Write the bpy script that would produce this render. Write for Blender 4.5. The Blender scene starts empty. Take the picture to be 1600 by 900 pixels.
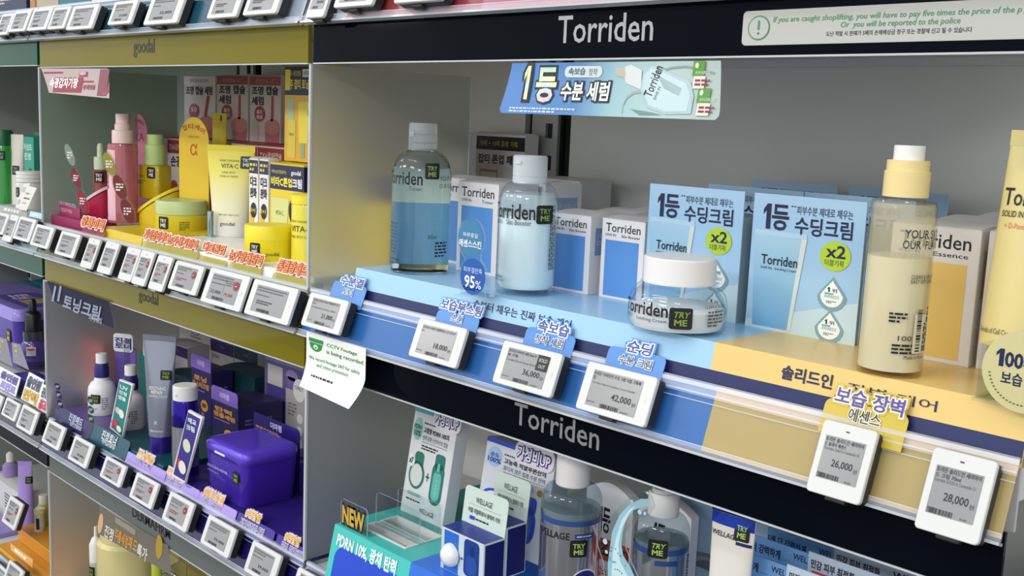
import bpy, math, random
import numpy as np
from mathutils import Vector, Matrix
random.seed(7)
SC = bpy.context.scene
COL = SC.collection
PI = math.pi
# ---------------------------------------------------------------- camera
FPX = 1690.0                       # focal length in pixels of a 1600 x 900 frame
H = 1.45                           # eye height above the floor
D = 0.80                           # the eye stands this far in front of the fascia plane (Y = 0)
RX = Vector((0.69705988, 0.13741324, -0.70372234))
RY = Vector((0.7158078, -0.0764849, 0.694096))
RZ = Vector((0.04155385, -0.98755641, -0.15167602))
cam_d = bpy.data.cameras.new('camera'); cam = bpy.data.objects.new('camera', cam_d); COL.objects.link(cam)
cam_d.sensor_width = 36.0; cam_d.lens = FPX / 1600 * 36.0; cam_d.clip_start = 0.02; cam_d.clip_end = 60
cx_ = Vector((RX[0], RY[0], RZ[0])); cy_ = -Vector((RX[1], RY[1], RZ[1])); cz_ = -Vector((RX[2], RY[2], RZ[2]))
cam.matrix_world = Matrix(((cx_[0], cy_[0], cz_[0], 0), (cx_[1], cy_[1], cz_[1], -D), (cx_[2], cy_[2], cz_[2], H), (0, 0, 0, 1)))
SC.camera = cam

def ray(px, py):
    d = Vector((px - 800.0, py - 450.0, FPX))
    return Vector((RX.dot(d), RY.dot(d), RZ.dot(d)))
def PY(px, py, y=0.0):             # where the line of sight meets the plane Y = y
    d = ray(px, py); t = (D + y) / d.y
    return Vector((d.x * t, y, d.z * t + H))
def PZ(px, py, z):                 # ... the plane at height z (shelf frame: eye height = 0)
    d = ray(px, py); t = z / d.z
    return Vector((d.x * t, d.y * t - D, z + H))
def mpp(p):                        # metres per pixel at a point
    q = Vector((p.x, p.y + D, p.z - H))
    return (q.x * RX[2] + q.y * RY[2] + q.z * RZ[2]) / FPX

# ---------------------------------------------------------------- light and exposure
vs = SC.view_settings
vs.view_transform = 'Standard'; vs.look = 'None'; vs.exposure = 0.27; vs.gamma = 1.0; vs.use_curve_mapping = False
w = bpy.data.worlds.new('store'); SC.world = w; w.use_nodes = True
w.node_tree.nodes['Background'].inputs[0].default_value = (0.93, 0.97, 1.0, 1)
w.node_tree.nodes['Background'].inputs[1].default_value = 0.92
SC.cycles.use_denoising = True
SC.cycles.transparent_max_bounces = 24
SC.cycles.max_bounces = 12
SC.cycles.transmission_bounces = 12
SC.cycles.sample_clamp_indirect = 4.0
def lamp(name, x, y, z, sx, sy, watts, color=(1, 0.97, 0.92)):
    l = bpy.data.lights.new(name, 'AREA'); l.shape = 'RECTANGLE'; l.size = sx; l.size_y = sy; l.energy = watts; l.color = color
    o = bpy.data.objects.new(name, l); COL.objects.link(o); o.location = (x, y, H + z); return o
for lx in (-3.4, -1.2):
    lamp('ceiling_lamp', lx, -1.3, 1.40, 1.25, 0.16, 7)
for lx in (-5.2, -2.9, -0.6, 1.7):             # lamps on the track beyond the aisle, turned towards the shelves
    lamp('track_lamp', lx, -3.3, 1.35, 1.1, 0.28, 21).rotation_euler = (math.radians(52), 0, 0)
for lx, ly in ((-12.5, -8.8), (-4.5, -9.0), (-2.0, -7.5), (-1.2, -11)):
    lamp('ceiling_lamp', lx, ly, 1.40, 1.3, 0.35, 30)

# ---------------------------------------------------------------- materials
def lin(h):
    h = h.lstrip('#'); c = [int(h[i:i + 2], 16) / 255 for i in (0, 2, 4)]
    return tuple(x / 12.92 if x <= 0.04045 else ((x + 0.055) / 1.055) ** 2.4 for x in c) + (1,)
_mats = {}
def mat(h, rough=0.45, metal=0.0, trans=0.0, alpha=1.0, ior=1.45, coat=0.0, spec=0.5, emit=0.0, wear=0.0):
    key = (h, rough, metal, trans, alpha, ior, coat, spec, emit, wear)
    if key in _mats: return _mats[key]
    m = bpy.data.materials.new('surface_' + h.lstrip('#')); m.use_nodes = True
    nt = m.node_tree; b = nt.nodes['Principled BSDF']; i = b.inputs
    i['Base Color'].default_value = lin(h); i['Roughness'].default_value = rough; i['Metallic'].default_value = metal
    i['Transmission Weight'].default_value = trans; i['Alpha'].default_value = alpha; i['IOR'].default_value = ior
    i['Coat Weight'].default_value = coat; i['Specular IOR Level'].default_value = spec
    if emit: i['Emission Color'].default_value = lin(h); i['Emission Strength'].default_value = emit
    if wear:                        # faint mottling of the surface itself
        tc = nt.nodes.new('ShaderNodeTexCoord'); n = nt.nodes.new('ShaderNodeTexNoise'); n.inputs['Scale'].default_value = 9; n.inputs['Detail'].default_value = 5
        r = nt.nodes.new('ShaderNodeMapRange'); r.inputs[3].default_value = rough - wear; r.inputs[4].default_value = rough + wear
        nt.links.new(tc.outputs['Object'], n.inputs['Vector']); nt.links.new(n.outputs['Fac'], r.inputs[0]); nt.links.new(r.outputs[0], i['Roughness'])
    _mats[key] = m
    return m
def clear(tint='#f4f8f8', refl=1.45, rough=0.03):     # thin clear plastic: what lies behind shows, with a gloss on it
    key = ('clear', tint, refl, rough)
    if key in _mats: return _mats[key]
    m = bpy.data.materials.new('clear_plastic'); m.use_nodes = True; nt = m.node_tree; nt.nodes.clear()
    o = nt.nodes.new('ShaderNodeOutputMaterial'); mx = nt.nodes.new('ShaderNodeMixShader'); t = nt.nodes.new('ShaderNodeBsdfTransparent'); g = nt.nodes.new('ShaderNodeBsdfGlossy'); f = nt.nodes.new('ShaderNodeFresnel')
    t.inputs[0].default_value = lin(tint); g.inputs['Roughness'].default_value = rough; f.inputs[0].default_value = refl
    ge = nt.nodes.new('ShaderNodeNewGeometry'); k = nt.nodes.new('ShaderNodeMath'); k.operation = 'SUBTRACT'; k.use_clamp = True
    nt.links.new(f.outputs[0], k.inputs[0]); nt.links.new(ge.outputs['Backfacing'], k.inputs[1])
    nt.links.new(k.outputs[0], mx.inputs[0]); nt.links.new(t.outputs[0], mx.inputs[1]); nt.links.new(g.outputs[0], mx.inputs[2]); nt.links.new(mx.outputs[0], o.inputs[0])
    _mats[key] = m
    return m
def tinted(h, a, rough=0.15):                        # translucent printed film
    return mat(h, rough, alpha=a)
def ramp(name, stops, axis=2, lo=0.0, hi=1.0, rough=0.4):   # printed colour blend along a local axis of the object
    key = ('ramp', name)
    if key in _mats: return _mats[key]
    m = bpy.data.materials.new(name); m.use_nodes = True; nt = m.node_tree; b = nt.nodes['Principled BSDF']; b.inputs['Roughness'].default_value = rough
    tc = nt.nodes.new('ShaderNodeTexCoord'); s = nt.nodes.new('ShaderNodeSeparateXYZ'); r = nt.nodes.new('ShaderNodeMapRange'); c = nt.nodes.new('ShaderNodeValToRGB')
    r.inputs[1].default_value = lo; r.inputs[2].default_value = hi
    e = c.color_ramp.elements
    while len(e) < len(stops): e.new(0.5)
    for k, (p, h) in enumerate(stops): e[k].position = p; e[k].color = lin(h)
    nt.links.new(tc.outputs['Object'], s.inputs[0]); nt.links.new(s.outputs[axis], r.inputs[0]); nt.links.new(r.outputs[0], c.inputs[0]); nt.links.new(c.outputs[0], b.inputs['Base Color'])
    _mats[key] = m
    return m
def holo(name='holographic_foil', base=0.75):        # rainbow foil
    key = ('holo', name)
    if key in _mats: return _mats[key]
    m = bpy.data.materials.new(name); m.use_nodes = True; nt = m.node_tree; b = nt.nodes['Principled BSDF']
    b.inputs['Roughness'].default_value = 0.25; b.inputs['Metallic'].default_value = 0.6
    tc = nt.nodes.new('ShaderNodeTexCoord'); n = nt.nodes.new('ShaderNodeTexNoise'); n.inputs['Scale'].default_value = 28; c = nt.nodes.new('ShaderNodeValToRGB')
    e = c.color_ramp.elements
    for k, (p, h) in enumerate(((0.3, '#a9aeab'), (0.45, '#9dbba5'), (0.52, '#c2b983'), (0.58, '#8fabb2'), (0.66, '#b99fac'), (0.8, '#b1b6b6'))):
        if k > 1: e.new(p)
        e[k].position = p; e[k].color = lin(h)
    nt.links.new(tc.outputs['Object'], n.inputs['Vector']); nt.links.new(n.outputs['Fac'], c.inputs[0]); nt.links.new(c.outputs[0], b.inputs['Base Color'])
    _mats[key] = m
    return m
INK = mat('#15171c', 0.5); WHITE = mat('#f2f2f0', 0.45); PAPER = mat('#e9e9e6', 0.5)
CLEAR = clear(); BLACK = mat('#121214', 0.4)

# ---------------------------------------------------------------- shapes
_text = {}
def glyphs(s, bold):
    key = (s, bold)
    if key not in _text:
        c = bpy.data.curves.new('t', 'FONT'); c.body = s; c.size = 1; c.resolution_u = 2; c.offset = bold if bold < .018 else 0.0; c.bevel_depth = bold if bold >= .018 else 0.0; c.bevel_resolution = 0; c.fill_mode = 'FRONT'; c.space_line = 0.95; c.align_x = 'LEFT'
        o = bpy.data.objects.new('t', c); COL.objects.link(o)
        me = bpy.data.meshes.new_from_object(o.evaluated_get(bpy.context.evaluated_depsgraph_get()))
        v = np.array([tuple(q.co[:2]) for q in me.vertices]).reshape(-1, 2)
        f = [tuple(p.vertices) for p in me.polygons]
        bpy.data.objects.remove(o); bpy.data.curves.remove(c); bpy.data.meshes.remove(me)
        _text[key] = (v, f)
    return _text[key]
def PL(o, u=(1, 0, 0), v=(0, 0, 1)):                 # a flat face; its normal is u x v
    o = Vector(o); u = Vector(u).normalized(); v = Vector(v).normalized(); n = u.cross(v)
    g = lambda a, b, d: o + u * a + v * b + n * d
    g.flat = True; return g
def CY(r, z0=0.0, a0=-90.0, sy=1.0, cx=0.0, cy=0.0, taper=0.0):   # round a vertical cylinder, a0 = the bearing of u = 0 in degrees
    def g(a, b, d):
        rr = r + taper * b + d; t = math.radians(a0) + a / r
        return Vector((cx + rr * math.cos(t), cy + sy * rr * math.sin(t), z0 + b))
    g.flat = False; return g
LAY = 0.00028
class MB:
    def __init__(s): s.v = []; s.f = []; s.m = []; s.s = []; s.mats = []
    def mi(s, m):
        if m not in s.mats: s.mats.append(m)
        return s.mats.index(m)
    def add(s, vs, fs, m, smooth=False):
        b = len(s.v); k = s.mi(m); s.v.extend(Vector(q) for q in vs)
        for f in fs: s.f.append(tuple(b + i for i in f)); s.m.append(k); s.s.append(smooth)
        return s
    def box(s, x0, x1, y0, y1, z0, z1, m, c=0.0):
        if c <= 0:
            v = [(x, y, z) for z in (z0, z1) for y in (y0, y1) for x in (x0, x1)]
            return s.add(v, [(0, 2, 3, 1), (4, 5, 7, 6), (0, 1, 5, 4), (2, 6, 7, 3), (0, 4, 6, 2), (1, 3, 7, 5)], m)
        rings = []
        for z, i in ((z0, c), (z0 + c, 0), (z1 - c, 0), (z1, c)):
            rings.append(rrpts(x0 + i, x1 - i, y0 + i, y1 - i, max(c - i * 0.5, 1e-5), z, 1))
        return s.loft(rings, m)
    def rbox(s, x0, x1, y0, y1, z0, z1, r, m, c=0.001, n=5, smooth=True):   # upright box with rounded vertical edges
        rings = [rrpts(x0 + i, x1 - i, y0 + i, y1 - i, max(r - i, 1e-4), z, n) for z, i in ((z0, c), (z0 + c * .3, c * .3), (z0 + c, 0), (z1 - c, 0), (z1 - c * .3, c * .3), (z1, c))]
        return s.loft(rings, m, smooth=smooth)
    def loft(s, rings, m, caps=(True, True), smooth=False, closed=True):
        n = len(rings[0]); b = len(s.v); k = s.mi(m)
        for r in rings: s.v.extend(Vector(q) for q in r)
        for i in range(len(rings) - 1):
            for j in range(n if closed else n - 1):
                a = b + i * n + j; c = b + i * n + (j + 1) % n
                s.f.append((a, c, c + n, a + n)); s.m.append(k); s.s.append(smooth)
        if caps[0]: s.add(list(rings[0]), [tuple(reversed(range(n)))], m)
        if caps[1]: s.add(list(rings[-1]), [tuple(range(n))], m)
        return s
    def lathe(s, prof, m, n=36, cx=0.0, cy=0.0, caps=(True, True), flip=False, sy=1.0):
        # sharp corners of the profile get their own rings so that they stay crisp
        runs = [[prof[0]]]
        for i in range(1, len(prof)):
            runs[-1].append(prof[i])
            if i < len(prof) - 1:
                a = (prof[i][0] - prof[i - 1][0], prof[i][1] - prof[i - 1][1]); c = (prof[i + 1][0] - prof[i][0], prof[i + 1][1] - prof[i][1])
                la = math.hypot(*a) or 1; lc = math.hypot(*c) or 1
                if (a[0] * c[0] + a[1] * c[1]) / la / lc < 0.80: runs.append([prof[i]])
        ring = lambda r, z: [(cx + r * math.cos(2 * PI * k / n), cy + sy * r * math.sin(2 * PI * k / n), z) for k in range(n)]
        b0 = len(s.f)
        for run in runs: s.loft([ring(r, z) for r, z in run], m, caps=(False, False), smooth=True)
        if caps[0] and prof[0][0] > 1e-5: s.add(ring(*prof[0]), [tuple(reversed(range(n)))], m)
        if caps[1] and prof[-1][0] > 1e-5: s.add(ring(*prof[-1]), [tuple(range(n))], m)
        if flip:
            for i in range(b0, len(s.f)): s.f[i] = tuple(reversed(s.f[i]))
        return s
    def tube(s, pts, r, m, n=8):
        pts = [Vector(p) for p in pts]; rings = []
        for i, p in enumerate(pts):
            t = (pts[min(i + 1, len(pts) - 1)] - pts[max(i - 1, 0)]).normalized()
            a = t.orthogonal().normalized() if i == 0 else (rings_a - t * rings_a.dot(t)).normalized()
            rings_a = a; b = t.cross(a); rr = r[i] if isinstance(r, (list, tuple)) else r
            rings.append([p + a * rr * math.cos(2 * PI * k / n) + b * rr * math.sin(2 * PI * k / n) for k in range(n)])
        return s.loft(rings, m, smooth=True)
    # --- print and plates on a face g(u, v, d)
    def strip(s, g, u0, u1, lo, hi, n, m, lay=1):
        d = lay * LAY; v = []; f = []
        for k in range(n + 1):
            u = u0 + (u1 - u0) * k / n; v += [g(u, lo(u), d), g(u, hi(u), d)]
        for k in range(n): f.append((2 * k, 2 * k + 2, 2 * k + 3, 2 * k + 1))
        return s.add(v, f, m)
    def rect(s, g, u0, v0, u1, v1, m, lay=1):
        return s.strip(g, u0, u1, lambda u: v0, lambda u: v1, 1 if g.flat else 14, m, lay)
    def ell(s, g, cu, cv, ru, rv, m, lay=1):
        if g.flat: return s.poly(g, [(cu + ru * math.cos(2 * PI * k / 28), cv + rv * math.sin(2 * PI * k / 28)) for k in range(28)], m, lay)
        h = lambda u: rv * math.sqrt(max(0, 1 - ((u - cu) / ru) ** 2))
        return s.strip(g, cu - ru, cu + ru, lambda u: cv - h(u), lambda u: cv + h(u), 18, m, lay)
    def rrect(s, g, u0, v0, u1, v1, r, m, lay=1):
        r = min(r, (u1 - u0) * .49, (v1 - v0) * .49)
        def q(u):
            e = max(u0 + r - u, u - (u1 - r), 0.0); return r - math.sqrt(max(0, r * r - e * e))
        us = [u0 + r * (1 - math.cos(PI / 2 * k / 5)) for k in range(6)]; us += [u1 - (x - u0) for x in reversed(us)]
        d = lay * LAY; v = []; f = []
        if not g.flat: us = us[:6] + [u0 + r + (u1 - u0 - 2 * r) * k / 6 for k in range(1, 6)] + us[6:]
        for u in us: v += [g(u, v0 + q(u), d), g(u, v1 - q(u), d)]
        for k in range(len(us) - 1): f.append((2 * k, 2 * k + 2, 2 * k + 3, 2 * k + 1))
        return s.add(v, f, m)
    def poly(s, g, pts, m, lay=1):
        return s.add([g(a, b, lay * LAY) for a, b in pts], [tuple(range(len(pts)))], m)
    def plate(s, g, pts, t, m, back=0.0, edge=None):           # outline (counter-clockwise) extruded from d = back to d = back + t
        n = len(pts)
        s.add([g(a, b, back + t) for a, b in pts], [tuple(range(n))], m); s.add([g(a, b, back) for a, b in pts], [tuple(reversed(range(n)))], m)
        v = [g(a, b, back) for a, b in pts] + [g(a, b, back + t) for a, b in pts]
        return s.add(v, [(j, (j + 1) % n, n + (j + 1) % n, n + j) for j in range(n)], edge or m)
    def txt(s, g, t, u0, v0, wd, ht, m, lay=2, bold=0.0, rot=0.0, slant=0.0):   # lettering fitted to a box
        base, _ = glyphs(t, 0.0); v, f = glyphs(t, bold)
        if not len(base): return s
        lo = base.min(0); hi = base.max(0); sc = np.array([wd, ht]) / np.maximum(hi - lo, 1e-6)
        q = (v - lo) * sc; q[:, 0] += slant * q[:, 1]; c, n = math.cos(rot), math.sin(rot)
        return s.add([g(u0 + a * c - b * n, v0 + a * n + b * c, lay * LAY) for a, b in q], f, m)
    def one(s, g, u, v, w, h, m, lay=2, grow=0.0):                # the figure 1 with its flag and no foot
        k = grow; p = [(.40, 0), (1, 0), (1, 1), (.48, 1), (0, .76), (0, .56), (.40, .74)]
        o = [(-k, -k), (k, -k), (k, k), (-k * .4, k), (-k, k * .4), (-k, -k * .6), (-k, -k * .2)]
        return s.poly(g, [(u + a * w + e, v + b * h + f) for (a, b), (e, f) in zip(p, o)], m, lay)
    def lines(s, g, u0, v0, wd, ht, rows, m, lay=2, seed=0):      # print too small to read
        rn = random.Random(seed); st = ht / rows
        for k in range(rows):
            u = u0; end = u0 + wd * (1 if k < rows - 1 else rn.uniform(.5, .9)); y = v0 + ht - (k + 1) * st
            while u < end:
                l = min(rn.uniform(.6, 2.2) * st, end - u); s.rect(g, u, y + st * .2, u + l, y + st * .75, m, lay); u += l + st * .35
        return s
    def bars(s, g, u0, v0, wd, ht, m, lay=2, seed=1):             # bar code
        rn = random.Random(seed); u = u0; k = wd / 60
        while u < u0 + wd:
            l = rn.choice((1, 1, 2, 3)) * k; s.rect(g, u, v0, min(u + l, u0 + wd), v0 + ht, m, lay); u += l + rn.choice((1, 1, 2)) * k
        return s
    def build(s, name, parent=None, label=None):
        me = bpy.data.meshes.new(name); me.from_pydata([tuple(q) for q in s.v], [], s.f)
        for m in s.mats: me.materials.append(m)
        me.polygons.foreach_set('material_index', s.m); me.polygons.foreach_set('use_smooth', s.s); me.update()
        o = bpy.data.objects.new(name, me); COL.objects.link(o)
        if parent: o.parent = parent
        if label: o['label'] = label
        return o
    def thing(s, name, label, cat, loc, group=None, rz=0.0, rx=0.0):
        o = s.build(name); return tag(o, label, cat, loc, group, rz, rx)
def rrpts(x0, x1, y0, y1, r, z, n=4):
    r = min(r, (x1 - x0) / 2 - 1e-5, (y1 - y0) / 2 - 1e-5); p = []
    for cx, cy, a in ((x1 - r, y0 + r, -90), (x1 - r, y1 - r, 0), (x0 + r, y1 - r, 90), (x0 + r, y0 + r, 180)):
        for k in range(n + 1):
            t = math.radians(a + 90 * k / n); p.append((cx + r * math.cos(t), cy + r * math.sin(t), z))
    return p
def rr2(u0, v0, u1, v1, r, n=5, tl=True, tr=True, br=True, bl=True):   # rounded outline in a face, counter-clockwise
    p = []
    for on, cu, cv, a, c in ((br, u1 - r, v0 + r, -90, (u1, v0)), (tr, u1 - r, v1 - r, 0, (u1, v1)), (tl, u0 + r, v1 - r, 90, (u0, v1)), (bl, u0 + r, v0 + r, 180, (u0, v0))):
        if on: p += [(cu + r * math.cos(math.radians(a + 90 * k / n)), cv + r * math.sin(math.radians(a + 90 * k / n))) for k in range(n + 1)]
        else: p.append(c)
    return p
def tag(o, label, cat, loc=(0, 0, 0), group=None, rz=0.0, rx=0.0):
    o.location = loc; o.rotation_euler = (rx, 0, rz); o['label'] = label; o['category'] = cat
    if group: o['group'] = group
    return o
def thing(name, label, cat, loc, group=None, rz=0.0, rx=0.0):     # an Empty at the thing's base that parents its parts
    o = bpy.data.objects.new(name, None); COL.objects.link(o); o.empty_display_size = 0.02
    return tag(o, label, cat, loc, group, rz, rx)
def dup(root, label, loc, rz=None, group=None):                  # a copy of a thing with copies of its parts and their sub-parts
    r = root.copy(); COL.objects.link(r); r.location = loc; r['label'] = label
    if group: r['group'] = group
    if rz is not None: r.rotation_euler = (r.rotation_euler[0], 0, rz)
    for ch in list(root.children):
        c = ch.copy(); COL.objects.link(c); c.parent = r
        for g in list(ch.children):
            k = g.copy(); COL.objects.link(k); k.parent = c
    return r
def struct(m, name): o = m.build(name); o['kind'] = 'structure'; return o
F0 = PL((0, 0, 0))
# ---------------------------------------------------------------- setting
XD = (-2.98, -2.087, -1.193, -0.276)          # bay boundaries
BACK = 0.44
m = MB(); m.box(-6, 3, -9, BACK + .1, -0.02, 0, mat('#55534f', 0.3, wear=.08)); struct(m, 'floor')
m = MB()
m.box(-6, 1.2, BACK + .012, BACK + .02, 0.05, 2.3, mat('#17181a', 0.6))
for a, b in ((-3.9, XD[0]), (XD[0], XD[1]), (XD[1], XD[2]), (XD[2], XD[3]), (XD[3], 0.62)):
    m.box(a + .05, b - .05, BACK, BACK + .012, 0.06, 2.25, mat('#dcdcd7' if b > XD[1] else '#97a596', 0.42, wear=.06))
struct(m, 'wall_back')
m = MB(); m.box(-1.135, 0.55, BACK - .006, BACK, H + .084, H + .094, mat('#d4d6da', 0.35)); struct(m, 'trim_1')
def upright(x, label):
    m = MB(); g = mat('#a4a5a3', 0.35, metal=.4)
    zs = [0.05 + .05 * k for k in range(44)]
    m.box(-.028, .028, .004, .012, 0.05, 2.25, mat('#26272a', .6))
    m.box(-.028, .002, -.002, .004, 0.05, 2.25, g); m.box(.017, .028, -.002, .004, 0.05, 2.25, g)
    for z in zs: m.box(.002, .017, -.002, .004, z, z + .027, g)
    m.thing('slotted_upright', label, 'upright', (x, BACK - .004, 0))
upright(XD[2], 'grey slotted steel upright beside the plain grey back panel and blue banner')
upright(XD[1], 'grey slotted steel upright at the far end of the yellow bay')

RT = math.radians(20.7)                       # lean of the price rails
INS_T, INS_B = (0.005, -0.2285), (-0.0145, -0.2845)
RAILC = clear('#eef3f6', 1.5, .08)
def gline(m, g0, x0, x1, ya, yb, za, zb, mm):
    v = [(x0, ya, za), (x1, ya, za), (x1, yb, zb), (x0, yb, zb)]
    return m.add(v, [(0, 1, 2, 3)], mm)
def shelf(label, x0, x1, off, fcol, segs, marks, ftop=-0.284, fbot=-0.336, fmat=None, ftx=None):
    """A shelf board with its sloping price rail and the glossy sign panel below it. segs: (x_end, colour) of the strip in the rail."""
    w = x1 - x0
    r = thing('store_shelf', label, 'shelf', (x0, 0, H + off))
    m = MB(); m.box(.004, w - .004, .012, BACK - .004, -.262, -.236, mat('#c9cac8', .4, wear=.05)); m.box(.004, w - .004, .008, .012, -.285, -.236, mat('#b5b7b8', .35)); m.build('deck', r)
    m = MB(); xa = 0.004; ds = -0.0008
    for xe, c in segs:
        gline(m, 0, xa, xe - x0 - .004 if xe == x1 else xe - x0, INS_B[0], INS_T[0], INS_B[1], INS_T[1], mat(c, .4)); xa = xe - x0
    m.build('rail_insert', r)
    m = MB(); rib = mat('#dfe7f4', .14, alpha=.22); rib2 = mat('#f0f4fb', .1, alpha=.40)
    n = Vector((0, -math.cos(RT), math.sin(RT)))
    def on(k, d): a = Vector((0, INS_B[0] + (INS_T[0] - INS_B[0]) * k, INS_B[1] + (INS_T[1] - INS_B[1]) * k)) + n * d; return a.y, a.z
    def band(k0, k1, d0, d1, mm):
        (a, b), (c, e), (f, h), (i, j) = on(k0, d0), on(k0, d1), on(k1, d1), on(k1, d0)
        xs = (.003, w - .003); v = [(x, *q) for x in xs for q in ((a, b), (c, e), (f, h), (i, j))]
        m.add(v, [(0, 4, 5, 1), (1, 5, 6, 2), (2, 6, 7, 3), (3, 7, 4, 0)], mm)
    band(.79, 1.02, .0015, .0040, rib); band(.92, .985, .0040, .0048, rib2); band(.815, .84, .0040, .0048, rib2); band(.70, .715, .0020, .0026, rib2)
    band(-.05, .055, .0015, .0045, rib); band(-.09, -.05, -.002, .0050, mat('#c3c8cc', .12, alpha=.8)); band(.05, .062, .004, .0048, rib2)
    for q in (.06,): band(q, .79, .0020, .0026, RAILC)
    m.build('price_rail', r)
    m = MB(); fm = fmat or mat(fcol, .06, spec=.06)
    m.box(.006, w - .006, -.002, .003, fbot, ftop, fm, .0006)
    m.box(.006, w - .006, -.0026, .0036, fbot - .0016, fbot, mat('#d8dcdf', .1, alpha=.75))
    g = PL((0, -.002, 0))
    for fn in marks: fn(m, g, x0, off)
    m.build('fascia', r)
    return r
def mark(t, a, b, c, mm, bold=0.0):
    """Lettering on a fascia between two points of its lower and upper corner: a = lower start, b = lower end, c = upper start."""
    def fn(m, g, x0, off):
        A, B, C = PY(*a), PY(*b), PY(*c)
        m.txt(g, t, A.x - x0, A.z - H - off, B.x - A.x, C.z - A.z, mm, 2, bold)
    return fn
SILVER = mat('#a3a6a8', .25, metal=.6)
def notice(m, g, x0, off):        # the clear-edged notice stuck on the upper dark panel
    pass
DARK = '#050a12'
shelf('shelf above the clear bottles, with a glossy near-black sign panel lettered in silver', XD[2], XD[3], .400, DARK,
      [(-1.10, '#d8d2d4'), (-.86, '#c0474c'), (-.55, '#e0868e'), (XD[3], '#d9a0a8')], [mark('Torriden', (874, 68), (1022, 62), (868, 26.5), SILVER, .008)])
shelf('middle shelf under the pale blue and beige display step, black sign panel', XD[2], XD[3], 0, DARK,
      [(-.546, '#3f7fc8'), (XD[3], '#e8bd70')], [mark('Torriden', (806, 661), (938, 701), (799, 625), SILVER, .008)])
shelf('lowest shelf of the nearer bay, holding the teal drawer and silver bottles', XD[2], XD[3], -.380, DARK, [(XD[3], '#27408f')], [])
YEL = mat('#736a0a', .06, spec=.18)
shelf('shelf above the yellow bay with a glossy olive yellow sign panel', XD[1], XD[2], .400, '#8f8618',
      [(-1.62, '#1d5a6b'), (-1.36, '#245f74'), (XD[2], '#cfcdd6')], [mark('goodal', (211, 90), (243.5, 81), (211, 62), mat('#1a200f', .4), .012)], fmat=YEL)
shelf('yellow bay middle shelf with olive sign panel and a row of price tags', XD[1], XD[2], 0, '#8f8618',
      [(XD[2], '#6d6a1e')], [mark('goodal', (219, 473), (249, 474), (218, 451), mat('#1a200f', .4), .012)], fmat=YEL)
shelf('shelf of purple products over a grey sign panel with black lettering', XD[1], XD[2], -.380, '#6b706c',
      [(XD[2], '#241a66')], [mark('DERMAFIRM', (209, 806), (268, 842), (208, 790), mat('#16181a', .4), .006)], fmat=mat('#636966', .4, wear=.04, spec=.3))
shelf('bottom shelf of pale yellow bottles under the grey sign panel', XD[1], XD[2], -.760, '#6b706c', [(XD[2], '#8a8f8a')], [])
GRN = mat('#0f4a35', .12, spec=.2)
shelf('shelf above the green bay with dark green sign panel', XD[0], XD[1], .400, '#12513a', [(XD[1], '#2a5d63')], [], fmat=GRN, fbot=-.332)
shelf('green bay middle shelf with dark green sign panel', XD[0], XD[1], 0, '#12513a', [(XD[1], '#b5c7c0')], [], fmat=GRN, fbot=-.330)
shelf('shelf of purple tubs with navy sign panel at the far end', XD[0], XD[1], -.380, '#121722', [(XD[1], '#26262e')], [], fmat=mat('#0f1522', .15, spec=.2), fbot=-.330)
shelf('bottom shelf of the far bay with lilac and orange display steps', XD[0], XD[1], -.760, '#2c4a2f', [(XD[1], '#2c4a2f')], [], fmat=mat('#22482c', .2))

FROST = mat('#e6e8e2', .50, trans=.86, ior=1.45)
FROSTG = mat('#b9c9bb', .50, trans=.80, ior=1.45)  # green glow of the goods behind is put into this sheet's tint
def divider(x, off, z0, z1, label, depth=.275, fm=None):
    r = thing('shelf_divider', label, 'divider', (x, 0, H + off))
    m = MB(); m.box(-.0015, .0015, .0005, depth, z0, z1, fm or FROST, .0003); m.build('frosted_sheet', r)
    m = MB(); m.box(-.0022, .0022, -.0028, .0, z0, z1, mat('#c4c8ca', .25, alpha=.85)); m.build('edge_strip', r)
    m = MB(); m.box(-.004, .004, .002, .02, z0 - .008, z0 + .004, CLEAR); m.build('foot_clip', r)
    return r
divider(XD[2], 0, -.226, .394 - .332 + .0, 'frosted clear divider glowing yellow beside the clear toner bottle')
divider(XD[2], -.380, -.226, .044, 'frosted divider between the big purple bin and the teal drawer')
divider(XD[1], 0, -.226, .064, 'frosted divider between the green jars and the pink bottles', fm=FROSTG)
divider(XD[1], -.380, -.226, .044, 'frosted divider with a pink blur behind the white pump bottles')
divider(XD[1], -.760, -.226, .044, 'frosted divider beside the orange display step')
m = MB(); m.box(-.008, .008, .006, .43, -.226, .05, mat('#8b8d8c', .4)); m.thing('shelf_divider', 'grey end panel under the beige price rail end', 'divider', (XD[3] + .012, 0, H - .380))

divider(XD[3], 0, -.180, .064, 'frosted divider closing the near end of the beige display step')
m = MB(); m.box(-.012, .0, .004, .43, .1, 2.2, mat('#8f918f', .4)); m.thing('light_block_panel', 'grey end panel closing the far end of the shelving', 'end panel', (XD[0] - .002, 0, 0))  # added panel that keeps light from entering the far bay sideways

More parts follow.
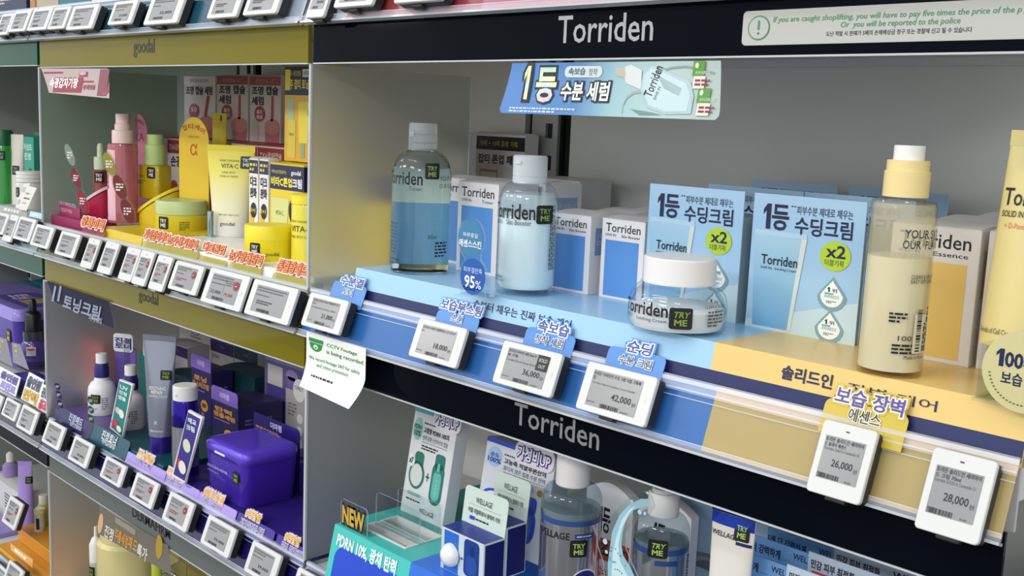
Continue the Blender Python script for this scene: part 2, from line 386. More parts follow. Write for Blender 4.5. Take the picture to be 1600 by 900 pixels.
# ---------------------------------------------------------------- price tags
TW = mat('#d2d3d1', .32); TK = mat('#242527', .45); TS = mat('#8f9091', .22); TI = mat('#26272a', .5); TG = mat('#5c5d60', .5); TR = mat('#8e2436', .5)
def price_tag(bl, br, tl, label, face, group, portrait=False, w=None, h=None, yb=-.034, rx=None, rz=0.0):
    a, b, c = PY(*bl, yb), PY(*br, yb), PY(*tl, yb + .017)
    w = w or b.x - a.x; h = h or (c.z - a.z) / math.cos(RT)
    r = thing('price_tag', label, 'price tag', (a.x, a.y, a.z), group, rx=-RT if rx is None else rx, rz=rz)
    m = MB(); rb = lambda y0, y1, i, mm, rad: m.loft([[(x, y, z) for x, z in rr2(i, i, w - i, h - i, rad)] for y in (y1, y0)], mm)
    rb(.0035, .0150, .0006, TK, .004); m.build('case', r)
    m = MB(); m.loft([[(x, y, z) for x, z in rr2(i, i, w - i, h - i, .0035)] for y, i in ((.0042, 0), (.0006, 0), (0, .0006))], TW); m.build('frame', r)
    u0, u1, v0, v1 = (.12 * w, .86 * w, .215 * h, .80 * h) if portrait else (.125 * w, .835 * w, .13 * h, .87 * h)
    m = MB(); g = PL((0, -.0001, 0)); m.rect(g, u0, v0, u1, v1, TS, 1)
    face(m, PL((u0, -.0001, v0)), u1 - u0, v1 - v0)
    m.build('screen', r)
    m = MB(); m.rbox(.3 * w, .3 * w + .018, .006, .0145, -.003, .004, .002, TK); m.build('clip', r)
    if portrait:
        m = MB(); m.rrect(PL((0, 0, 0)), .45 * w, .885 * h, .52 * w, .905 * h, .0006, mat('#3a3b3c', .3), 1); m.build('sensor', r)
    else:
        m = MB(); m.ell(PL((0, 0, 0)), .915 * w, .5 * h, .0012, .0026, mat('#cfd0ce', .3), 1); m.build('sensor', r)
    return r
def face_price(price, l1, l2=None, l3=None, sold=False, port=False):
    def fn(m, g, w, h):
        n = len(l1)
        m.txt(g, l1, .02 * w, (.855 if not port else .87) * h, w * (.66 if sold else .94), .105 * h, TI, 2, .012)
        if l2: m.txt(g, l2, .02 * w, (.735 if not port else .755) * h, w * min(.8, .06 * len(l2)), .095 * h, TI, 2, .01)
        if l3: m.txt(g, l3, .02 * w, (.60 if not port else .665) * h, w * (.74 if sold else .88), .075 * h, TG, 2)
        m.txt(g, price, (.48 if not port else .30) * w, (.26 if not port else .29) * h, .39 * w if not port else .52 * w, (.20 if not port else .19) * h, TI, 2, .012)
        m.txt(g, '원', (.89 if not port else .85) * w, (.26 if not port else .28) * h, .075 * w if not port else .10 * w, .10 * h, TI, 2)
        m.lines(g, .02 * w, .09 * h, .28 * w, .05 * h, 1, TG, 2, 3)
        m.bars(g, .30 * w if not port else .03 * w, .015 * h, .38 * w if not port else .55 * w, .11 * h, TI, 2)
        m.lines(g, .72 * w, .015 * h, .26 * w, .06 * h, 1, TG, 2, 4)
        if sold:
            m.rect(g, .73 * w, .52 * h, w, 1.0 * h, TI, 2)
            m.txt(g, 'SOLD', .77 * w, .79 * h, .19 * w, .11 * h, TW, 3); m.txt(g, 'OUT', .79 * w, .60 * h, .15 * w, .11 * h, TW, 3)
    return fn
def face_small(seed, spot=False, price=None, split=False):
    def fn(m, g, w, h):
        m.lines(g, .04 * w, .76 * h, (.70 if spot else .92) * w, .20 * h, 2, TG, 2, seed)
        m.lines(g, .04 * w, .60 * h, .62 * w, .08 * h, 1, TG, 2, seed + 1)
        if price: m.txt(g, price, (.08 if split else .40) * w, .24 * h, (.36 if split else .50) * w, .14 * h, TI, 2, .012)
        else: m.lines(g, .12 * w, .30 * h, .5 * w, .16 * h, 2, TI if not spot else TR, 2, seed + 2)
        if split: m.rect(g, .5 * w, .12 * h, .506 * w, .98 * h, TG, 2); m.txt(g, '19,500', .58 * w, .24 * h, .28 * w, .13 * h, TR, 2, .012); m.lines(g, .54 * w, .62 * h, .30 * w, .24 * h, 3, TG, 2, 8)
        m.bars(g, .20 * w, .03 * h, .40 * w, .11 * h, TI, 2, seed)
        if spot: m.ell(g, .90 * w, .70 * h, .085 * w + .001, .17 * h if h < w * 1.3 else .10 * h, TR, 3); m.lines(g, .86 * w, .67 * h, .08 * w, .05 * h, 1, TW, 4, 2)
    return fn
GT = 'price tags on the black sign shelf'
price_tag((469, 507), (528, 525), (488, 456), 'price tag reading 21,000 under the blue toner card', face_price('21,000', '[토리든] 다이브인 저분자 히알루론산 토너', '토너', 'Torriden Dive-In Toner 300ml'), GT)
price_tag((637, 555), (711, 578), (658, 496), 'price tag reading 18,000 under the skin booster card', face_price('18,000', '다이브인 저분자 히알루론산 스킨 부스터', '터'), GT)
price_tag((768, 596), (859, 622), (789, 531), 'sold out price tag reading 36,000 above the silver lettering', face_price('36,000', '[토리든] 다이브인 세럼 50ml 리', '필 기획', 'Torriden Dive-In Serum 50ml Re', sold=True), GT)
price_tag((898, 637), (1006, 665), (921, 564), 'price tag reading 42,000 under the moisture cream card', face_price('42,000', '토리든 다이브인 수딩 크림 더블 기획세', '트', 'Torriden Dive-In Soothing Cream Double'), GT)
price_tag((1258, 765), (1342, 788), (1287, 656), 'upright price tag reading 26,000 under the yellow essence card', face_price('26,000', '토리든 솔리드인 세라마이', '드 올데이 에센스', 'Torriden Solid In Ceramide Al', port=True), GT, True)
price_tag((1427, 823), (1528, 842), (1454, 699), 'upright price tag reading 28,000 at the end of the beige rail', face_price('28,000', '토리든 솔리드인 세라마이', '드 크림 70ml', 'Torriden SOLID In Ceramide Cr', port=True), GT, True)
ORD = ('first', 'second', 'third', 'fourth', 'fifth', 'sixth', 'seventh', 'eighth', 'ninth', 'tenth', 'eleventh', 'twelfth')
GY = 'price tags along the yellow bay rail'
for k, (bl, br, tl, port, f) in enumerate((
        ((84, 396), (113, 404), (98, 360), 0, face_small(1)),
        ((124, 416), (141, 421), (140, 371), 1, face_small(2, True)), ((150, 424), (170, 430), (168, 377), 1, face_small(3)),
        ((183, 435), (203, 441), (202, 386), 1, face_small(4, True)), ((204, 442), (224, 448), (223, 391), 1, face_small(5, True)), ((230, 450), (252, 456), (248, 398), 1, face_small(6, True)),
        ((261, 450), (304, 461), (276, 406), 0, face_small(7, True)), ((312, 470), (373, 488), (331, 418), 0, face_small(9, True, '22,000', True)), ((380, 489), (448, 511), (401, 436), 0, face_small(10)))):
    price_tag(bl, br, tl, ('narrow upright' if port else 'wide') + f' price tag on the yellow bay rail, {ORD[k]} from its far end', f, GY, bool(port))
GG = 'price tags along the green bay rail'
for k, (bl, br, tl, port) in enumerate((((-16, 362), (3, 368), (-1, 331), 0), ((2, 375), (15, 379), (17, 335), 1), ((19, 372), (44, 379), (31, 337), 0), ((46, 382), (73, 391), (58, 349), 0))):
    price_tag(bl, br, tl, f'glaring white price tag on the green bay rail, {ORD[k]} from its far end', face_small(20 + k), GG, bool(port))
GP = 'price tags along the purple product rail'
for k, (bl, br, tl, sp, pr) in enumerate((((64, 689), (90, 707), (81, 656), 0, '29,000'), ((105, 716), (133, 734), (120, 680), 0, '38,000'), ((155, 744), (186, 768), (170, 711), 1, None), ((201, 776), (235, 798), (218, 738), 1, None), ((252, 810), (289, 834), (270, 768), 1, None), ((312, 847), (355, 876), (330, 804), 0, '39,000'), ((380, 891), (424, 920), (400, 845), 0, '39,000'))):
    price_tag(bl, br, tl, f'price tag on the rail of purple products, {ORD[k]} from its far end', face_small(30 + k, bool(sp), pr), GP)
GN = 'price tags along the navy sign shelf'
for k, (bl, br, tl) in enumerate((((-24, 632), (-3, 650), (-13, 607)), ((1, 647), (22, 665), (13, 619)), ((24, 666), (48, 681), (39, 632)))):
    price_tag(bl, br, tl, f'price tag above the navy sign panel, {ORD[k]} from its far end', face_small(40 + k), GN)
GU = 'price tags along the top shelf'
for k, (bl, br, tl, port, pr) in enumerate((((-8, 55), (10, 53), (4, 22), 0, None), ((12, 50), (38, 49), (28, 18), 0, None), ((41, 48), (71, 46), (58, 14), 0, None), ((73, 46), (99, 44), (89, 12), 0, None), ((102, 47), (142, 45), (124, 9), 0, None), ((167, 39), (203, 37), (185, 3), 0, '33,000'), ((223, 39), (275, 37), (246, -8), 0, '32,000'),
        ((322, 29), (368, 27), (342, -18), 0, None), ((378, 24), (430, 21), (398, -24), 0, None), ((476, 28), (504, 26), (492, -30), 1, '28,000'), ((520, 12), (580, 8), (542, -42), 0, None), ((614, 5), (690, 0), (640, -52), 0, None))):
    price_tag(bl, br, tl, f'price tag on the top rail, {ORD[k]} from its far end', face_small(50 + k, False, pr), GU, bool(port))
price_tag((452, 930), (505, 962), (474, 887), 'price tag just showing below the teal drawer corner', face_small(70), None)
# ---------------------------------------------------------------- helpers for goods
def TP(px, py, p0, t=RT):          # where a sight line meets a plane leaning back by t through p0: (u along X, v up the lean)
    n = Vector((0, -math.cos(t), math.sin(t))); e = Vector((0, -D, H)); d = ray(px, py)
    q = e + d * ((p0 - e).dot(n) / d.dot(n)) - p0
    return q.x, q.dot(Vector((0, math.sin(t), math.cos(t))))
def try_me(m, g, u, v, w, h, col='#8aa653', script=False, lay=2):
    m.rrect(g, u, v, u + w, v + h, min(w, h) * .12, BLACK, lay)
    c = mat(col, .4)
    m.txt(g, 'TRY', u + .17 * w, v + .54 * h, .66 * w, .27 * h, c, lay + 1, .02, 0, .25 if script else 0); m.txt(g, 'ME', u + .24 * w, v + .17 * h, .52 * w, .27 * h, c, lay + 1, .03)
def sticker(parent, g, u, v, w, h, col='#8aa653', script=False):
    m = MB(); try_me(m, g, u, v, w, h, col, script); return m.build('tester_sticker', parent)
def talker(label, bl, br, tl, tr, card, blob, lines, y=.000, t=RT, group='cards clipped in the price rail', clearback=False, grow=True):
    """A printed card standing in the rail. lines: (text, lower start px, lower end px, upper start px, colours, outlined)."""
    p0 = PY(*bl, y); u1 = TP(*br, p0, t)[0]; a = TP(*tl, p0, t); b = TP(*tr, p0, t)
    r = thing('shelf_card', label, 'shelf card', p0, group, rx=-t)
    m = MB(); g = PL((0, 0, 0)); top = (a[1] + b[1]) / 2; rad = min(.006, top * .4)
    pts = rr2(min(a[0], 0) * .5, -.012, u1, top, rad, 5, True, True, False, False)
    m.plate(g, pts, .0008, mat(card, .3) if not clearback else mat(card, .12, alpha=.55)); m.build('card', r)
    m = MB()
    for s, l0, l1, l2, cols, big in lines:
        A, B, C = TP(*l0, p0, t), TP(*l1, p0, t), TP(*l2, p0, t)
        ww, hh = B[0] - A[0], C[1] - A[1]
        if big and grow: A = (A[0] - .03 * ww, A[1] - .10 * hh); ww *= 1.06; hh *= 1.16
        if big and blob: m.txt(g, s, A[0], A[1], ww, hh, mat(blob, .3), 4, .20)
        m.txt(g, s, A[0], A[1], ww, hh, mat(cols[1], .3), 5 if big else 6, .095 if big else .08); m.txt(g, s, A[0], A[1], ww, hh, mat(cols[0], .35), 7, .014 if big else .010)
    m.build('lettering', r)
    return r
def flap(m, w, d, h, mm, arch=.003):   # the closed lid of a paper carton, springing up a little between its hinge and its tuck
    rings = []
    for k in range(9):
        y = d * k / 8; z = h + .0006 + arch * math.sin(PI * k / 8); rings.append([(.0006, y, h), (w - .0006, y, h), (w - .0006, y, z), (.0006, y, z)])
    return m.loft(rings, mm)
def carton(name, label, cat, loc, w, d, h, paper, front=None, side=None, group=None, rz=0.0, arch=.003, lid=None):
    """A paper carton: its empty stands at the front lower corner nearest the price rail start."""
    r = thing(name, label, cat, loc, group, rz)
    m = MB(); pm = mat(paper, .4); m.box(0, w, 0, d, 0, h, pm, .0005)
    if front: front(m, PL((0, 0, 0)), w, h)
    if side: side(m, PL((w, 0, 0), (0, 1, 0)), d, h)
    m.build('carton_body', r)
    m = MB(); flap(m, w, d, h, mat(lid, .4) if lid else pm, arch); m.build('lid_flap', r)
    return r
ZT = -.191                              # top of the display step
NAVY = mat('#1a2352', .4); BLUE = mat('#4f87c9', .35)

# ---------------------------------------------------------------- the display step
X0, XB, X1 = -1.109, -.559, XD[3] - .004
m = MB(); st = thing('display_step', 'long display step, pale blue turning beige, with a navy stripe', 'display step', (X0, 0, H - .2355))
PB = mat('#a3cdec', .28, wear=.05); BG = mat('#e6c57a', .32, wear=.05)
yf0, yf1, hh = .007, .015, .0445
def slab(m, xa, xb, mm):
    v = [(x, *q) for x in (xa, xb) for q in ((yf0, 0), (yf1, hh), (.425, hh), (.425, hh - .002), (yf1 + .002, hh - .002), (yf0 + .002, 0))]
    m.add(v, [(0, 6, 7, 1), (1, 7, 8, 2), (2, 8, 9, 3), (3, 9, 10, 4), (4, 10, 11, 5), (0, 1, 4, 5), (1, 2, 3, 4), (6, 11, 10, 7), (7, 10, 9, 8)], mm)
slab(m, 0, XB - X0, PB); slab(m, XB - X0, X1 - X0, BG)
m.add([(0, yf0, 0), (0, yf1, hh), (0, .425, hh), (0, .425, 0)], [(0, 1, 2, 3)], PB)
gf = PL((0, yf0, 0), (1, 0, 0), (0, yf1 - yf0, hh)); k = math.hypot(yf1 - yf0, hh) / hh
m.rect(gf, .022, .004, X1 - X0, .0195 * k, mat('#232b5c', .4), 1)
gz = lambda px, py: (PY(px, py, .011).x - X0, (PY(px, py, .011).z - H + .2355) * k)
a, b, c = gz(738, 487), gz(890, 523), gz(738, 473)
m.txt(gf, '속부터 채우는 진짜 보습 케어', a[0], .0270, b[0] - a[0], .0100, mat('#1d2550', .4), 2, .008)
a, b = gz(1219, 603), gz(1298, 612)
m.txt(gf, '솔리드인', a[0], .0262, b[0] - a[0], .0118, mat('#1d2550', .4), 2, .03)
a, b = gz(1320, 640), gz(1461, 655)
m.txt(gf, '장벽 케어', a[0], .0268, b[0] - a[0], .0086, mat('#1d2550', .4), 2, .004)
m.build('step_body', st)

# ---------------------------------------------------------------- toner bottle
p = PZ(655, 424, ZT); r = .0365
t_ = thing('toner_bottle', 'tall clear toner bottle with a clear flip cap and blue back label', 'bottle', p)
m = MB()
prof = [(.0, .0015), (.028, .0015), (.0335, .0), (.0358, .002), (r, .006), (r, .118)] + [(.0165 + (r - .0165) * math.cos(q) ** .8, .118 + .032 * math.sin(q)) for q in (.25, .5, .75, 1.0, 1.25, 1.45)] + [(.0163, .1535), (.0, .1535)]
m.lathe(prof, mat('#eef7f5', .0, trans=1.0, ior=1.34), 56)
m.build('bottle_wall', t_)
m = MB(); a = .0015
m.lathe([(.0, .1305), (.0325, .1305), (.0300, .136), (.026, .1415), (.0205, .1465), (.0150, .149), (.0147, .1525), (0, .1525)], mat('#fafdfc', 0, trans=1.0, ior=1.30), 48, flip=True); m.build('air_gap', t_)
m = MB(); g = CY(r, 0, 160)
m.rect(g, -.030, .008, .046, .085, mat('#74abd6', .4), 1); m.rect(g, -.030, .085, .046, .124, mat('#dfe7df', .4), 1)
m.rect(g, -.0312, .008, -.030, .124, mat('#e8ece8', .4), 1)
m.build('back_label', t_); m = MB(); g = CY(r, 0, -90)
m.txt(g, 'Torriden', -.0245, .1105, .0575, .0155, INK, 3, .016); m.txt(g, 'Toner', .0165, .1035, .0165, .0048, INK, 3)
m.lines(g, -.022, .024, .022, .040, 9, mat('#33536f', .4), 2, 5); m.txt(g, 'Low Molecular', -.018, .0165, .022, .003, INK, 3); m.txt(g, 'Hyaluronic Acid', -.018, .0115, .024, .003, INK, 3)
m.build('front_print', t_); m = MB(); g = CY(r, 0, 15); m.txt(g, 'YOUR SKIN IS', -.012, .116, .040, .0058, INK, 3); m.txt(g, 'OUR PLANET', -.012, .107, .034, .0058, INK, 3); m.txt(g, '300ml', -.026, .045, .012, .005, INK, 3); m.lines(g, -.016, .022, .02, .02, 5, INK, 3, 9)
m.build('label_print', t_)
m = MB(); cp = mat('#dfe6e8', .18, trans=.75, ior=1.2)
m.lathe([(.0158, .1515), (.0178, .1515), (.0178, .160), (.0172, .1605), (.0178, .161), (.0178, .1705), (.0170, .171), (.0178, .1716), (.0176, .1835), (.0165, .185), (0, .185)], cp, 40)
m.box(-.004, .004, -.0185, -.0165, .168, .176, cp); m.build('flip_cap', t_)
sticker(t_, CY(r + .0002, 0, -20), -.009, .118, .0185, .0195)

# ---------------------------------------------------------------- skin booster bottle
p = PZ(820, 457, ZT); s = mpp(p); r = 46.5 * s
b_ = thing('skin_booster_bottle', 'pale milky blue skin booster bottle with a frosted white cap', 'bottle', p)
hB = 152 * s; hS = 172 * s
shell = [(0, .001), (r * .8, .001), (r * .96, .0), (r, .006), (r, hB * .93)] + [(.0185 + (r - .0185) * math.cos(q), hB * .93 + (hS - hB * .93) * math.sin(q)) for q in (.3, .6, .9, 1.2, 1.5)] + [(.018, hS + .003)]
m = MB(); m.lathe(shell, clear('#f6fafb', 1.5, .02), 48, caps=(True, False)); m.build('bottle_wall', b_)
m = MB(); q = .955
m.lathe([(0, .007), (r * .9 * q, .007), (r * q, .012), (r * q, hB * .80), (r * q * .98, hB * .80), (0, hB * .80)], mat('#e4f4f8', .25, coat=.2), 48)
m.lathe([(r * q, hB * .80), (r * q, hB * .92), (r * .85, hB * 1.02)], mat('#e2f2f5', .3, alpha=.30), 48, caps=(False, False)); m.build('milky_liquid', b_)
m = MB(); g = CY(r, 0, -86)
m.txt(g, 'Torriden', -.0279, 118 * s, .0595, .0165, INK, 2, .016); m.txt(g, 'Skin Booster', -.002, 109 * s, .030, .0055, INK, 2); m.txt(g, 'DIVE IN', -.024, 109 * s, .014, .0045, INK, 2)
m.txt(g, 'Low Molecular', -.024, 26 * s, .019, .0032, INK, 2); m.txt(g, 'Hyaluronic Acid', -.024, 20 * s, .021, .0032, INK, 2)
m.build('front_print', b_); m = MB(); gs = lambda a, b, d: CY(r, 0, 0)(.012 - b, .03 + a, d)
gs.flat = True; m.lines(gs, 0, 0, .072, .012, 4, mat('#3f4d58', .4), 2, 3)
m.build('label_print', b_)
m = MB(); fc = mat('#e6ecf0', .35, trans=.35, ior=1.2); rc = .0193
m.lathe([(rc - .002, hS - .001), (rc, hS - .001), (rc, hS + .006), (rc - .0005, hS + .0065), (rc, hS + .007), (rc, 211 * s), (rc - .002, 213 * s), (0, 213 * s)], fc, 40); m.box(-.005, .005, -rc - .0012, -rc + .002, 200 * s, 204 * s, fc); m.build('flip_cap', b_)
sticker(b_, CY(r + .0002, 0, -12), -.0108, 112 * s, .0215, .0205)

# ---------------------------------------------------------------- soothing cream jar
p = PZ(1056, 514, ZT); s = mpp(p); r = 76.5 * s
j_ = thing('cream_jar', 'wide clear soothing cream jar with a flat white lid', 'jar', p)
prof = [(0, .001), (r * .86, .001), (r * .93, 0), (r * .985, .004), (r, .009), (r, .025), (r * .985, .0315), (r * .94, .0372), (r * .86, .0415), (r * .775, .0447), (r * .77, .047), (0, .047)]
m = MB(); m.lathe(prof, clear('#f8fafb', 1.5, .02), 64); m.lathe([(r * .955, .005), (r * .955, .026), (r * .86, .0368), (r * .73, .042), (r * .73, .0465)], clear('#f3f6f8', 1.5, .02), 56, caps=(False, False)); m.build('jar_wall', j_)
m = MB(); q = .95; m.lathe([(0, .004), (r * q * .95, .004), (r * q, .009), (r * q, .022), (r * q * .9, .0245), (r * .4, .022), (0, .0225)], mat('#f6f6f6', .4), 56)
m.build('cream', j_)
m = MB(); L = 56 * s; hw = .0525
m.lathe([(L - .002, .0458), (L, .0458), (L, .0695), (L - .0012, .0707), (0, .0707)], mat('#e9e7e6', .33), 56); m.build('lid', j_)
m = MB(); g = CY(r, 0, -86); m.txt(g, 'Torriden', -.038, .0185, .0565, .0122, INK, 2, .018); m.txt(g, 'DIVE IN', -.039, .0135, .014, .0034, INK, 2); m.txt(g, 'Soothing Cream', -.0160, .0122, .034, .0040, INK, 2)
m.build('front_print', j_); m = MB(); g = CY(r, 0, 10); m.lines(g, -.022, .010, .022, .016, 5, mat('#555a60', .4), 2, 4); m.txt(g, 'CLEAN & VEGAN', -.026, .028, .026, .0032, INK, 2); m.txt(g, '100 ml', -.014, .0235, .012, .0036, INK, 2)
m.build('label_print', j_); sticker(j_, CY(r + .0002, 0, -49), -.0105, .0085, .0215, .0200, '#7f9a35', True)

# ---------------------------------------------------------------- essence pump bottle
p = PZ(1388, 581, ZT); s = mpp(p); r = 49.5 * s
e_ = thing('pump_bottle', 'tall cream coloured essence pump bottle with a pale yellow collar', 'bottle', p)
hB = 268 * s
m = MB(); m.lathe([(0, .001), (r * .9, .001), (r * .98, 0), (r, .004), (r, hB - .004), (r * .97, hB), (r * .60, hB + .001), (r * .58, hB + .005)], clear('#f7f5ee', 1.5, .06), 56, caps=(True, False)); m.build('bottle_wall', e_)
q = .95; m = MB(); m.lathe([(0, .005), (r * q, .005), (r * q, 182 * s), (r * q * .95, 184 * s), (0, 183 * s)], mat('#e2d9ba', .3, coat=.2), 56)
m.lathe([(r * q, 183 * s), (r * q, hB - .006), (r * .9, hB - .002)], mat('#ddd5bb', .4, alpha=.36), 56, caps=(False, False)); m.build('creamy_liquid', e_)
m = MB(); yc = mat('#ecd596', .38)
m.lathe([(r * .60, hB + .003), (r * .68, hB + .003), (r * .68, hB + 44 * s), (r * .63, hB + 45 * s), (r * .63, hB + 60 * s), (r * .60, hB + 61 * s), (0, hB + 61 * s)], yc, 44); m.box(-r * .66, -r * .60, -.002, .002, hB + 50 * s, hB + 52 * s, yc); m.build('pump_collar', e_)
m = MB(); m.lathe([(r * .46, hB + 60 * s), (r * .46, hB + 82 * s), (r * .44, hB + 83 * s), (r * .40, hB + 82.5 * s), (0, hB + 82 * s)], mat('#eceae8', .3), 40); m.build('pump_head', e_)
m = MB(); g = CY(r, 0, -63)
m.txt(g, 'YOUR SKIN IS', .002, 215 * s, .045, .0066, INK, 2, .006); m.txt(g, 'OUR  PLANET', .001, 199 * s, .042, .0066, INK, 2, .006)
m.txt(g, 'CLEAN & VEGAN', .010, 154 * s, .024, .0032, INK, 2); m.txt(g, 'EASY OFF LABEL', .010, 147 * s, .024, .0032, INK, 2)
m.lines(g, -.004, 86 * s, .014, .009, 3, INK, 2, 8); m.txt(g, '100', .004, 59 * s, .011, .0042, INK, 2); m.lines(g, .0, 38 * s, .032, .009, 3, INK, 2, 2); m.txt(g, 'Made in Korea', .010, 31 * s, .022, .0030, INK, 2)
m.build('label_print', e_)
m = MB(); g = CY(r + .0001, 0, -63); m.rect(g, .016, 40 * s, .033, 100 * s, mat('#d9d2b6', .4), 3)
gs = lambda a, b, d: CY(r + .0001, 0, -63)(.0185 + b, 43 * s + a, d)
gs.flat = True; m.bars(gs, 0, 0, .034, .0045, INK, 4, 5); m.lines(gs, 0, .007, .036, .0055, 2, INK, 4, 6); m.build('barcode_label', e_)

# ---------------------------------------------------------------- toner and skin booster cartons
def face_torriden(word, panel, l2='DIVE IN'):
    def fn(m, g, w, h):
        m.txt(g, 'Torriden', .10 * w, .845 * h, .80 * w, .105 * h, INK, 1, .006)
        m.txt(g, l2, .10 * w, .79 * h, .24 * w, .030 * h, INK, 1, .004); m.txt(g, word, (.88 - .055 * len(word)) * w if len(word) < 9 else .47 * w, .785 * h, .055 * len(word) * w if len(word) < 9 else .43 * w, .034 * h, INK, 1, .004)
        m.rect(g, .10 * w, .035 * h, .88 * w, .74 * h, mat(panel, .35), 1)
    return fn
def side_planet(panel):
    def fn(m, g, w, h):
        m.rect(g, .12 * w, .50 * h, .88 * w, .85 * h, mat(panel, .35), 1)
        m.txt(g, 'YOUR SKIN IS', .16 * w, .72 * h, .68 * w, .06 * h, mat('#cfdcea', .4), 2); m.txt(g, 'OUR PLANET', .16 * w, .63 * h, .62 * w, .06 * h, mat('#cfdcea', .4), 2)
    return fn
PBLUE = '#5b93d6'
a = PZ(712, 421, ZT); w_ = PY(774, 432, a.y).x - a.x; h_ = PY(714, 283, a.y).z - a.z
tc = carton('toner_carton', 'white toner carton with a blue panel behind the round acrylic sign', 'carton', a, w_, .070, h_, '#e4e2e3', face_torriden('Toner', PBLUE), side_planet('#8fa9cc'), 'toner cartons')
dup(tc, 'white toner carton behind the clear toner bottle, mostly hidden', (a.x - w_ - .004, a.y + .035, a.z))
dup(tc, 'white toner carton in the second row behind the round acrylic sign', (a.x + .004, a.y + .078, a.z))
def face_planet(m, g, w, h):
    m.rect(g, .10 * w, .10 * h, .86 * w, .88 * h, mat('#93a9c2', .35), 1)
    m.txt(g, 'YOUR SKIN IS', .15 * w, .80 * h, .66 * w, .05 * h, mat('#c9d6e4', .4), 2, .01); m.txt(g, 'OUR PLANET', .15 * w, .725 * h, .60 * w, .05 * h, mat('#c9d6e4', .4), 2, .01)
q = PY(906, 282, .345)
carton('toner_carton', 'carton turned back to front at the very back, its greyed panel lettered', 'carton', (q.x - w_, .345, a.z), w_, .070, q.z - a.z - .002, '#c9c7c4', face_planet, None, 'toner cartons')
a = PZ(935, 463, ZT); w_ = PY(1001, 478, a.y).x - a.x; h_ = PY(936, 340, a.y).z - a.z
bc = carton('skin_booster_carton', 'white skin booster carton with blue panel beside the soothing cream carton', 'carton', a, w_, .072, h_, '#e6e4e6', face_torriden('Skin Booster', PBLUE), side_planet('#7d9fd0'), 'skin booster cartons')
k = PY(924, 338, a.y - .004).x
for c, (xx, nm) in enumerate(((a.x, 'beside the soothing cream carton'), (k - w_, 'behind the milky blue bottle'))):
    for row in range(4):
        if c == 0 and row in (0, 3): continue
        dup(bc, f'white skin booster carton {nm}, {("front", "second", "third", "last")[row]} of its row', (xx + .0015 * row, a.y - .004 * c + .0745 * row, a.z))

# ---------------------------------------------------------------- soothing cream cartons
def drop(m, g, u, v, rw, rh, w, h):
    def outl(k): return [(u + k * rw * math.sin(2 * PI * i / 28) * (1 - .0 if math.cos(2 * PI * i / 28) < 0 else (1 - math.cos(2 * PI * i / 28)) ** .75), v - k * rh * .25 + k * rh * (math.cos(2 * PI * i / 28) if math.cos(2 * PI * i / 28) < 0 else 1.35 * math.cos(2 * PI * i / 28))) for i in range(27, -1, -1)]
    m.poly(g, outl(1.0), mat('#7fa3ad', .3), 3); m.poly(g, outl(.78), mat('#eef2f0', .35), 4)
    m.one(g, u - .32 * rw, v + .05 * rh, .17 * rw, .32 * rh, INK, 5); m.txt(g, '위', u + .0 * rw, v + .05 * rh, .34 * rw, .26 * rh, INK, 5, .01); m.txt(g, 'AWARDS', u - .52 * rw, v - .36 * rh, 1.04 * rw, .22 * rh, mat('#7d9a9e', .4), 5); m.rect(g, u - .5 * rw, v - .12 * rh, u + .1 * rw, v + .0 * rh, mat('#68b3b5', .4), 5); m.lines(g, u - .35 * rw, v - .72 * rh, .7 * rw, .2 * rh, 2, TG, 5, 3)
SKY = ramp('pale_blue_print', ((0, '#a9cbe2'), (.5, '#9cc4e6'), (1, '#bcd8ee')), 2, 0, .19)
TUBEP = ramp('tube_picture_print', ((0, '#6ea6cf'), (.6, '#9dc6de'), (1, '#b7d4e4')), 2, 0, .13)
def face_cream(m, g, w, h):
    m.poly(g, [(.0, 0), (w, 0), (w, .30 * h), (0, .05 * h)], mat('#c3dae2', .4), 1)
    m.poly(g, [(.07 * w, .02 * h), (.42 * w, .02 * h), (.51 * w, .70 * h), (.03 * w, .70 * h)], TUBEP, 2)
    m.poly(g, [(.40 * w, .02 * h), (.43 * w, .02 * h), (.52 * w, .70 * h), (.47 * w, .70 * h)], mat('#cfdad8', .4), 3); m.rect(g, .03 * w, .70 * h, .515 * w, .735 * h, mat('#b3d2e6', .4), 2)
    n = mat('#131c46', .4)
    m.one(g, .10 * w, .745 * h, .070 * w, .185 * h, n, 2); m.txt(g, '등', .185 * w, .745 * h, .15 * w, .18 * h, n, 2, .022); m.ell(g, .36 * w, .925 * h, .007 * w, .006 * h, n, 2); m.ell(g, .385 * w, .925 * h, .007 * w, .006 * h, n, 2)
    m.txt(g, '피부수분 제대로 채우는', .405 * w, .870 * h, .49 * w, .062 * h, n, 2, .004); m.txt(g, '수딩크림', .40 * w, .728 * h, .50 * w, .125 * h, n, 2, .019)
    m.ell(g, .775 * w, .605 * h, .132 * w, .105 * h, mat('#b4d233', .35), 3); m.txt(g, 'x2', .70 * w, .595 * h, .16 * w, .085 * h, n, 4, .02); m.txt(g, '더블기획', .69 * w, .535 * h, .16 * w, .045 * h, n, 4)
    m.txt(g, 'Torriden', .115 * w, .485 * h, .335 * w, .070 * h, INK, 4, .01); m.txt(g, 'DIVE IN', .115 * w, .45 * h, .10 * w, .018 * h, INK, 4); m.txt(g, 'Soothing Cream', .245 * w, .445 * h, .20 * w, .024 * h, INK, 4)
    drop(m, g, .775 * w, .345 * h, .125 * w, .105 * h, w, h); drop(m, g, .775 * w, .115 * h, .125 * w, .105 * h, w, h)
a = PZ(1164, 508, ZT); w_ = PY(1335, 541, a.y).x - a.x; h_ = PY(1182, 301, a.y).z - a.z
hb = h_ * .80; dp = .062
cc = thing('cream_carton', 'pale blue soothing cream carton next to the pump bottle, front of its row', 'carton', a, 'soothing cream cartons')
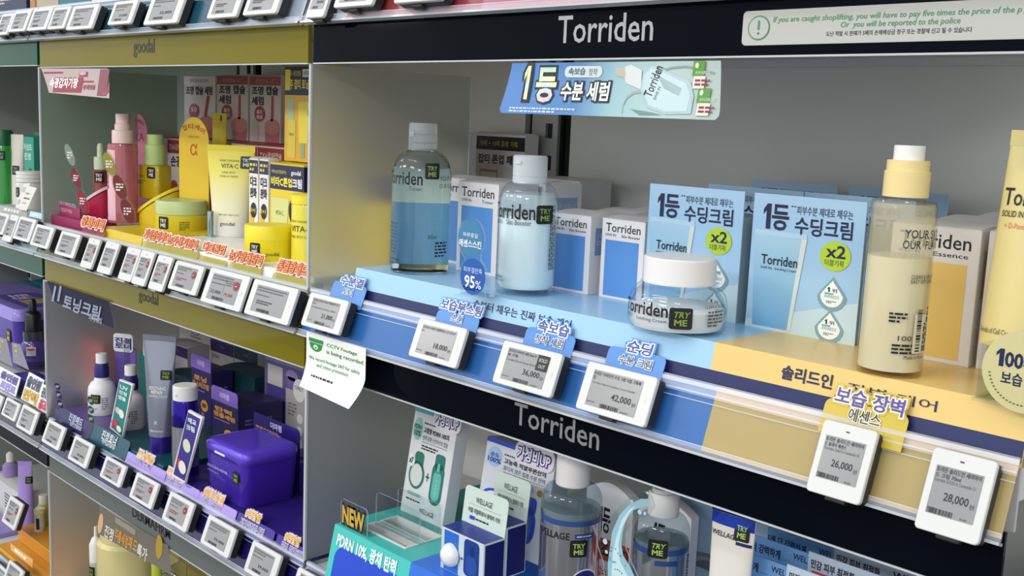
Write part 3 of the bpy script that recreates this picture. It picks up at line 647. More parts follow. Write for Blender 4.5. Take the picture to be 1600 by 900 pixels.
m = MB(); m.box(.0006, w_ - .0006, .0012, dp, 0, hb, mat('#8fa9b8', .4), .0005); m.build('carton_body', cc)
m = MB(); m.box(0, w_, 0, .0011, 0, h_, SKY); m.box(.0, w_, .0011, .0013, 0, h_, mat('#cfd6da', .5)); face_cream(m, PL((0, 0, 0)), w_, h_); m.build('front_panel', cc)
b = PZ(1149, 505, ZT)
dup(cc, 'pale blue soothing cream carton behind the clear cream jar, front of its row', (b.x - w_, b.y, b.z))
for (px, py), nm in (((1107, 286), 'second behind the clear cream jar'), ((1175, 278), 'third back, its top edge showing over the middle of the others'), ((1258, 298), 'second behind the carton next to the pump bottle'), ((1327, 290), 'last back, its corner showing behind the pump bottle')):
    q = PY(px, py, .18); yy = .196 if nm[0] == 's' else .370
    q = PY(px, py, yy); dup(cc, 'soothing cream carton ' + nm, (q.x, yy, a.z))

# ---------------------------------------------------------------- essence cartons and the cream tube
a = PZ(1512, 575, ZT); w_ = .079; h_ = PY(1534, 361, a.y).z - a.z
ec = carton('essence_carton', 'white essence carton with a golden panel beside the pump bottle', 'carton', (a.x - w_, a.y, a.z), w_, .080, h_, '#dedad6', face_torriden('Essence', '#e4c26c', 'SOLID IN'), side_planet('#c3a65a'), 'essence cartons')
dup(ec, 'white essence carton beside the yellow tube, mostly hidden by it', (a.x + .0045, a.y + .004, a.z))
dup(ec, 'white essence carton in the second row behind the golden panel', (a.x - w_ + .002, a.y + .083, a.z)); dup(ec, 'white essence carton in the second row behind the yellow tube', (a.x + .009, a.y + .087, a.z))
dup(ec, 'white essence carton in the last row, its lid propped open', (a.x - w_ + .004, a.y + .166, a.z))
def squeeze_tube(m, wd, th, hh, mm, z0=0.0, crimp=.010, wtop=None, n=32, rows=10):   # round at the foot, pressed flat at the crimped end
    rings = []; wt = wtop or wd
    for k in range(rows + 1):
        q = k / rows; a = (wd + (wt - wd) * q) / 2; b = th / 2 * (1 - q ** 1.6) + .0008
        rings.append([(a * math.copysign(abs(math.cos(2 * PI * i / n)) ** (1 - .25 * q), math.cos(2 * PI * i / n)), b * math.sin(2 * PI * i / n), z0 + (hh - crimp) * q) for i in range(n)])
    m.loft(rings, mm, smooth=True)
    m.box(-wt / 2, wt / 2, -.0008, .0008, z0 + hh - crimp - .0005, z0 + hh, mm)
def front_of_tube(wd, th, hh, wtop=None, crimp=.010, z0=0.0):     # the face of such a tube, u from its middle, v from its foot
    wt = wtop or wd
    def g(u, v, d):
        q = min(max((v - z0) / (hh - crimp), 0), 1); a = (wd + (wt - wd) * q) / 2; b = th / 2 * (1 - q ** 1.6) + .0008
        x = min(max(u / a, -1), 1); return Vector((u, -b * math.sqrt(max(0, 1 - abs(x) ** 2.2)) - d - .0004, v))
    g.flat = False; return g
q = PZ(1600, 612, ZT); yt = .075
p = PY(1528, 545, yt)
t_ = thing('cream_tube', 'pale yellow cream tube standing in a clear holder', 'tube', (p.x + .036, yt, H + ZT + .0255), rx=-.06)
m = MB(); squeeze_tube(m, .071, .040, .170, mat('#e3d28e', .35), .006, .012, .064); m.build('tube_body', t_)
m = MB(); m.lathe([(.016, -.012), (.017, .006), (.0, .006)], mat('#efe9da', .35), 28); m.build('screw_cap', t_)
m = MB(); g = front_of_tube(.071, .040, .170, .064, .012, .006)
m.txt(g, 'Torriden', -.0290, .117, .048, .0135, INK, 2, .006); m.txt(g, 'SOLID IN', -.0288, .108, .018, .0048, INK, 2, .006); m.txt(g, 'Cream', -.0065, .108, .014, .0048, INK, 2); m.txt(g, '+ D-Panthenol', -.025, .099, .026, .0042, mat('#e08358', .4), 2); m.txt(g, '5 kinds of Cell Ceramide', -.034, .016, .036, .0042, INK, 2)
m.build('label_print', t_)
q = PZ(1517, 625, ZT)
h_ = thing('acrylic_holder', 'clear acrylic holder with a round badge reading 100 hours around the yellow tube foot', 'display holder', (q.x, q.y, H + ZT))
m = MB(); m.box(0, .085, 0, .075, 0, .002, CLEAR); m.box(.003, .082, .0, .0016, .002, .020, CLEAR); m.box(.003, .0046, .0, .07, .002, .044, CLEAR); m.box(.0804, .082, .0, .07, .002, .044, CLEAR); m.box(.003, .082, .069, .0706, .002, .044, CLEAR); m.build('stand', h_)
m = MB(); m.box(.010, .075, .012, .066, .0022, .013, mat('#e9e2d6', .4), .001); m.build('foot_block', h_)
m = MB(); gb = PL((.037, -.003, .029)); R_ = .030
m.plate(gb, [(R_ * math.cos(2 * PI * k / 40), R_ * math.sin(2 * PI * k / 40)) for k in range(40)], .0012, mat('#d7cf9a', .2, alpha=.86))
gb2 = PL((.037, -.0042, .029)); m.one(gb2, -.0205, .0015, .0056, .0130, mat('#16204a', .4), 1); m.txt(gb2, '00시간', -.0138, .0010, .036, .0136, mat('#16204a', .4), 1, .03); m.txt(gb2, '보습 지속', -.0155, -.0110, .033, .0092, mat('#16204a', .4), 1, .02)
for k in range(26):
    a_ = math.radians(190 + 6.3 * k); c_, n_ = .0245 * math.cos(a_), .0245 * math.sin(a_); m.ell(gb2, c_, n_, .0009, .0006, mat('#6a6748', .4), 1)
m.build('round_badge', h_)

# ---------------------------------------------------------------- acrylic sign with two round prints
q = PZ(721, 459, ZT); w_ = PY(754, 463, q.y).x - q.x
s_ = thing('acrylic_sign', 'clear acrylic stand with two round blue prints, the lower reading 95%', 'sign', q, rz=.0)
top = PY(722, 338, q.y).z - q.z; e = .0225
m = MB(); g = PL((0, 0, 0)); c1 = (.0135, top - e); c2 = (.0195, top - e * 2.85)
arc = lambda c, a0, a1, n=10: [(c[0] + e * math.cos(math.radians(a0 + (a1 - a0) * k / n)), c[1] + e * math.sin(math.radians(a0 + (a1 - a0) * k / n))) for k in range(n + 1)]
pts = [(.0, 0), (w_ + .006, 0), (w_ + .0, .026)] + arc(c2, -20, 60, 5) + arc(c1, -40, 220, 14) + arc(c2, 130, 200, 5) + [(.0, .02)]
m.plate(g, pts, .0015, CLEAR, edge=mat('#cfe0e6', .1, alpha=.45)); m.box(0, w_ + .006, -.0, .02, 0, .0015, CLEAR); m.add([(0, -.016, .0006), (w_ + .008, -.016, .0006), (w_ + .006, 0, .0006), (0, 0, .0006)], [(0, 1, 2, 3)], mat('#d5e4ea', .1, alpha=.5)); m.build('acrylic_sheet', s_)
m = MB(); g = PL((0, -.0016, 0)); m.ell(g, *c1, e * .9, e * .9, mat('#3d7da6', .3, alpha=.93), 1); m.txt(g, '하루종일', c1[0] - .012, c1[1] + .001, .024, .005, WHITE, 2); m.txt(g, '에센스스킨', c1[0] - .018, c1[1] - .010, .036, .008, WHITE, 2, .02)
m.ell(g, *c2, e * .9, e * .9, mat('#1f57ab', .3), 1); m.txt(g, '피부결만족', c2[0] - .015, c2[1] + .004, .030, .006, mat('#cfe0f4', .4), 2); m.txt(g, '95', c2[0] - .0125, c2[1] - .0125, .016, .013, WHITE, 2, .02); m.txt(g, '%', c2[0] + .005, c2[1] - .0125, .009, .009, WHITE, 2)
m.lines(g, .004, .006, .028, .004, 2, mat('#9fb2bc', .4), 1, 2); m.build('round_prints', s_)

# ---------------------------------------------------------------- cards in the rail
DB = ('#1f3f96', '#eef3fa'); DK = ('#16224f', '#e8eff8')
talker('pale blue lettered card for the toner, at the start of the blue rail', (517, 458), (568, 471), (524, 438), (572, 449), '#4283cc', '#4a8fd4', [('수분결', (534, 443), (567, 448), (538, 431), DB, 1), ('토너', (536, 460), (551, 463), (538, 450), DK, 0)])
talker('blue card for the skin booster, above its price tag', (681, 499), (745, 518), (688, 484), (752, 498), '#4283cc', '#4a8fd4', [('보습부스팅', (691, 481), (751, 494), (694, 467), DB, 1), ('스킨', (705, 502), (722, 506), (707, 490), DK, 0)])
talker('blue card for the moisture serum, above the sold out tag', (818, 534), (894, 553), (828, 510), (900, 527), '#4283cc', '#4a8fd4', [('속보습', (842, 516), (887, 526), (846, 500), DB, 1), ('정착 세럼', (836, 535), (880, 544), (838, 522), DK, 0)])
talker('blue card for the moisture cream, standing by the dark stripe before the beige part', (946, 566), (1035, 588), (957, 540), (1041, 559), '#4283cc', '#4a8fd4', [('순딩', (981, 548), (1017, 556), (985, 532), DB, 1), ('수분 크림', (967, 567), (1018, 579), (970, 553), DK, 0)])
talker('olive yellow card for the moisture barrier essence on the beige rail', (1284, 652), (1414, 683), (1295, 621), (1421, 650), '#c6ae35', '#c6ae35', [('보습 장벽', (1308, 627), (1408, 649), (1313, 605), ('#4a3a9a', '#eee9cf'), 1), ('에센스', (1325, 657), (1375, 667), (1329, 637), ('#1c1d3a', '#e9e4c8'), 0)])

# ---------------------------------------------------------------- notices and the hanging banner
a, b = PY(478, 597, -.024), PY(570, 626, -.024); top = PY(481, 518, -.024).z
n_ = thing('camera_notice', 'white paper notice about camera recording, curling away below its green dome symbol', 'notice', (a.x, -.024, a.z))
w_ = b.x - a.x; h_ = top - a.z
def curl(u, v, d): return Vector((u, -.020 * max(0, 1 - v / (.45 * h_)) ** 1.6 * (.5 + .7 * u / w_) - d, v - .004 * max(0, 1 - v / (.45 * h_))))
curl.flat = False
m = MB(); n = 14; nx = 8
for lay, mm in ((0, PAPER), (-1, PAPER)):
    v = [curl(w_ * i / nx, h_ * j / n, lay * .0002) for j in range(n + 1) for i in range(nx + 1)]
    f = [(j * (nx + 1) + i, j * (nx + 1) + i + 1, (j + 1) * (nx + 1) + i + 1, (j + 1) * (nx + 1) + i) for j in range(n) for i in range(nx)]
    m.add(v, f if lay == 0 else [tuple(reversed(x)) for x in f], mm, True)
G1 = mat('#1f8a3c', .4)
m.rect(curl, .045 * w_, .83 * h_, .30 * w_, .905 * h_, G1, 1)
m.strip(curl, .055 * w_, .29 * w_, lambda u: .82 * h_ - .16 * h_ * math.sqrt(max(0, 1 - ((u - .1725 * w_) / (.1175 * w_)) ** 2)), lambda u: .82 * h_, 14, G1, 1)
m.ell(curl, .172 * w_, .745 * h_, .04 * w_, .045 * h_, PAPER, 2); m.ell(curl, .172 * w_, .735 * h_, .018 * w_, .02 * h_, G1, 3)
m.txt(curl, 'CCTV Footage', .36 * w_, .80 * h_, .50 * w_, .085 * h_, G1, 1, .02); m.txt(curl, 'is being recorded', .36 * w_, .665 * h_, .60 * w_, .095 * h_, G1, 1, .02)
m.txt(curl, 'We record footage 24/7 for safety', .05 * w_, .47 * h_, .86 * w_, .085 * h_, G1, 1, .01); m.txt(curl, 'and crime prevention', .19 * w_, .365 * h_, .54 * w_, .085 * h_, G1, 1, .01); m.lines(curl, .14 * w_, .20 * h_, .66 * w_, .06 * h_, 1, INK, 1, 4)
m.build('sheet', n_)
a, b = PY(1158, 77, -.0035), PY(1600, 62, -.0035)
zb = PY(1300, 68, -.0035).z; zt = PY(1160, 18, -.0035).z; w_ = .62; h_ = zt - zb
n_ = thing('shoplifting_notice', 'pale grey notice strip lettered in green about shoplifting, on the upper black panel', 'notice', (a.x, -.0032, zb))
m = MB(); g = PL((0, 0, 0)); m.plate(g, rr2(0, 0, w_, h_, .004), .0004, mat('#b9bab4', .3)); g = PL((0, -.0004, 0))
cu, cv = PY(1186, 45, -.0035).x - a.x, .5 * h_; G2 = mat('#3f8a5c', .4)
m.ell(g, cu, cv, .0108, .0102, G2, 1); m.ell(g, cu, cv, .0096, .0090, mat('#b9bab4', .3), 2); m.rrect(g, cu - .0010, cv - .0018, cu + .0010, cv + .0062, .0008, G2, 3); m.ell(g, cu, cv - .0045, .0011, .0011, G2, 3)
sx = lambda px, py: PY(px, py, -.0035).x - a.x
u0 = sx(1208, 35); u1 = sx(1596, 15)
m.txt(g, 'If you are caught shoplifting, you will have to pay five times the price of the p', u0, .60 * h_, u1 - u0, .20 * h_, G2, 1, .008, 0, .16)
m.txt(g, 'roduct.', u1 + .002, .60 * h_, .045, .20 * h_, G2, 1, .008, 0, .16)
u0 = sx(1313, 40); u1 = sx(1500, 32); m.txt(g, 'Or  you will be reported to the police', u0, .385 * h_, u1 - u0, .20 * h_, G2, 1, .008, 0, .16)
u0 = sx(1291, 55); u1 = sx(1519, 48); m.txt(g, '도난 적발 시 판매가 5배의 손해배상금 청구 또는 경찰에 신고 될 수 있습니다', u0, .20 * h_, u1 - u0, .135 * h_, INK, 1, .008)
m.build('strip_sheet', n_)
yb = -.009
a = PY(783, 175, yb); b = PY(1131, 176, yb); zt = H + .400 - .336 - .004; zb = PY(950, 182, yb).z
w_ = b.x - a.x; h_ = zt - zb
n_ = thing('hanging_banner', 'curved blue hanging banner with foil lettering and a dropper bottle picture', 'banner', (a.x, yb, zb))
def bow(u, v, d): q = max(0.0, 1 - v / h_); return Vector((u, -.009 * q ** 1.5 - d + .004, v))
bow.flat = False
BAN = ramp('banner_print', ((0, '#3f78bf'), (.38, '#3f77ad'), (.55, '#8db4bd'), (.75, '#a9c2be'), (1, '#9fb0a9')), 0, 0, w_)
def edge_l(v): q = v / h_; return w_ * (.0 + .035 * q ** .8) + (.018 * w_ * (1 - math.sqrt(max(0, 1 - (1 - q / .18) ** 2))) if q < .18 else 0)
def edge_r(v): q = v / h_; return w_ * (1 - .035 * q ** .8) - (.018 * w_ * (1 - math.sqrt(max(0, 1 - (1 - q / .18) ** 2))) if q < .18 else 0)
m = MB(); rows = 16; nx = 12
for lay, mm in ((0, BAN), (-2, mat('#d5dade', .4))):
    v = []
    for j in range(rows + 1):
        z = h_ * j / rows; l, r_ = edge_l(z), edge_r(z); v += [bow(l + (r_ - l) * i / nx, z, lay * .0002) for i in range(nx + 1)]
    f = [(j * (nx + 1) + i, j * (nx + 1) + i + 1, (j + 1) * (nx + 1) + i + 1, (j + 1) * (nx + 1) + i) for j in range(rows) for i in range(nx)]
    m.add(v, f if lay == 0 else [tuple(reversed(x)) for x in f], mm, True)
def bt(t, x0, y0, x1, y1, cols, bolds, L=2):
    A = TPb(x0, y1); B = TPb(x1, y0)
    for k, (c, bo) in enumerate(zip(cols, bolds)): m.txt(bow, t, A[0], A[1], B[0] - A[0], B[1] - A[1], c, L + k * 2, bo)
def TPb(px, py):
    q = PY(px, py, yb); 
    for _ in range(4): v = q.z - zb; q = PY(px, py, bow(0, min(max(v, 0), h_), 0).y + yb)
    return q.x - a.x, q.z - zb
A = TPb(815, 155); B = TPb(832, 103); m.one(bow, A[0], A[1], B[0] - A[0], B[1] - A[1], INK, 2, .0035); m.one(bow, A[0], A[1], B[0] - A[0], B[1] - A[1], holo(), 4); bt('등', 835, 107, 873, 158, (INK, holo()), (.09, .03))
bt('수분 세럼', 876, 129, 955, 156, (INK, mat('#d6dadb', .3)), (.12, .03), 3)
A, B = TPb(882, 121), TPb(943, 103); m.rrect(bow, A[0], A[1], B[0], B[1], .006, mat('#c3ccc9', .35), 2); bt('속보습', 889, 106, 916, 117, (mat('#28577f', .4),), (.03,), 3); bt('정착', 920, 107, 935, 118, (mat('#28577f', .4),), (.004,), 3)
A, B = TPb(795, 175), TPb(900, 164); m.lines(bow, A[0], A[1], B[0] - A[0], .006, 2, mat('#b9d2ee', .4), 2, 3)
# dropper bottle picture: bulb, collar, body, pipette
def quad(pts, c, L): m.poly(bow, [TPb(*q) for q in pts], c, L)
def ribbon(px, wd, mm, L):
    up = [TPb(x, y - wd) for x, y in px]; dn = [TPb(x, y + wd) for x, y in px]
    for i in range(len(px) - 1): m.poly(bow, [dn[i], dn[i + 1], up[i + 1], up[i]], mm, L)
ribbon(((972, 178), (974, 164), (980, 152), (990, 145), (1008, 142)), 2.4, mat('#8fa3a3', .4), 2)
ribbon(((1030, 112), (1050, 106), (1072, 104), (1098, 108), (1117, 115)), 1.8, mat('#7f9494', .4), 2)
quad([(985, 170), (1020, 176), (1035, 180), (1000, 180)], mat('#5f8a80', .4), 2)
quad([(962, 106), (978, 106), (979, 122), (964, 118)], mat('#b9ad9c', .4), 3); quad([(978, 104), (987, 101), (1004, 110), (1002, 140), (979, 130), (976, 118)], mat('#ccd2d2', .4), 3)
BOT = [(1006, 112), (1018, 103), (1030, 105), (1080, 128), (1085, 150), (1080, 178), (1040, 179), (1012, 168), (1001, 140)]
quad(list(reversed(BOT)), mat('#9fb9c0', .3), 3); quad(list(reversed([(1008, 117), (1018, 107), (1028, 109), (1074, 131), (1079, 150), (1074, 174), (1040, 175), (1014, 164), (1005, 140)])), mat('#b3ccd0', .3), 4); quad([(1030, 118), (1066, 138), (1062, 150), (1026, 132)], mat('#8fa9ae', .3), 5)
A = TPb(1019, 153); m.txt(bow, 'Torriden', A[0], A[1], .0285, .0100, INK, 6, .012, 1.28); A = TPb(1027, 158); m.txt(bow, 'DIVE IN', A[0] - .001, A[1] + .001, .012, .0030, INK, 6, 0, 1.28)
for (x0, y0, x1, y1) in ((1083, 95, 1104, 119), (1089, 138, 1113, 161)):
    A, B = TPb(x0, y1), TPb(x1, y0); m.rect(bow, A[0], A[1], B[0], B[1], mat('#4f8a2e', .4), 5); m.rect(bow, A[0] + .002, A[1] - .011, B[0] + .002, A[1], mat('#d3d4cc', .4), 5); m.lines(bow, A[0] + .004, A[1] - .009, .016, .007, 2, TR, 6, 5); m.txt(bow, 'AWARDS', A[0] + .003, A[1] + .0015, .016, .003, mat('#cfe0b5', .4), 6); m.ell(bow, A[0] + .004, B[1] - .004, .002, .0025, mat('#cfe0b5', .4), 6)
m.build('banner_sheet', n_)
# ================================================================ yellow bay, middle shelf
def FB(px0, pyt, pyb, px1, y):         # x0, x1, z0, z1 of an upright face in the plane Y = y from its far edge and its near edge
    A, T = PY(px0, pyb, y), PY(px0, pyt, y); return A.x, PY(px1, pyb, y).x, A.z, T.z
ZY = -.216
YD = '#e5cf2a'; YL = '#efe04a'; LG = '#bcd08e'
def simple_step(label, x0, x1, z0, z1, y0, y1, c, extra=None):
    m = MB(); mm = mat(c, .32, wear=.05)
    m.loft([[(x0, y0 - .004, z0), (x1, y0 - .004, z0), (x1, y1, z0), (x0, y1, z0)], [(x0, y0, z1 - .001), (x1, y0, z1 - .001), (x1, y1, z1 - .001), (x0, y1, z1 - .001)], [(x0 + .001, y0 + .001, z1), (x1 - .001, y0 + .001, z1), (x1 - .001, y1, z1), (x0 + .001, y1, z1)]], mm)
    if extra: extra(m)
    o = m.build('display_step'); return tag(o, label, 'display step')
xs = PZ(219, 388, -.232).x
simple_step('white display step under the yellow cream jars', xs, -1.200, H - .2355, H + ZY, .012, .24, '#f0efe9')
simple_step('low yellow display step behind the narrow price tags', PZ(163, 372, -.232).x - .02, xs - .003, H - .2355, H - .2135, .012, .26, '#d9bd22')

def tube_thing(name, label, p, wd, th, hh, col, rz, prints=None, cap=None, group=None, wtop=None, rough=.35, stick=None, lean=0.0):
    r = thing(name, label, 'tube', p, group, rz, lean)
    m = MB(); z0 = .012 if cap else 0; squeeze_tube(m, wd, th, hh - z0, mat(col, rough) if isinstance(col, str) else col, z0, .010, wtop or wd); m.build('tube_body', r)
    if cap: m = MB(); m.lathe([(th * .42, 0), (th * .46, .001), (th * .46, z0), (0, z0)], mat(cap, .35), 28); m.build('screw_cap', r)
    if prints: m = MB(); prints(m, front_of_tube(wd, th, hh - z0, wtop or wd, .010, z0)); m.build('label_print', r)
    if stick: sticker(r, front_of_tube(wd, th, hh - z0, wtop or wd, .010, z0), *stick)
    return r
GI = mat('#6b6f2a', .4); GD = mat('#4c4f2f', .4)
p = PZ(361, 369, ZY); p = Vector((p.x, p.y, H + ZY)); s = mpp(p); hh = 141 * s
def pr(m, g):
    m.rect(g, -20 * s, 1 * s, 26 * s, 20 * s, mat('#e3e2dc', .35), 1)
    m.txt(g, 'GREEN TANGERINE', -17 * s, 116 * s, 31 * s, 3 * s, GI, 2); m.txt(g, 'VITA·C', -14 * s, 106 * s, 27 * s, 6.5 * s, GD, 2, .006); m.txt(g, 'DARK SPOT', -12 * s, 98 * s, 21 * s, 3 * s, GI, 2); m.txt(g, 'TONE UP CREAM', -16 * s, 92 * s, 29 * s, 3 * s, GI, 2)
    m.txt(g, 'SPF 50+ PA++++', -15 * s, 33 * s, 32 * s, 3 * s, GI, 2); m.txt(g, 'goodal', -12 * s, 16 * s, 23 * s, 7.5 * s, mat('#3d4030', .4), 2, .004)
tube_thing('cream_tube', 'large pale yellow cream tube with a black tester sticker by its crimped top', p, 54 * s, 34 * s, hh, ramp('tube_blend', ((0, '#e6e4d8'), (.35, '#e8e4c0'), (.72, '#e8de62'), (1, '#e6d530')), 2, 0, hh), .72, pr, wtop=76 * s, stick=(16 * s, 106 * s, 19 * s, 19 * s, '#e4e4de'))
p = PZ(343, 345, ZY); s = mpp(p)
tube_thing('cream_tube', 'slim bright yellow tube standing behind the large pale tube', (p.x, p.y, H + ZY), 24 * s, 20 * s, 166 * s, '#e2cc25', .6, lambda m, g: m.rect(g, 2 * s, 154 * s, 4 * s, 163 * s, INK, 2))
def jar(name, label, px, py, z, half, prof_b, prof_l, cb, cl, prints, stick, a0=-60, rough=.3, alpha=1.0):
    p = PZ(px, py, z); s = mpp(p); r = half * s
    t = thing(name, label, 'jar', p)
    m = MB(); m.lathe([(0, .0)] + [(a * r, b * s) for a, b in prof_b] + [(0, prof_b[-1][1] * s)], mat(cb, rough), 44); m.build('jar_body', t)
    m = MB(); m.lathe([(a * r, b * s) for a, b in prof_l] + [(0, prof_l[-1][1] * s)], mat(cl, .38), 44); m.build('lid', t)
    if prints: m = MB(); prints(m, CY(r * prof_b[1][0], 0, a0), r, s); m.build('label_print', t)
    if stick: sticker(t, CY(r * prof_b[1][0] + .0002, 0, stick[0]), -9 * s, stick[1] * s, 18 * s, 19 * s, '#e4e4de')
    return t
jar('cream_jar', 'yellow cream jar with a pale green lid on the white step', 283, 359, ZY, 40, ((.97, .0), (1, 2), (1, 24), (.97, 25)), ((.93, 25), (.96, 26), (.96, 45), (.94, 46.5)), '#d9c92c', '#bfd093', lambda m, g, r, s: m.lines(g, 20 * s, 3 * s, 15 * s, 14 * s, 5, GI, 2, 3), (-68, 4))
jar('cream_jar', 'plain bright yellow jar near the divider, one third hidden by its own tag cards', 420, 409, -.221, 37.5, ((.98, 0), (1, 1), (1, 36), (.99, 36.5)), ((.985, 36.5), (1, 37), (1, 56), (.96, 58.5)), '#ecd81f', '#f0dc25', lambda m, g, r, s: m.txt(g, 'goodal', 12 * s, 12 * s, 22 * s, 7 * s, mat('#3d4030', .4), 2, .004), (-66, 14))
p = PZ(482, 414, -.221); s = mpp(p)
t = thing('pad_bottle', 'yellow round bottle touching the near frosted divider, green lettering on its front', 'bottle', p)
r = 27 * s; m = MB(); m.lathe([(0, 0), (r, 0), (r, 92 * s), (r * .97, 95 * s), (0, 95 * s)], mat('#e2d53c', .25, coat=.3), 40); m.build('bottle_body', t)
m = MB(); m.lathe([(r * .95, 95 * s), (r * 1.03, 96 * s), (r * 1.03, 109 * s), (r * .9, 111 * s), (0, 111 * s)], mat('#f0df3a', .3), 40); m.build('lid', t)
m = MB(); g = CY(r, 0, -70); m.txt(g, 'GREEN TANGERINE', -18 * s, 68 * s, 40 * s, 3.4 * s, GI, 2); m.txt(g, 'VITA-C', -16 * s, 54 * s, 40 * s, 9 * s, GD, 2, .006); m.txt(g, 'DARK SPOT CARE', -18 * s, 44 * s, 40 * s, 4 * s, GI, 2); m.build('label_print', t)
p = PZ(329, 370, ZY); s = mpp(p); m = MB(); m.lathe([(8 * s, 0), (8 * s, 2 * s), (5 * s, 3 * s), (5 * s, 40 * s), (4 * s, 41 * s), (0, 41 * s)], mat('#9fb8bb', .15, metal=.8), 24)
m.thing('eye_serum_stick', 'slim silvery stick on a round foot between the jar and the large tube', 'cosmetic stick', p)
# cartons
def face_txa(m, g, w, h):
    m.rect(g, .0, .83 * h, w, .985 * h, mat('#8e1f2b', .4), 1); m.txt(g, 'TXA광채캡슐', .08 * w, .87 * h, .8 * w, .07 * h, mat('#e3c9c4', .4), 2, .01); m.txt(g, '손광채', .16 * w, .68 * h, .72 * w, .12 * h, INK, 2, .03)
    m.ell(g, .3 * w, .4 * h, .2 * w, .12 * h, mat('#a02531', .4), 2)
def side_red(m, g, w, h): m.rect(g, .1 * w, .1 * h, .9 * w, .8 * h, mat('#7c5a58', .5), 1)
x0, x1, z0, z1 = FB(361, 224, 330, 401, .25); w_ = x1 - x0
txa = carton('serum_carton', 'white serum carton with a dark red band, beside the slim yellow tube', 'carton', (x0, .25, H - .2355), w_, .14, z1 - H + .2355, '#d8cfca', face_txa, side_red, 'red banded serum cartons', lid='#b5443f')
dup(txa, 'white serum carton with a dark red band, under the rightward capsule carton', (x0 + w_ + .003, .25, H - .2355))
txe = x0 + 2 * w_ + .006; xl = PY(262, 230, .25).x
dup(txa, 'white serum carton with a dark red band, between the pump and the yellow arch', (xl, .25, H - .2355))
dup(txa, 'white serum carton with a dark red band, behind the yellow arch board', (xl - w_ - .004, .24, H - .2355))
zt_ = z1 + .004
def face_capsule(first):
    def fn(m, g, w, h):
        R = mat('#a01c2e', .4)
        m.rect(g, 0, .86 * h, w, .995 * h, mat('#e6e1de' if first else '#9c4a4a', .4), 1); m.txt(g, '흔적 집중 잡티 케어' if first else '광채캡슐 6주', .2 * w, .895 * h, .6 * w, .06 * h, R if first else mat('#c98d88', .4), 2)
        if first: m.txt(g, '조명 캡슐 세럼', .08 * w, .70 * h, .84 * w, .13 * h, INK, 2, .03)
        else: m.txt(g, '조명 캡슐', .08 * w, .72 * h, .84 * w, .125 * h, INK, 2, .03); m.txt(g, '세럼', .08 * w, .565 * h, .38 * w, .125 * h, INK, 2, .03)
        m.poly(g, [(.66 * w, .36 * h), (.74 * w, .34 * h), (.84 * w, .68 * h), (.76 * w, .69 * h)] if first else [(.70 * w, .33 * h), (.78 * w, .33 * h), (.78 * w, .70 * h), (.72 * w, .70 * h)], mat('#b52c3a', .35), 3)
        m.ell(g, .34 * w, .43 * h, .17 * w, .12 * h, R, 3); m.txt(g, '50' if first else '추가', .25 * w, .42 * h, .18 * w, .07 * h, WHITE, 4, .02)
        if not first: m.txt(g, '증정', .25 * w, .35 * h, .18 * w, .06 * h, WHITE, 4, .02)
        m.ell(g, .74 * w, .24 * h, .24 * w, .12 * h, mat('#c97f76', .4), 3); m.rect(g, .52 * w, .0, .97 * w, .2 * h, mat('#b5606a', .4), 2); m.rect(g, .13 * w, .02 * h, .30 * w, .2 * h, mat('#d7a9b4', .4), 2); m.rect(g, .14 * w, .2 * h, .29 * w, .36 * h, mat('#aebf97', .4), 2)
    return fn
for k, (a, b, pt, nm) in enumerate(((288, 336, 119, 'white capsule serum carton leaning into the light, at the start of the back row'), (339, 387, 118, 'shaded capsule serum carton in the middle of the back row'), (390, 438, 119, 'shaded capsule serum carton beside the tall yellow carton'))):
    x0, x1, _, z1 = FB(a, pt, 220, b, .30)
    carton('capsule_carton', nm, 'carton', (x0, .30, zt_), x1 - x0, .08, z1 - zt_, '#ddd5d2' if k == 0 else '#cbbfba', face_capsule(k == 0), side_red, 'capsule serum cartons')  # shade is put into the paper colour of all but the first
def face_big(m, g, w, h):
    Nv = mat('#1a1a45', .4); Yy = mat('#e9d53a', .4)
    m.rect(g, 0, .70 * h, w, h, Nv, 1); m.txt(g, '1', .05 * w, .76 * h, .10 * w, .20 * h, Yy, 2, .03); m.txt(g, '위 세럼앰플', .18 * w, .90 * h, .32 * w, .055 * h, Yy, 2); m.rect(g, .55 * w, .89 * h, .92 * w, .97 * h, WHITE, 2); m.txt(g, 'UPGRADE', .57 * w, .905 * h, .33 * w, .045 * h, INK, 3)
    m.txt(g, '주 잡티 토닝 세럼', .17 * w, .765 * h, .80 * w, .10 * h, Yy, 2, .03)
    m.rect(g, .03 * w, .01 * h, .97 * w, .68 * h, mat('#e0a92a', .4), 1)
    m.rrect(g, .10 * w, .42 * h, .30 * w, .66 * h, .02 * w, mat('#a9bd8c', .4), 2); m.rrect(g, .11 * w, .04 * h, .36 * w, .44 * h, .03 * w, mat('#d9c43a', .4), 3); m.txt(g, 'VITA·C', .16 * w, .27 * h, .16 * w, .03 * h, GD, 4)
    m.poly(g, [(.46 * w, .2 * h), (.72 * w, .2 * h), (.78 * w, .63 * h), (.43 * w, .63 * h)], Yy, 2); m.rect(g, .52 * w, .04 * h, .64 * w, .2 * h, mat('#93aa7c', .4), 3); m.ell(g, .86 * w, .52 * h, .13 * w, .09 * h, Nv, 3); m.txt(g, '순', .80 * w, .49 * h, .1 * w, .06 * h, WHITE, 4, .02)
x0, x1, z0, z1 = FB(444, 104, 242, 497, .2585)
tall = (x0, x1, z1)
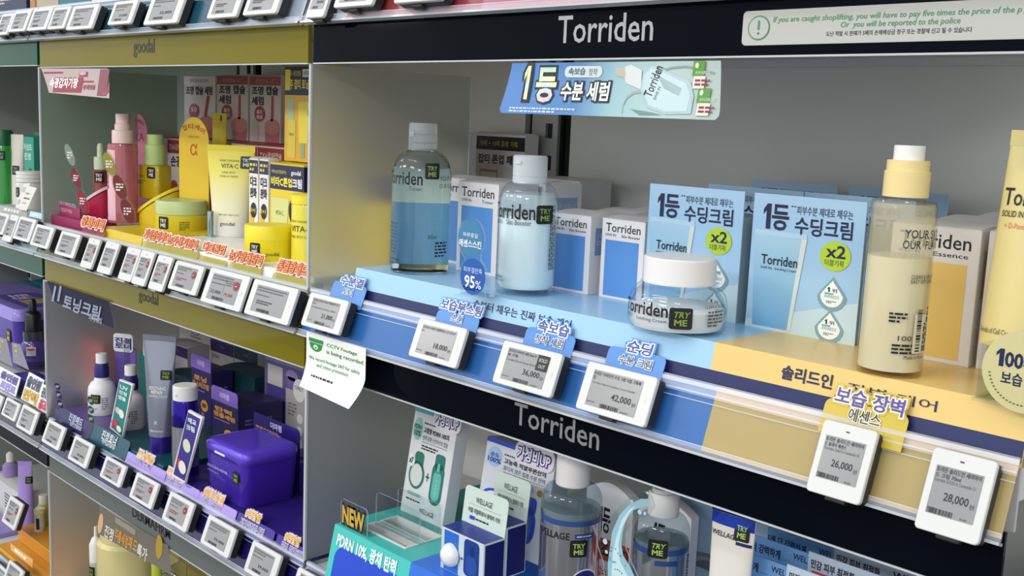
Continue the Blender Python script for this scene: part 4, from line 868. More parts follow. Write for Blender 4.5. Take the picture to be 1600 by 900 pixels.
def face_cream2(m, g, w, h):
    Nv = mat('#1d1d4c', .4); Yy = mat('#e9dc3c', .4)
    m.rect(g, 0, .70 * h, w, .985 * h, Nv, 1); m.txt(g, '바르는순간톤업되는', .05 * w, .885 * h, .45 * w, .04 * h, Yy, 2); m.txt(g, 'goodal', .64 * w, .87 * h, .28 * w, .065 * h, WHITE, 2, .02); m.txt(g, '비타C톤업', .04 * w, .74 * h, .62 * w, .10 * h, Yy, 2, .04); m.txt(g, '크림', .68 * w, .74 * h, .27 * w, .10 * h, mat('#dfe0e8', .4), 2, .04)
    m.poly(g, [(.12 * w, .1 * h), (.50 * w, .1 * h), (.58 * w, .60 * h), (.04 * w, .60 * h)], mat('#d3d58a', .4), 2); m.txt(g, 'VITA·C', .18 * w, .40 * h, .24 * w, .05 * h, GD, 3); m.ell(g, .78 * w, .47 * h, .20 * w, .17 * h, mat('#17171d', .4), 3); m.txt(g, '옴가정수', .66 * w, .52 * h, .24 * w, .04 * h, Yy, 4)
def side_cream2(m, g, w, h): m.rect(g, 0, .70 * h, w, .985 * h, mat('#1d1d4c', .4), 1); m.txt(g, '잡티', .12 * w, .85 * h, .4 * w, .09 * h, mat('#e9dc3c', .4), 2, .03); m.txt(g, '미백', .12 * w, .73 * h, .4 * w, .09 * h, mat('#e9dc3c', .4), 2, .03)
X0_, X1_, _, Z1_ = FB(422, 254, 330, 474, .14)
cdep = .115
cy2 = carton('tone_up_carton', 'yellow and navy tone up cream carton beside the near divider', 'carton', (X0_, .14, H + ZY), X1_ - X0_, cdep - .012, Z1_ - H - ZY, '#e3c92a', face_cream2, side_cream2, lid='#e8d530')
tq = FB(444, 104, 242, 495, .158)
carton('tall_serum_carton', 'tall yellow and navy carton standing on top of the tone up carton', 'carton', (tq[0], .158, Z1_ + .0042), min(tq[1], -1.215) - tq[0], .06, tq[3] - Z1_ - .0042, '#d9b92c', face_big, None)
w2_ = -1.212 - X1_ - .003
if w2_ > .03:
    dup(cy2, 'tone up carton glowing yellow through the frosted divider', (-1.212 - (X1_ - X0_), .035 + .11, H + ZY)) if 0 else None
    carton('tone_up_carton', 'yellow and navy tone up carton squeezed against the near divider', 'carton', (X1_ + .003, .15, H + ZY), w2_, .10, Z1_ - H - ZY, '#e3c92a', side_cream2, None, lid='#e8d530')
def face_dark(m, g, w, h):
    m.rect(g, 0, .83 * h, w, .985 * h, mat('#23244f', .4), 1); m.lines(g, .1 * w, .85 * h, .8 * w, .11 * h, 2, mat('#dfd23a', .4), 2, 4); m.txt(g, '다크', .16 * w, .68 * h, .7 * w, .11 * h, mat('#1a1b3c', .4), 2, .04); m.txt(g, '완화', .16 * w, .55 * h, .7 * w, .11 * h, mat('#1a1b3c', .4), 2, .04)
    m.ell(g, .55 * w, .40 * h, .33 * w, .09 * h, mat('#17171d', .4), 3); m.txt(g, '1+1', .32 * w, .375 * h, .46 * w, .05 * h, mat('#e9dc3c', .4), 4, .02); m.rect(g, .1 * w, .05 * h, .6 * w, .38 * h, mat('#e0b42a', .4), 2)
x0, x1, z0, z1 = FB(407, 249, 345, 422, .138)
dk = carton('eye_cream_carton', 'narrow white and navy carton touching the tone up carton', 'carton', (x0 - .004, .138, H + ZY), x1 - x0 - .002, .02, z1 - H - ZY, '#e5e3dd', face_dark, None, 'narrow dark spot cartons')
dup(dk, 'narrow white and navy carton half hidden by the large pale tube', (x0 - .004 - (x1 - x0) - .001, .137, H + ZY))
# arch boards
def arch(label, px0, px1, pyt, pyb, y, c, tc, words, rz=.55):
    p = PY((px0 + px1) / 2, pyb, y); s = mpp(p); w = (px1 - px0) * s; h = (pyb - pyt) * s
    p.z = H + ZY; h = PY((px0 + px1) / 2, pyt, y).z - p.z
    t = thing('arch_board', label, 'display board', p, None, rz)
    m = MB(); pts = [(-w / 2, 0), (w / 2, 0)] + [(w / 2 * math.cos(PI * k / 18), h - w * .75 + w * .75 * math.sin(PI * k / 18)) for k in range(19)]
    m.plate(PL((0, 0, 0)), pts, .003, mat(c, .3)); m.build('board', t)
    m = MB(); g = PL((0, -.003, 0)); cm = mat(tc, .4)
    for k, ch in enumerate(words[0]):
        a = math.radians(62 - 124 * k / max(1, len(words[0]) - 1)) * .75; R = w * .36
        m.txt(g, ch, R * math.sin(-a) - .075 * w, h - w * .52 + R * math.cos(a) * .62 - .07 * w, .16 * w, .16 * w, cm, 2, .02, a * .5)
    m.txt(g, 'SOLUTION', -.18 * w, h - w * .62, .36 * w, .06 * w, cm, 2); m.txt(g, words[1], -.12 * w * len(words[1]), h - w * 1.15, .24 * w * len(words[1]), .34 * w, cm, 2); m.build('lettering', t)
    return t
arch('yellow arch topped board with red curved lettering', 279, 330, 183, 320, .17, '#edc934', '#c4561f', ('잡티케어', 'α'))
arch('pink arch topped board behind the pink mist bottle', 198, 234, 178, 310, .19, '#e08aa6', '#b32a56', ('광채케어', 'TXA'))
# ring stands with bottles leaning against them
def ring_stand(label, px, py, y, wpx, hpx, c1, c2):
    p = PY(px, py, y); s = mpp(p); w = wpx * s; h = p.z - H - ZY
    t = thing('ring_stand', label, 'display stand', (p.x, p.y, H + ZY), None, .5)
    m = MB(); n = 40; rings = []
    for rr, zz in ((.66, 0.0), (1, 0.0), (1, .006), (.66, .006)):
        rings.append([(rr * w / 2 * math.cos(2 * PI * k / n), rr * w / 2 * .75 * math.sin(2 * PI * k / n), h - .006 + zz + .62 * rr * w / 2 * math.cos(2 * PI * k / n)) for k in range(n)])
    rings.append(rings[0]); m.loft(rings, mat(c1, .3), caps=(False, False)); m.build('slanted_ring', t)
    m = MB(); r0 = [(.5 * w * math.cos(2 * PI * k / n) * .92, .5 * w * .7 * math.sin(2 * PI * k / n), 0) for k in range(n)]; m.loft([r0, [(x, y_, h - .008 + .62 * x) for x, y_, _ in r0]], mat(c2, .35), smooth=True); m.build('drum', t)
    return t, s
ring_stand('yellow stand with a slanted ring under the yellow serum bottle', 250, 312, .138, 76, 40, '#f0d840', '#e6c82a')
ring_stand('crimson stand with a slanted pale pink ring under the small pink dropper', 156, 303, .095, 56, 30, '#e9cdd4', '#b3123f')
p = PY(243, 322, .135); s = mpp(p)
t = thing('serum_bottle', 'yellow serum bottle with a pale green pump head on the slanted ring', 'bottle', (p.x, p.y, p.z + 12 * s), None, .3)
m = MB(); m.rbox(-22 * s, 22 * s, -15 * s, 15 * s, 0, 52 * s, 6 * s, mat('#d8bf1e', .12, trans=.35, coat=.5), .002, 6); m.build('bottle_body', t)
m = MB(); m.lathe([(15.5 * s, 52.2 * s), (15.5 * s, 82 * s), (14.5 * s, 83 * s), (12 * s, 83.5 * s), (12 * s, 98 * s), (11 * s, 99 * s), (0, 99 * s)], mat('#b7d084', .35), 36); m.build('pump_head', t)
m = MB(); g = PL((0, -15 * s, 0)); m.txt(g, 'VITA·C', -20 * s, 32 * s, 14 * s, 5 * s, GD, 1); m.lines(g, -20 * s, 22 * s, 16 * s, 7 * s, 2, GI, 1); m.build('label_print', t); sticker(t, PL((0, -15 * s - .0002, 0)), -1 * s, 32 * s, 17 * s, 17 * s, '#e4e4de')
p = PY(158, 303, .095); s = mpp(p)
t = thing('dropper_bottle', 'small rose dropper bottle with a pale green cap beside the chain of oval signs', 'bottle', p)
m = MB(); m.lathe([(0, 0), (11.5 * s, 0), (11.5 * s, 37 * s), (10 * s, 38 * s), (0, 38 * s)], mat('#a9433f', .12, trans=.3, coat=.4), 32); m.build('bottle_body', t)
m = MB(); m.lathe([(10 * s, 38.2 * s), (10 * s, 57 * s), (8 * s, 58 * s), (5.2 * s, 58 * s), (5 * s, 74 * s), (3.5 * s, 78 * s), (0, 79 * s)], mat('#c6d3b4', .4), 28); m.build('dropper_cap', t); sticker(t, CY(11.7 * s, 0, -40), -7 * s, 18 * s, 15 * s, 17 * s, '#e4e4de')
p = PZ(193, 347, -.213); s = mpp(p); r = 22.5 * s
t = thing('mist_bottle', 'tall pink mist bottle with a blush spray cap', 'bottle', p)
m = MB(); m.lathe([(0, 0), (r, 0), (r, 116 * s), (r * .96, 121 * s), (r * .5, 122 * s), (0, 122 * s)], mat('#d77b8b', .1, trans=.45, coat=.4), 40); m.build('bottle_body', t)
m = MB(); m.lathe([(r * .69, 122.2 * s), (r * .69, 141 * s), (r * .66, 142 * s), (r * .50, 143 * s), (r * .50, 151 * s), (r * .45, 152 * s), (r * .43, 152.3 * s), (r * .43, 167 * s), (0, 168 * s)], mat('#efd2cf', .4), 36); m.build('spray_cap', t)
m = MB(); g = CY(r, 0, -92); m.rect(g, -14 * s, 4 * s, 15 * s, 112 * s, mat('#e9bcc4', .35), 1); gs = lambda a, b, d: CY(r, 0, -92)(-4 * s - b, 8 * s + a, d)
gs.flat = True; m.txt(gs, 'goodal', 2 * s, 0, 34 * s, 8 * s, mat('#8d3347', .4), 2); m.lines(gs, 44 * s, -6 * s, 40 * s, 14 * s, 3, mat('#8d3347', .4), 2); m.build('label_print', t)
# chains of oval signs
def oval_chain(label, ovals, cols, y, name='oval_sign'):
    p = PY(ovals[-1][0], ovals[-1][1] + ovals[-1][3], y); t = thing(name, label, 'sign', p); s = mpp(p)
    m = MB(); sg = MB()
    g = PL((0, 0, 0), (.75, .66, 0)); e = g(1, 0, 0)
    for (px, py, rx, ry), c in zip(ovals, cols):
        q = PY(px, py, y); u = (px - ovals[-1][0]) * s; v = q.z - p.z; k = .30
        pts = lambda f: [(u + f * (rx * s * math.cos(2 * PI * i / 24) - k * ry * s * math.sin(2 * PI * i / 24)), v + f * ry * s * math.sin(2 * PI * i / 24)) for i in range(24)]
        m.plate(g, pts(1.0), .0012, clear('#e8eeea', 1.5, .05), edge=mat('#dfe6e2', .1, alpha=.5))
        sg.poly(g, pts(.84), mat(c, .35), 6); sg.lines(g, u - .55 * rx * s, v - .3 * ry * s, 1.1 * rx * s, .6 * ry * s, 3, mat('#e3d8d4', .4), 7, int(px))
    m.build('clear_sheet', t); sg.build('oval_prints', t); return t
oval_chain('chain of three slim oval signs, grey then wine red, hanging over the magenta box', ((111, 241, 8, 20), (120, 277, 7.5, 18), (130, 314, 8, 20)), ('#7f8f83', '#7d2430', '#96253a'), .0)
oval_chain('chain of three oval signs, olive then brown red, before the pink mist bottle', ((172, 254, 10.5, 21), (188, 291, 11, 22), (200, 330, 11, 22)), ('#8b8a24', '#6e2420', '#6b2322'), .004)
x0, x1, z0, z1 = FB(80, 335, 353, 132, .014)
t = thing('magenta_tray', 'magenta paper tray with a raised lettered back plate', 'display tray', (x0, .014, H - .2355)); hh = z1 - H + .2355
m = MB(); m.box(0, x1 - x0, 0, .06, 0, hh, mat('#8c1f52', .4), .001); m.build('tray_body', t)
m = MB(); x2, x3, z2, z3 = FB(83, 317, 340, 125, .03); m.box(x2 - x0, x3 - x0, .016, .019, hh, z3 - H + .2355, mat('#951f55', .4)); g = PL((x2 - x0, .016, hh)); m.txt(g, '속광 갑자기 피어오르는', .004, .030 - .012, (x3 - x2) * .85, .008, mat('#e3b7c9', .4), 2); m.txt(g, '광채를 경험하세요', .004, .006, (x3 - x2) * .7, .008, mat('#e3b7c9', .4), 2); m.build('back_plate', t)
GR = 'glossy lettered cards on the yellow bay rail'
YC = ('#e39a4e', '#bf3a26')
def ycard(label, bl, br, tl, tr, s, a, b, c, card='#b7ac2c'):
    r = talker(label, bl, br, tl, tr, card, '#efd3cd', [(s, a, b, c, YC, 1)], y=.004, group=GR, clearback=True, grow=False)
    return r
ycard('first glossy card beside the yellow step, its red print washed out by glare', (221, 387), (264, 396), (225, 376), (266, 383), '기미잡티케어', (225, 372), (262, 381), (228, 358))
ycard('glossy card with red outlined lettering before the green lidded jar', (263, 396), (307, 409), (264, 383), (308, 394), '눈가생기탄력', (262, 380), (307, 392), (264, 367))
ycard('small glossy card with pale red lettering before the large tube foot', (310, 409), (351, 420), (315, 400), (352, 406), '다크톤업', (317, 391), (350, 400), (320, 378))
ycard('glossy card with orange lettering before the plain bright yellow jar', (358, 421), (406, 434), (360, 409), (408, 418), '눈가광채탄력', (358, 405), (408, 417), (361, 390))
ycard('glossy card with orange lettering next to the near divider', (424, 438), (479, 452), (430, 425), (480, 436), '톤결광패드', (433, 422), (479, 432), (435, 405))
ycard('orange lettered card in front of the magenta tray', (130, 362), (163, 371), (129, 353), (164, 360), '광채미백', (127, 352), (161, 359), (128, 338), '#9b2430')
def flag(label, pts, y, col, fn, thick=.0006, bend=.008, back='#c9ccd0'):
    """A printed sheet hanging from a sign panel; pts = its corners in the photograph: upper start, upper end, lower end, lower start."""
    A, B, C, Dd = [PY(*q, y) for q in pts]; zt = max(A.z, B.z); zb = min(C.z, Dd.z); h = zt - zb; x0 = min(A.x, Dd.x)
    t = thing('hanging_banner', label, 'banner', (x0, y, zb))
    def g(u, v, d): q = max(0.0, 1 - v / h); return Vector((u, -bend * q ** 1.5 - d, v))
    g.flat = False; m = MB(); mm = mat(col, .5, spec=.15); nx = 10; ny = 10
    for lay, q in ((0, mm), (-2, mat(back, .4))):
        v = []
        for j in range(ny + 1):
            k = j / ny; l = Dd.x + (A.x - Dd.x) * k - x0; r = C.x + (B.x - C.x) * k - x0; z0 = (Dd.z - zb) * (1 - k) + (A.z - zb) * k; z1 = (C.z - zb) * (1 - k) + (B.z - zb) * k
            v += [g(l + (r - l) * i / nx, z0 + (z1 - z0) * i / nx, lay * .0002) for i in range(nx + 1)]
        f = [(j * (nx + 1) + i, j * (nx + 1) + i + 1, (j + 1) * (nx + 1) + i + 1, (j + 1) * (nx + 1) + i) for j in range(ny) for i in range(nx)]
        m.add(v, f if lay == 0 else [tuple(reversed(x)) for x in f], q, True)
    P = lambda px, py: (PY(px, py, y).x - x0, PY(px, py, y).z - zb)
    fn(m, g, P); m.build('banner_sheet', t); return t
def pinkflag(m, g, P):
    a, b = P(88, 144), P(132, 121); q = mat('#8f1733', .4)
    m.rect(g, a[0], a[1], b[0], b[1], q, 2); a = P(82, 137); b = P(125, 122); m.txt(g, '속광갑자기팡', a[0], a[1], b[0] - a[0], b[1] - a[1], WHITE, 4, .03); a = P(69, 116); b = P(105, 111); m.lines(g, a[0], a[1], b[0] - a[0], b[1] - a[1], 1, q, 2)
    a, b = P(125, 120), P(138, 112); m.rect(g, a[0], a[1], b[0], b[1], q, 2); m.txt(g, 'NEW', a[0] + .004, a[1] + .003, (b[0] - a[0]) * .7, (b[1] - a[1]) * .6, WHITE, 3, .02)
    a, b = P(131, 130), P(153, 125); m.lines(g, a[0], a[1], b[0] - a[0], b[1] - a[1], 1, q, 2); a, b = P(134, 140), P(153, 133); m.txt(g, '광채앰플', a[0], a[1], b[0] - a[0], b[1] - a[1], q, 2, .02)
    a, b = P(158, 150), P(172, 108); m.rect(g, a[0], a[1], b[0], b[1], mat('#7d3a44', .3), 2); a, b = P(164, 148), P(176, 132); m.ell(g, (a[0] + b[0]) / 2, (a[1] + b[1]) / 2, (b[0] - a[0]) / 2, (b[1] - a[1]) / 2, mat('#b02a4e', .3), 3)
flag('white and wine red hanging sheet under the far end of the yellow sign panel', ((64, 107), (168, 107), (178, 154), (82, 145)), -.008, '#b9a6a6', pinkflag)
# the carton seen past the back edge of the near frosted divider
def face_pad(m, g, w, h):
    m.rect(g, 0, .885 * h, w, .985 * h, mat('#22222c', .45), 1); m.txt(g, '70매 + 10매 증정 기획', .12 * w, .912 * h, .74 * w, .042 * h, mat('#b8b03a', .4), 2, .01); m.txt(g, '잡티 톤업 패드', .10 * w, .785 * h, .80 * w, .065 * h, mat('#33353c', .4), 2, .03); m.rect(g, .14 * w, .52 * h, .5 * w, .74 * h, mat('#c98a5c', .4), 2); m.rect(g, .16 * w, .54 * h, .48 * w, .72 * h, mat('#d2cfc8', .4), 3)
x0, x1, z0, z1 = FB(738, 208, 300, 826, .395)
pc = carton('pad_carton', 'grey and black pad carton seen past the back edge of the frosted divider', 'carton', (x0, .395, H - .2355), min(x1, -1.196) - x0, .03, z1 - H + .2355, '#d6d4d0', face_pad, None, 'pad cartons')
dup(pc, 'pad carton blurred behind the frosted divider, further towards the yellow goods', (x0 - .04, .30, H - .2355))
# ================================================================ purple bay, lower shelf
ZP = -.598
def XP(px, py, x):                       # where a sight line meets the plane X = x
    d = ray(px, py); t = x / d.x
    return Vector((x, d.y * t - D, d.z * t + H))
VI = '#4a35a0'; LV = '#a896d8'
simple_step('deep violet display step under the big purple bin', PZ(225, 745, -.6).x, -1.200, H - .6155, H + ZP, .010, .272, '#2f1f78')
xt = PZ(225, 745, -.6).x
simple_step('dark teal display step under the clear tube', xt - .22, xt - .002, H - .6155, H - .590, .010, .40, '#0e4a50')
simple_step('muted purple display step beside the frosted divider', -2.075, xt - .222, H - .6155, H - .590, .010, .40, '#5b4a86')
# big bin
C_ = PZ(381, 800, ZP); zt = PY(382, 711, C_.y).z; xl = PY(318, 688, C_.y).x; yb = XP(470, 691, C_.x).y
t = thing('pad_bin', 'big glossy purple bin with a rounded lid', 'bin', (xl, C_.y, C_.z)); w_ = C_.x - xl; d_ = min(yb, .37) - C_.y; YB_ = C_.y + d_; h_ = zt - C_.z
PU = mat('#4327a8', .16, coat=.5); PU2 = mat('#5c40cf', .14, coat=.6)
m = MB(); m.loft([rrpts(i, w_ - i, i, d_ - i, .014, z, 6) for z, i in ((0, .006), (.002, .004), (h_ * .76, .0005))], PU, smooth=True); m.build('bin_body', t)
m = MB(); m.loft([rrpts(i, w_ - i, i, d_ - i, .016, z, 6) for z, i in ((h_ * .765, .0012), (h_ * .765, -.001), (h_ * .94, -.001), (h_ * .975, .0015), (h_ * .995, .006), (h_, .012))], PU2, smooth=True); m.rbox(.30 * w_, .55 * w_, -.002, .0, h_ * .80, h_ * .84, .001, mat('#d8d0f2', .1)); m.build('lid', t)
m = MB(); g = PL((0, .0005, 0)); m.txt(g, 'SOOTHING REPAIR', .10 * w_, .50 * h_, .50 * w_, .05 * h_, mat('#b9aee6', .4), 2); m.txt(g, 'calming pad', .10 * w_, .42 * h_, .28 * w_, .04 * h_, mat('#9a8cd6', .4), 2); m.build('label_print', t)
sticker(t, PL((0, 0, 0)), .74 * w_, .42 * h_, .14 * w_, .20 * h_, '#8fb02f')
# cartons and boards behind the bin
def boxat(name, label, cat, px0, pyt, px1, y, z0, d, col, fn=None, sd=None, group=None, lid=None, pyb=None):
    A = PY(px0, pyt, y); x1 = PY(px1, pyb or pyt, y).x
    return carton(name, label, cat, (A.x, y, H + z0), x1 - A.x, d, A.z - H - z0, col, fn, sd, group, lid=lid)
def face_only(m, g, w, h):
    m.rect(g, 0, .0, w, .97 * h, mat('#6a5a92', .4), 1); m.rect(g, .08 * w, .62 * h, .44 * w, .93 * h, mat('#c9c8c6', .4), 2); m.rect(g, .06 * w, .18 * h, .52 * w, .70 * h, mat('#4c3f8e', .35), 3); m.lines(g, .1 * w, .42 * h, .28 * w, .08 * h, 2, mat('#b5aed6', .4), 4)
    m.rect(g, .52 * w, .10 * h, .96 * w, .72 * h, mat('#b3b1b0', .35), 2); m.lines(g, .58 * w, .42 * h, .2 * w, .16 * h, 4, mat('#77757a', .4), 3); m.ell(g, .84 * w, .74 * h, .14 * w, .13 * h, mat('#e6e6e2', .4), 4); m.txt(g, 'ONLY', .74 * w, .74 * h, .2 * w, .05 * h, INK, 5)
    for k in range(3): m.ell(g, .86 * w, (.42 - .14 * k) * h, .07 * w, .055 * h, mat('#e4e4e0', .4), 4)
    m.ell(g, .66 * w, .88 * h, .14 * w, .06 * h, mat('#a08cc8', .4), 2); m.rect(g, .56 * w, .74 * h, .74 * w, .86 * h, mat('#7a64ae', .4), 2)
boxat('gift_carton', 'violet gift carton picturing two pouches, beneath the olive panel end', 'carton', 414, 556, 480, .235, ZP, .10, '#8d86a0', face_only)
def face_hdr(m, g, w, h): m.txt(g, '더마펌', .38 * w, .70 * h, .24 * w, .20 * h, mat('#c9c4e6', .4), 1, .03); m.lines(g, .05 * w, .45 * h, .5 * w, .2 * h, 2, mat('#c9832f', .4), 1)
YH_ = YB_ + .016; A = PY(398, 643, YH_); B = PY(469, 682, YH_); m = MB(); hh = .055; m.plate(PL((0, 0, 0)), rr2(0, 0, B.x - A.x, hh, .010, 5, False, True, False, False), .0015, mat('#2a1d70', .3)); gk = PL((0, -.0015, 0)); face_hdr(m, gk, B.x - A.x, hh)
m.box(.0, B.x - A.x, .0, .012, -(A.z - hh - H - ZP), .0, mat('#33258a', .4)); m.thing('header_board', 'indigo header board with pale lettering behind the purple bin lid', 'display board', (A.x, YH_, A.z - hh))
def face_noh(txt, l2, n):
    def fn(m, g, w, h):
        G = mat('#d99a3a', .4); m.txt(g, txt, .14 * w, .80 * h, .62 * w, .09 * h, G, 1, .04); m.txt(g, l2, .08 * w, .69 * h, .80 * w, .09 * h, G, 1, .04); m.lines(g, .1 * w, .62 * h, .7 * w, .035 * h, 1, mat('#9b92c6', .4), 1)
        m.ell(g, .66 * w, .40 * h, .18 * w, .10 * h, mat('#d9a23c', .4), 1); m.txt(g, n, .56 * w, .37 * h, .2 * w, .07 * h, INK, 2, .03); m.rect(g, .2 * w, .04 * h, .42 * w, .30 * h, mat('#8d8ba6', .4), 1); m.rect(g, .5 * w, .04 * h, .66 * w, .28 * h, mat('#77759a', .4), 1)
    return fn
def side_noh(m, g, w, h): m.rect(g, .08 * w, .2 * h, .92 * w, .55 * h, mat('#6d58a8', .4), 1); m.lines(g, .15 * w, .62 * h, .6 * w, .15 * h, 2, mat('#6f68a0', .4), 1)
def lilac_flap(par, w, h, name='header_flap'):
    m = MB(); m.plate(PL((0, 0, h)), rr2(.0, 0, w, .026, .008, 5, True, True, False, False), .0012, mat('#8b6cd0', .35)); g = PL((0, -.0012, h)); m.txt(g, '더마펌', .34 * w, .008, .34 * w, .010, mat('#ded6f4', .4), 1, .03); m.build(name, par)
YN_ = max(YB_ + .022, .10)
n1 = boxat('ampoule_carton', 'indigo carton with gold lettering and a lilac flap behind the silver purple bottle', 'carton', 299, 572, 330, YN_ + .045, ZP, .045, '#2f2560', face_noh('토닝', '마스터크림', '80'), side_noh); lilac_flap(n1, PY(330, 575, YN_ + .045).x - PY(299, 572, YN_ + .045).x, PY(299, 572, YN_ + .045).z - H - ZP)
n2 = boxat('ampoule_carton', 'indigo carton with gold lettering and a twin badge against the purple bin', 'carton', 331, 622, 372, YN_, ZP, .09, '#2b2259', face_noh('탄력', '앰플세럼', 'x2'), side_noh); lilac_flap(n2, PY(372, 630, YN_).x - PY(331, 622, YN_).x, PY(331, 622, YN_).z - H - ZP)
def face_day(c):
    def fn(m, g, w, h): m.rect(g, 0, .80 * h, w, .99 * h, mat(c, .4), 1); m.txt(g, '더마펌', .4 * w, .88 * h, .2 * w, .04 * h, mat('#8f8bb6', .4), 2); m.txt(g, '20 DAY', .08 * w, .70 * h, .34 * w, .055 * h, mat('#3c3a44', .4), 1, .02); m.rect(g, .08 * w, .05 * h, .9 * w, .45 * h, mat(c, .4), 1)
    return fn
boxat('mask_carton', 'white carton with an indigo top band, directly under the olive panel', 'carton', 329, 527, 365, .30, ZP, .06, '#c9c5c6', face_day('#332768'))
boxat('mask_carton', 'white carton with a dark teal top band, directly under the olive panel', 'carton', 366, 539, 403, .30, ZP, .06, '#c2c3c2', face_day('#123f4c'))
boxat('mask_carton', 'white carton with an indigo top band, behind the clear tube', 'carton', 261, 533, 293, .25, ZP, .05, '#c9c5c6', face_day('#332768'))
def face_teal(m, g, w, h): m.rect(g, .16 * w, .1 * h, .84 * w, .62 * h, mat('#bfc3bf', .4), 1); m.txt(g, '토닝 마스크', .2 * w, .47 * h, .5 * w, .06 * h, INK, 2); m.ell(g, .35 * w, .3 * h, .1 * w, .12 * h, mat('#143c40', .4), 2); m.ell(g, .6 * w, .3 * h, .1 * w, .12 * h, mat('#143c40', .4), 2)
boxat('mask_box', 'deep teal flat topped box behind the gold lettered cartons', 'carton', 345, 572, 398, .235, ZP, .06, '#123e47', face_teal)
boxat('mask_box', 'deep teal box directly behind the clear tube', 'carton', 262, 580, 298, .19, ZP, .05, '#0f3a44')
def face_voice(m, g, w, h):
    gs = lambda a, b, d: g(.5 * w + .14 * w - b, .06 * h + a, d)
    gs.flat = True
    for k, c in enumerate(('#8d7f80', '#b97f86', '#8d7f80', '#b97f86', '#8d7f80')): m.rect(g, .34 * w, (.1 + .17 * k) * h, .68 * w, (.115 + .17 * k) * h, mat('#6f6a70', .4), 1); m.ell(g, .5 * w, (.18 + .17 * k) * h, .15 * w, .055 * h, mat(c, .4), 1); m.ell(g, .5 * w, (.18 + .17 * k) * h, .11 * w, .038 * h, mat('#b9b1b0', .4), 2)
vx = None
for k, (a, b) in enumerate(((188, 232), (233, 275), (276, 316), (317, 356))):
    A = PY(a, 470, .365); x1 = PY(b, 480, .365).x
    if k == 0: vx0, vw = A.x, x1 - A.x
    A.x = vx0 + k * vw; x1 = A.x + vw
    if k == 0: vz = A.z - .004; vc = carton('skincare_carton', 'greyish white carton with ring marks at the start of the row under the olive panel', 'carton', (A.x, .365, H + ZP), x1 - A.x - .002, .06, .205, '#bdb6b4', face_voice, None, 'ring marked cartons')
    else: dup(vc, f'greyish white carton with ring marks, {ORD[k]} of the row under the olive panel', (A.x, .365, H + ZP))
# bottles and tubes
def pump_white(label, px, py):
    p = PZ(px, py, -.590); s = mpp(p); r = 21 * s
    t = thing('lotion_bottle', label, 'bottle', p)
    m = MB(); m.lathe([(0, 0), (r * .95, 0), (r, 1.5 * s), (r, 36 * s), (r * .95, 43 * s), (r * .8, 49 * s), (r * .55, 53 * s), (r * .5, 58 * s), (0, 58 * s)], mat('#e2e0e2', .3), 40); m.build('bottle_body', t)
    m = MB(); m.lathe([(10 * s, 58.2 * s), (11 * s, 58.2 * s), (11 * s, 72 * s), (9 * s, 80 * s), (0, 80 * s)], mat('#2a1f72', .3), 32); m.build('collar', t)
    m = MB(); m.lathe([(8 * s, 80.2 * s), (8.5 * s, 80.2 * s), (8.5 * s, 94 * s), (7.5 * s, 95 * s), (0, 95 * s)], mat('#e6e4e2', .35), 28); m.build('cap', t)
    m = MB(); m.lines(CY(r, 0, -60), -10 * s, 8 * s, 16 * s, 5 * s, 2, mat('#8b8794', .4), 2, 3); m.lines(CY(r, 0, -10), -6 * s, 10 * s, 10 * s, 20 * s, 6, mat('#8b8794', .4), 2, 3); m.build('label_print', t)
    sticker(t, CY(r + .0002, 0, -52), -8 * s, 20 * s, 16 * s, 14 * s, '#7f9a35'); return t
pw = pump_white('white lotion bottle with an indigo collar before the pink blurred divider', 160, 645)
q = PZ(205, 667, -.590); dup(pw, 'white lotion bottle half hidden by the teal paddle sign', q)
p = PZ(251, 712, ZP); s = mpp(p); p = Vector((p.x, p.y, H + ZP))
def pr(m, g): c = mat('#dfe0e2', .4); m.txt(g, 'SOOTHING', -13 * s, 108 * s, 27 * s, 5 * s, c, 2, .02); m.txt(g, 'REPAIR', -9 * s, 102 * s, 19 * s, 5 * s, c, 2, .02); m.txt(g, 'CALMING CREAM', -14 * s, 96 * s, 30 * s, 4 * s, c, 2); m.txt(g, 'DERMAFIRM', -11 * s, 42 * s, 22 * s, 3 * s, c, 2); m.txt(g, 'Ж', -3 * s, 54 * s, 6 * s, 6 * s, c, 2)
t = thing('cream_tube', 'silvery grey see-through cream tube with a violet foot', 'tube', p, None, .62)
m = MB(); squeeze_tube(m, 36 * s, 28 * s, 158 * s, mat('#8f93a3', .16, metal=.55, coat=.5), 34 * s, 9 * s, 55 * s); m.build('tube_body', t)
m = MB(); m.lathe([(15 * s, 0), (16.5 * s, 1 * s), (16.5 * s, 34 * s), (0, 34.2 * s)], mat('#33208a', .2, trans=.2, coat=.4), 32); m.build('screw_cap', t)
m = MB(); pr(m, front_of_tube(36 * s, 28 * s, 158 * s, 55 * s, 9 * s, 34 * s)); m.build('label_print', t); sticker(t, front_of_tube(36 * s, 28 * s, 158 * s, 55 * s, 9 * s, 34 * s), 5 * s, 124 * s, 17 * s, 15 * s, '#7f9a35')
p = PZ(290, 739, ZP); s = mpp(p); r = 20.5 * s
t = thing('toner_bottle', 'metallic violet and silver bottle with a white flip cap', 'bottle', p)
m = MB(); m.lathe([(0, 0), (r, 0), (r, 14 * s)], mat('#2c1c8c', .15, metal=.4), 40, caps=(True, False)); m.lathe([(r, 14 * s), (r, 78 * s), (0, 78 * s)], mat('#b9bfc6', .10, metal=.9), 40); m.lathe([(r, 78 * s), (r, 116 * s), (r * .94, 119 * s), (0, 119 * s)], mat('#2c1c8c', .1, metal=.75), 40); m.build('bottle_body', t)  # pale middle band: reflection in the violet metal, put in as colour
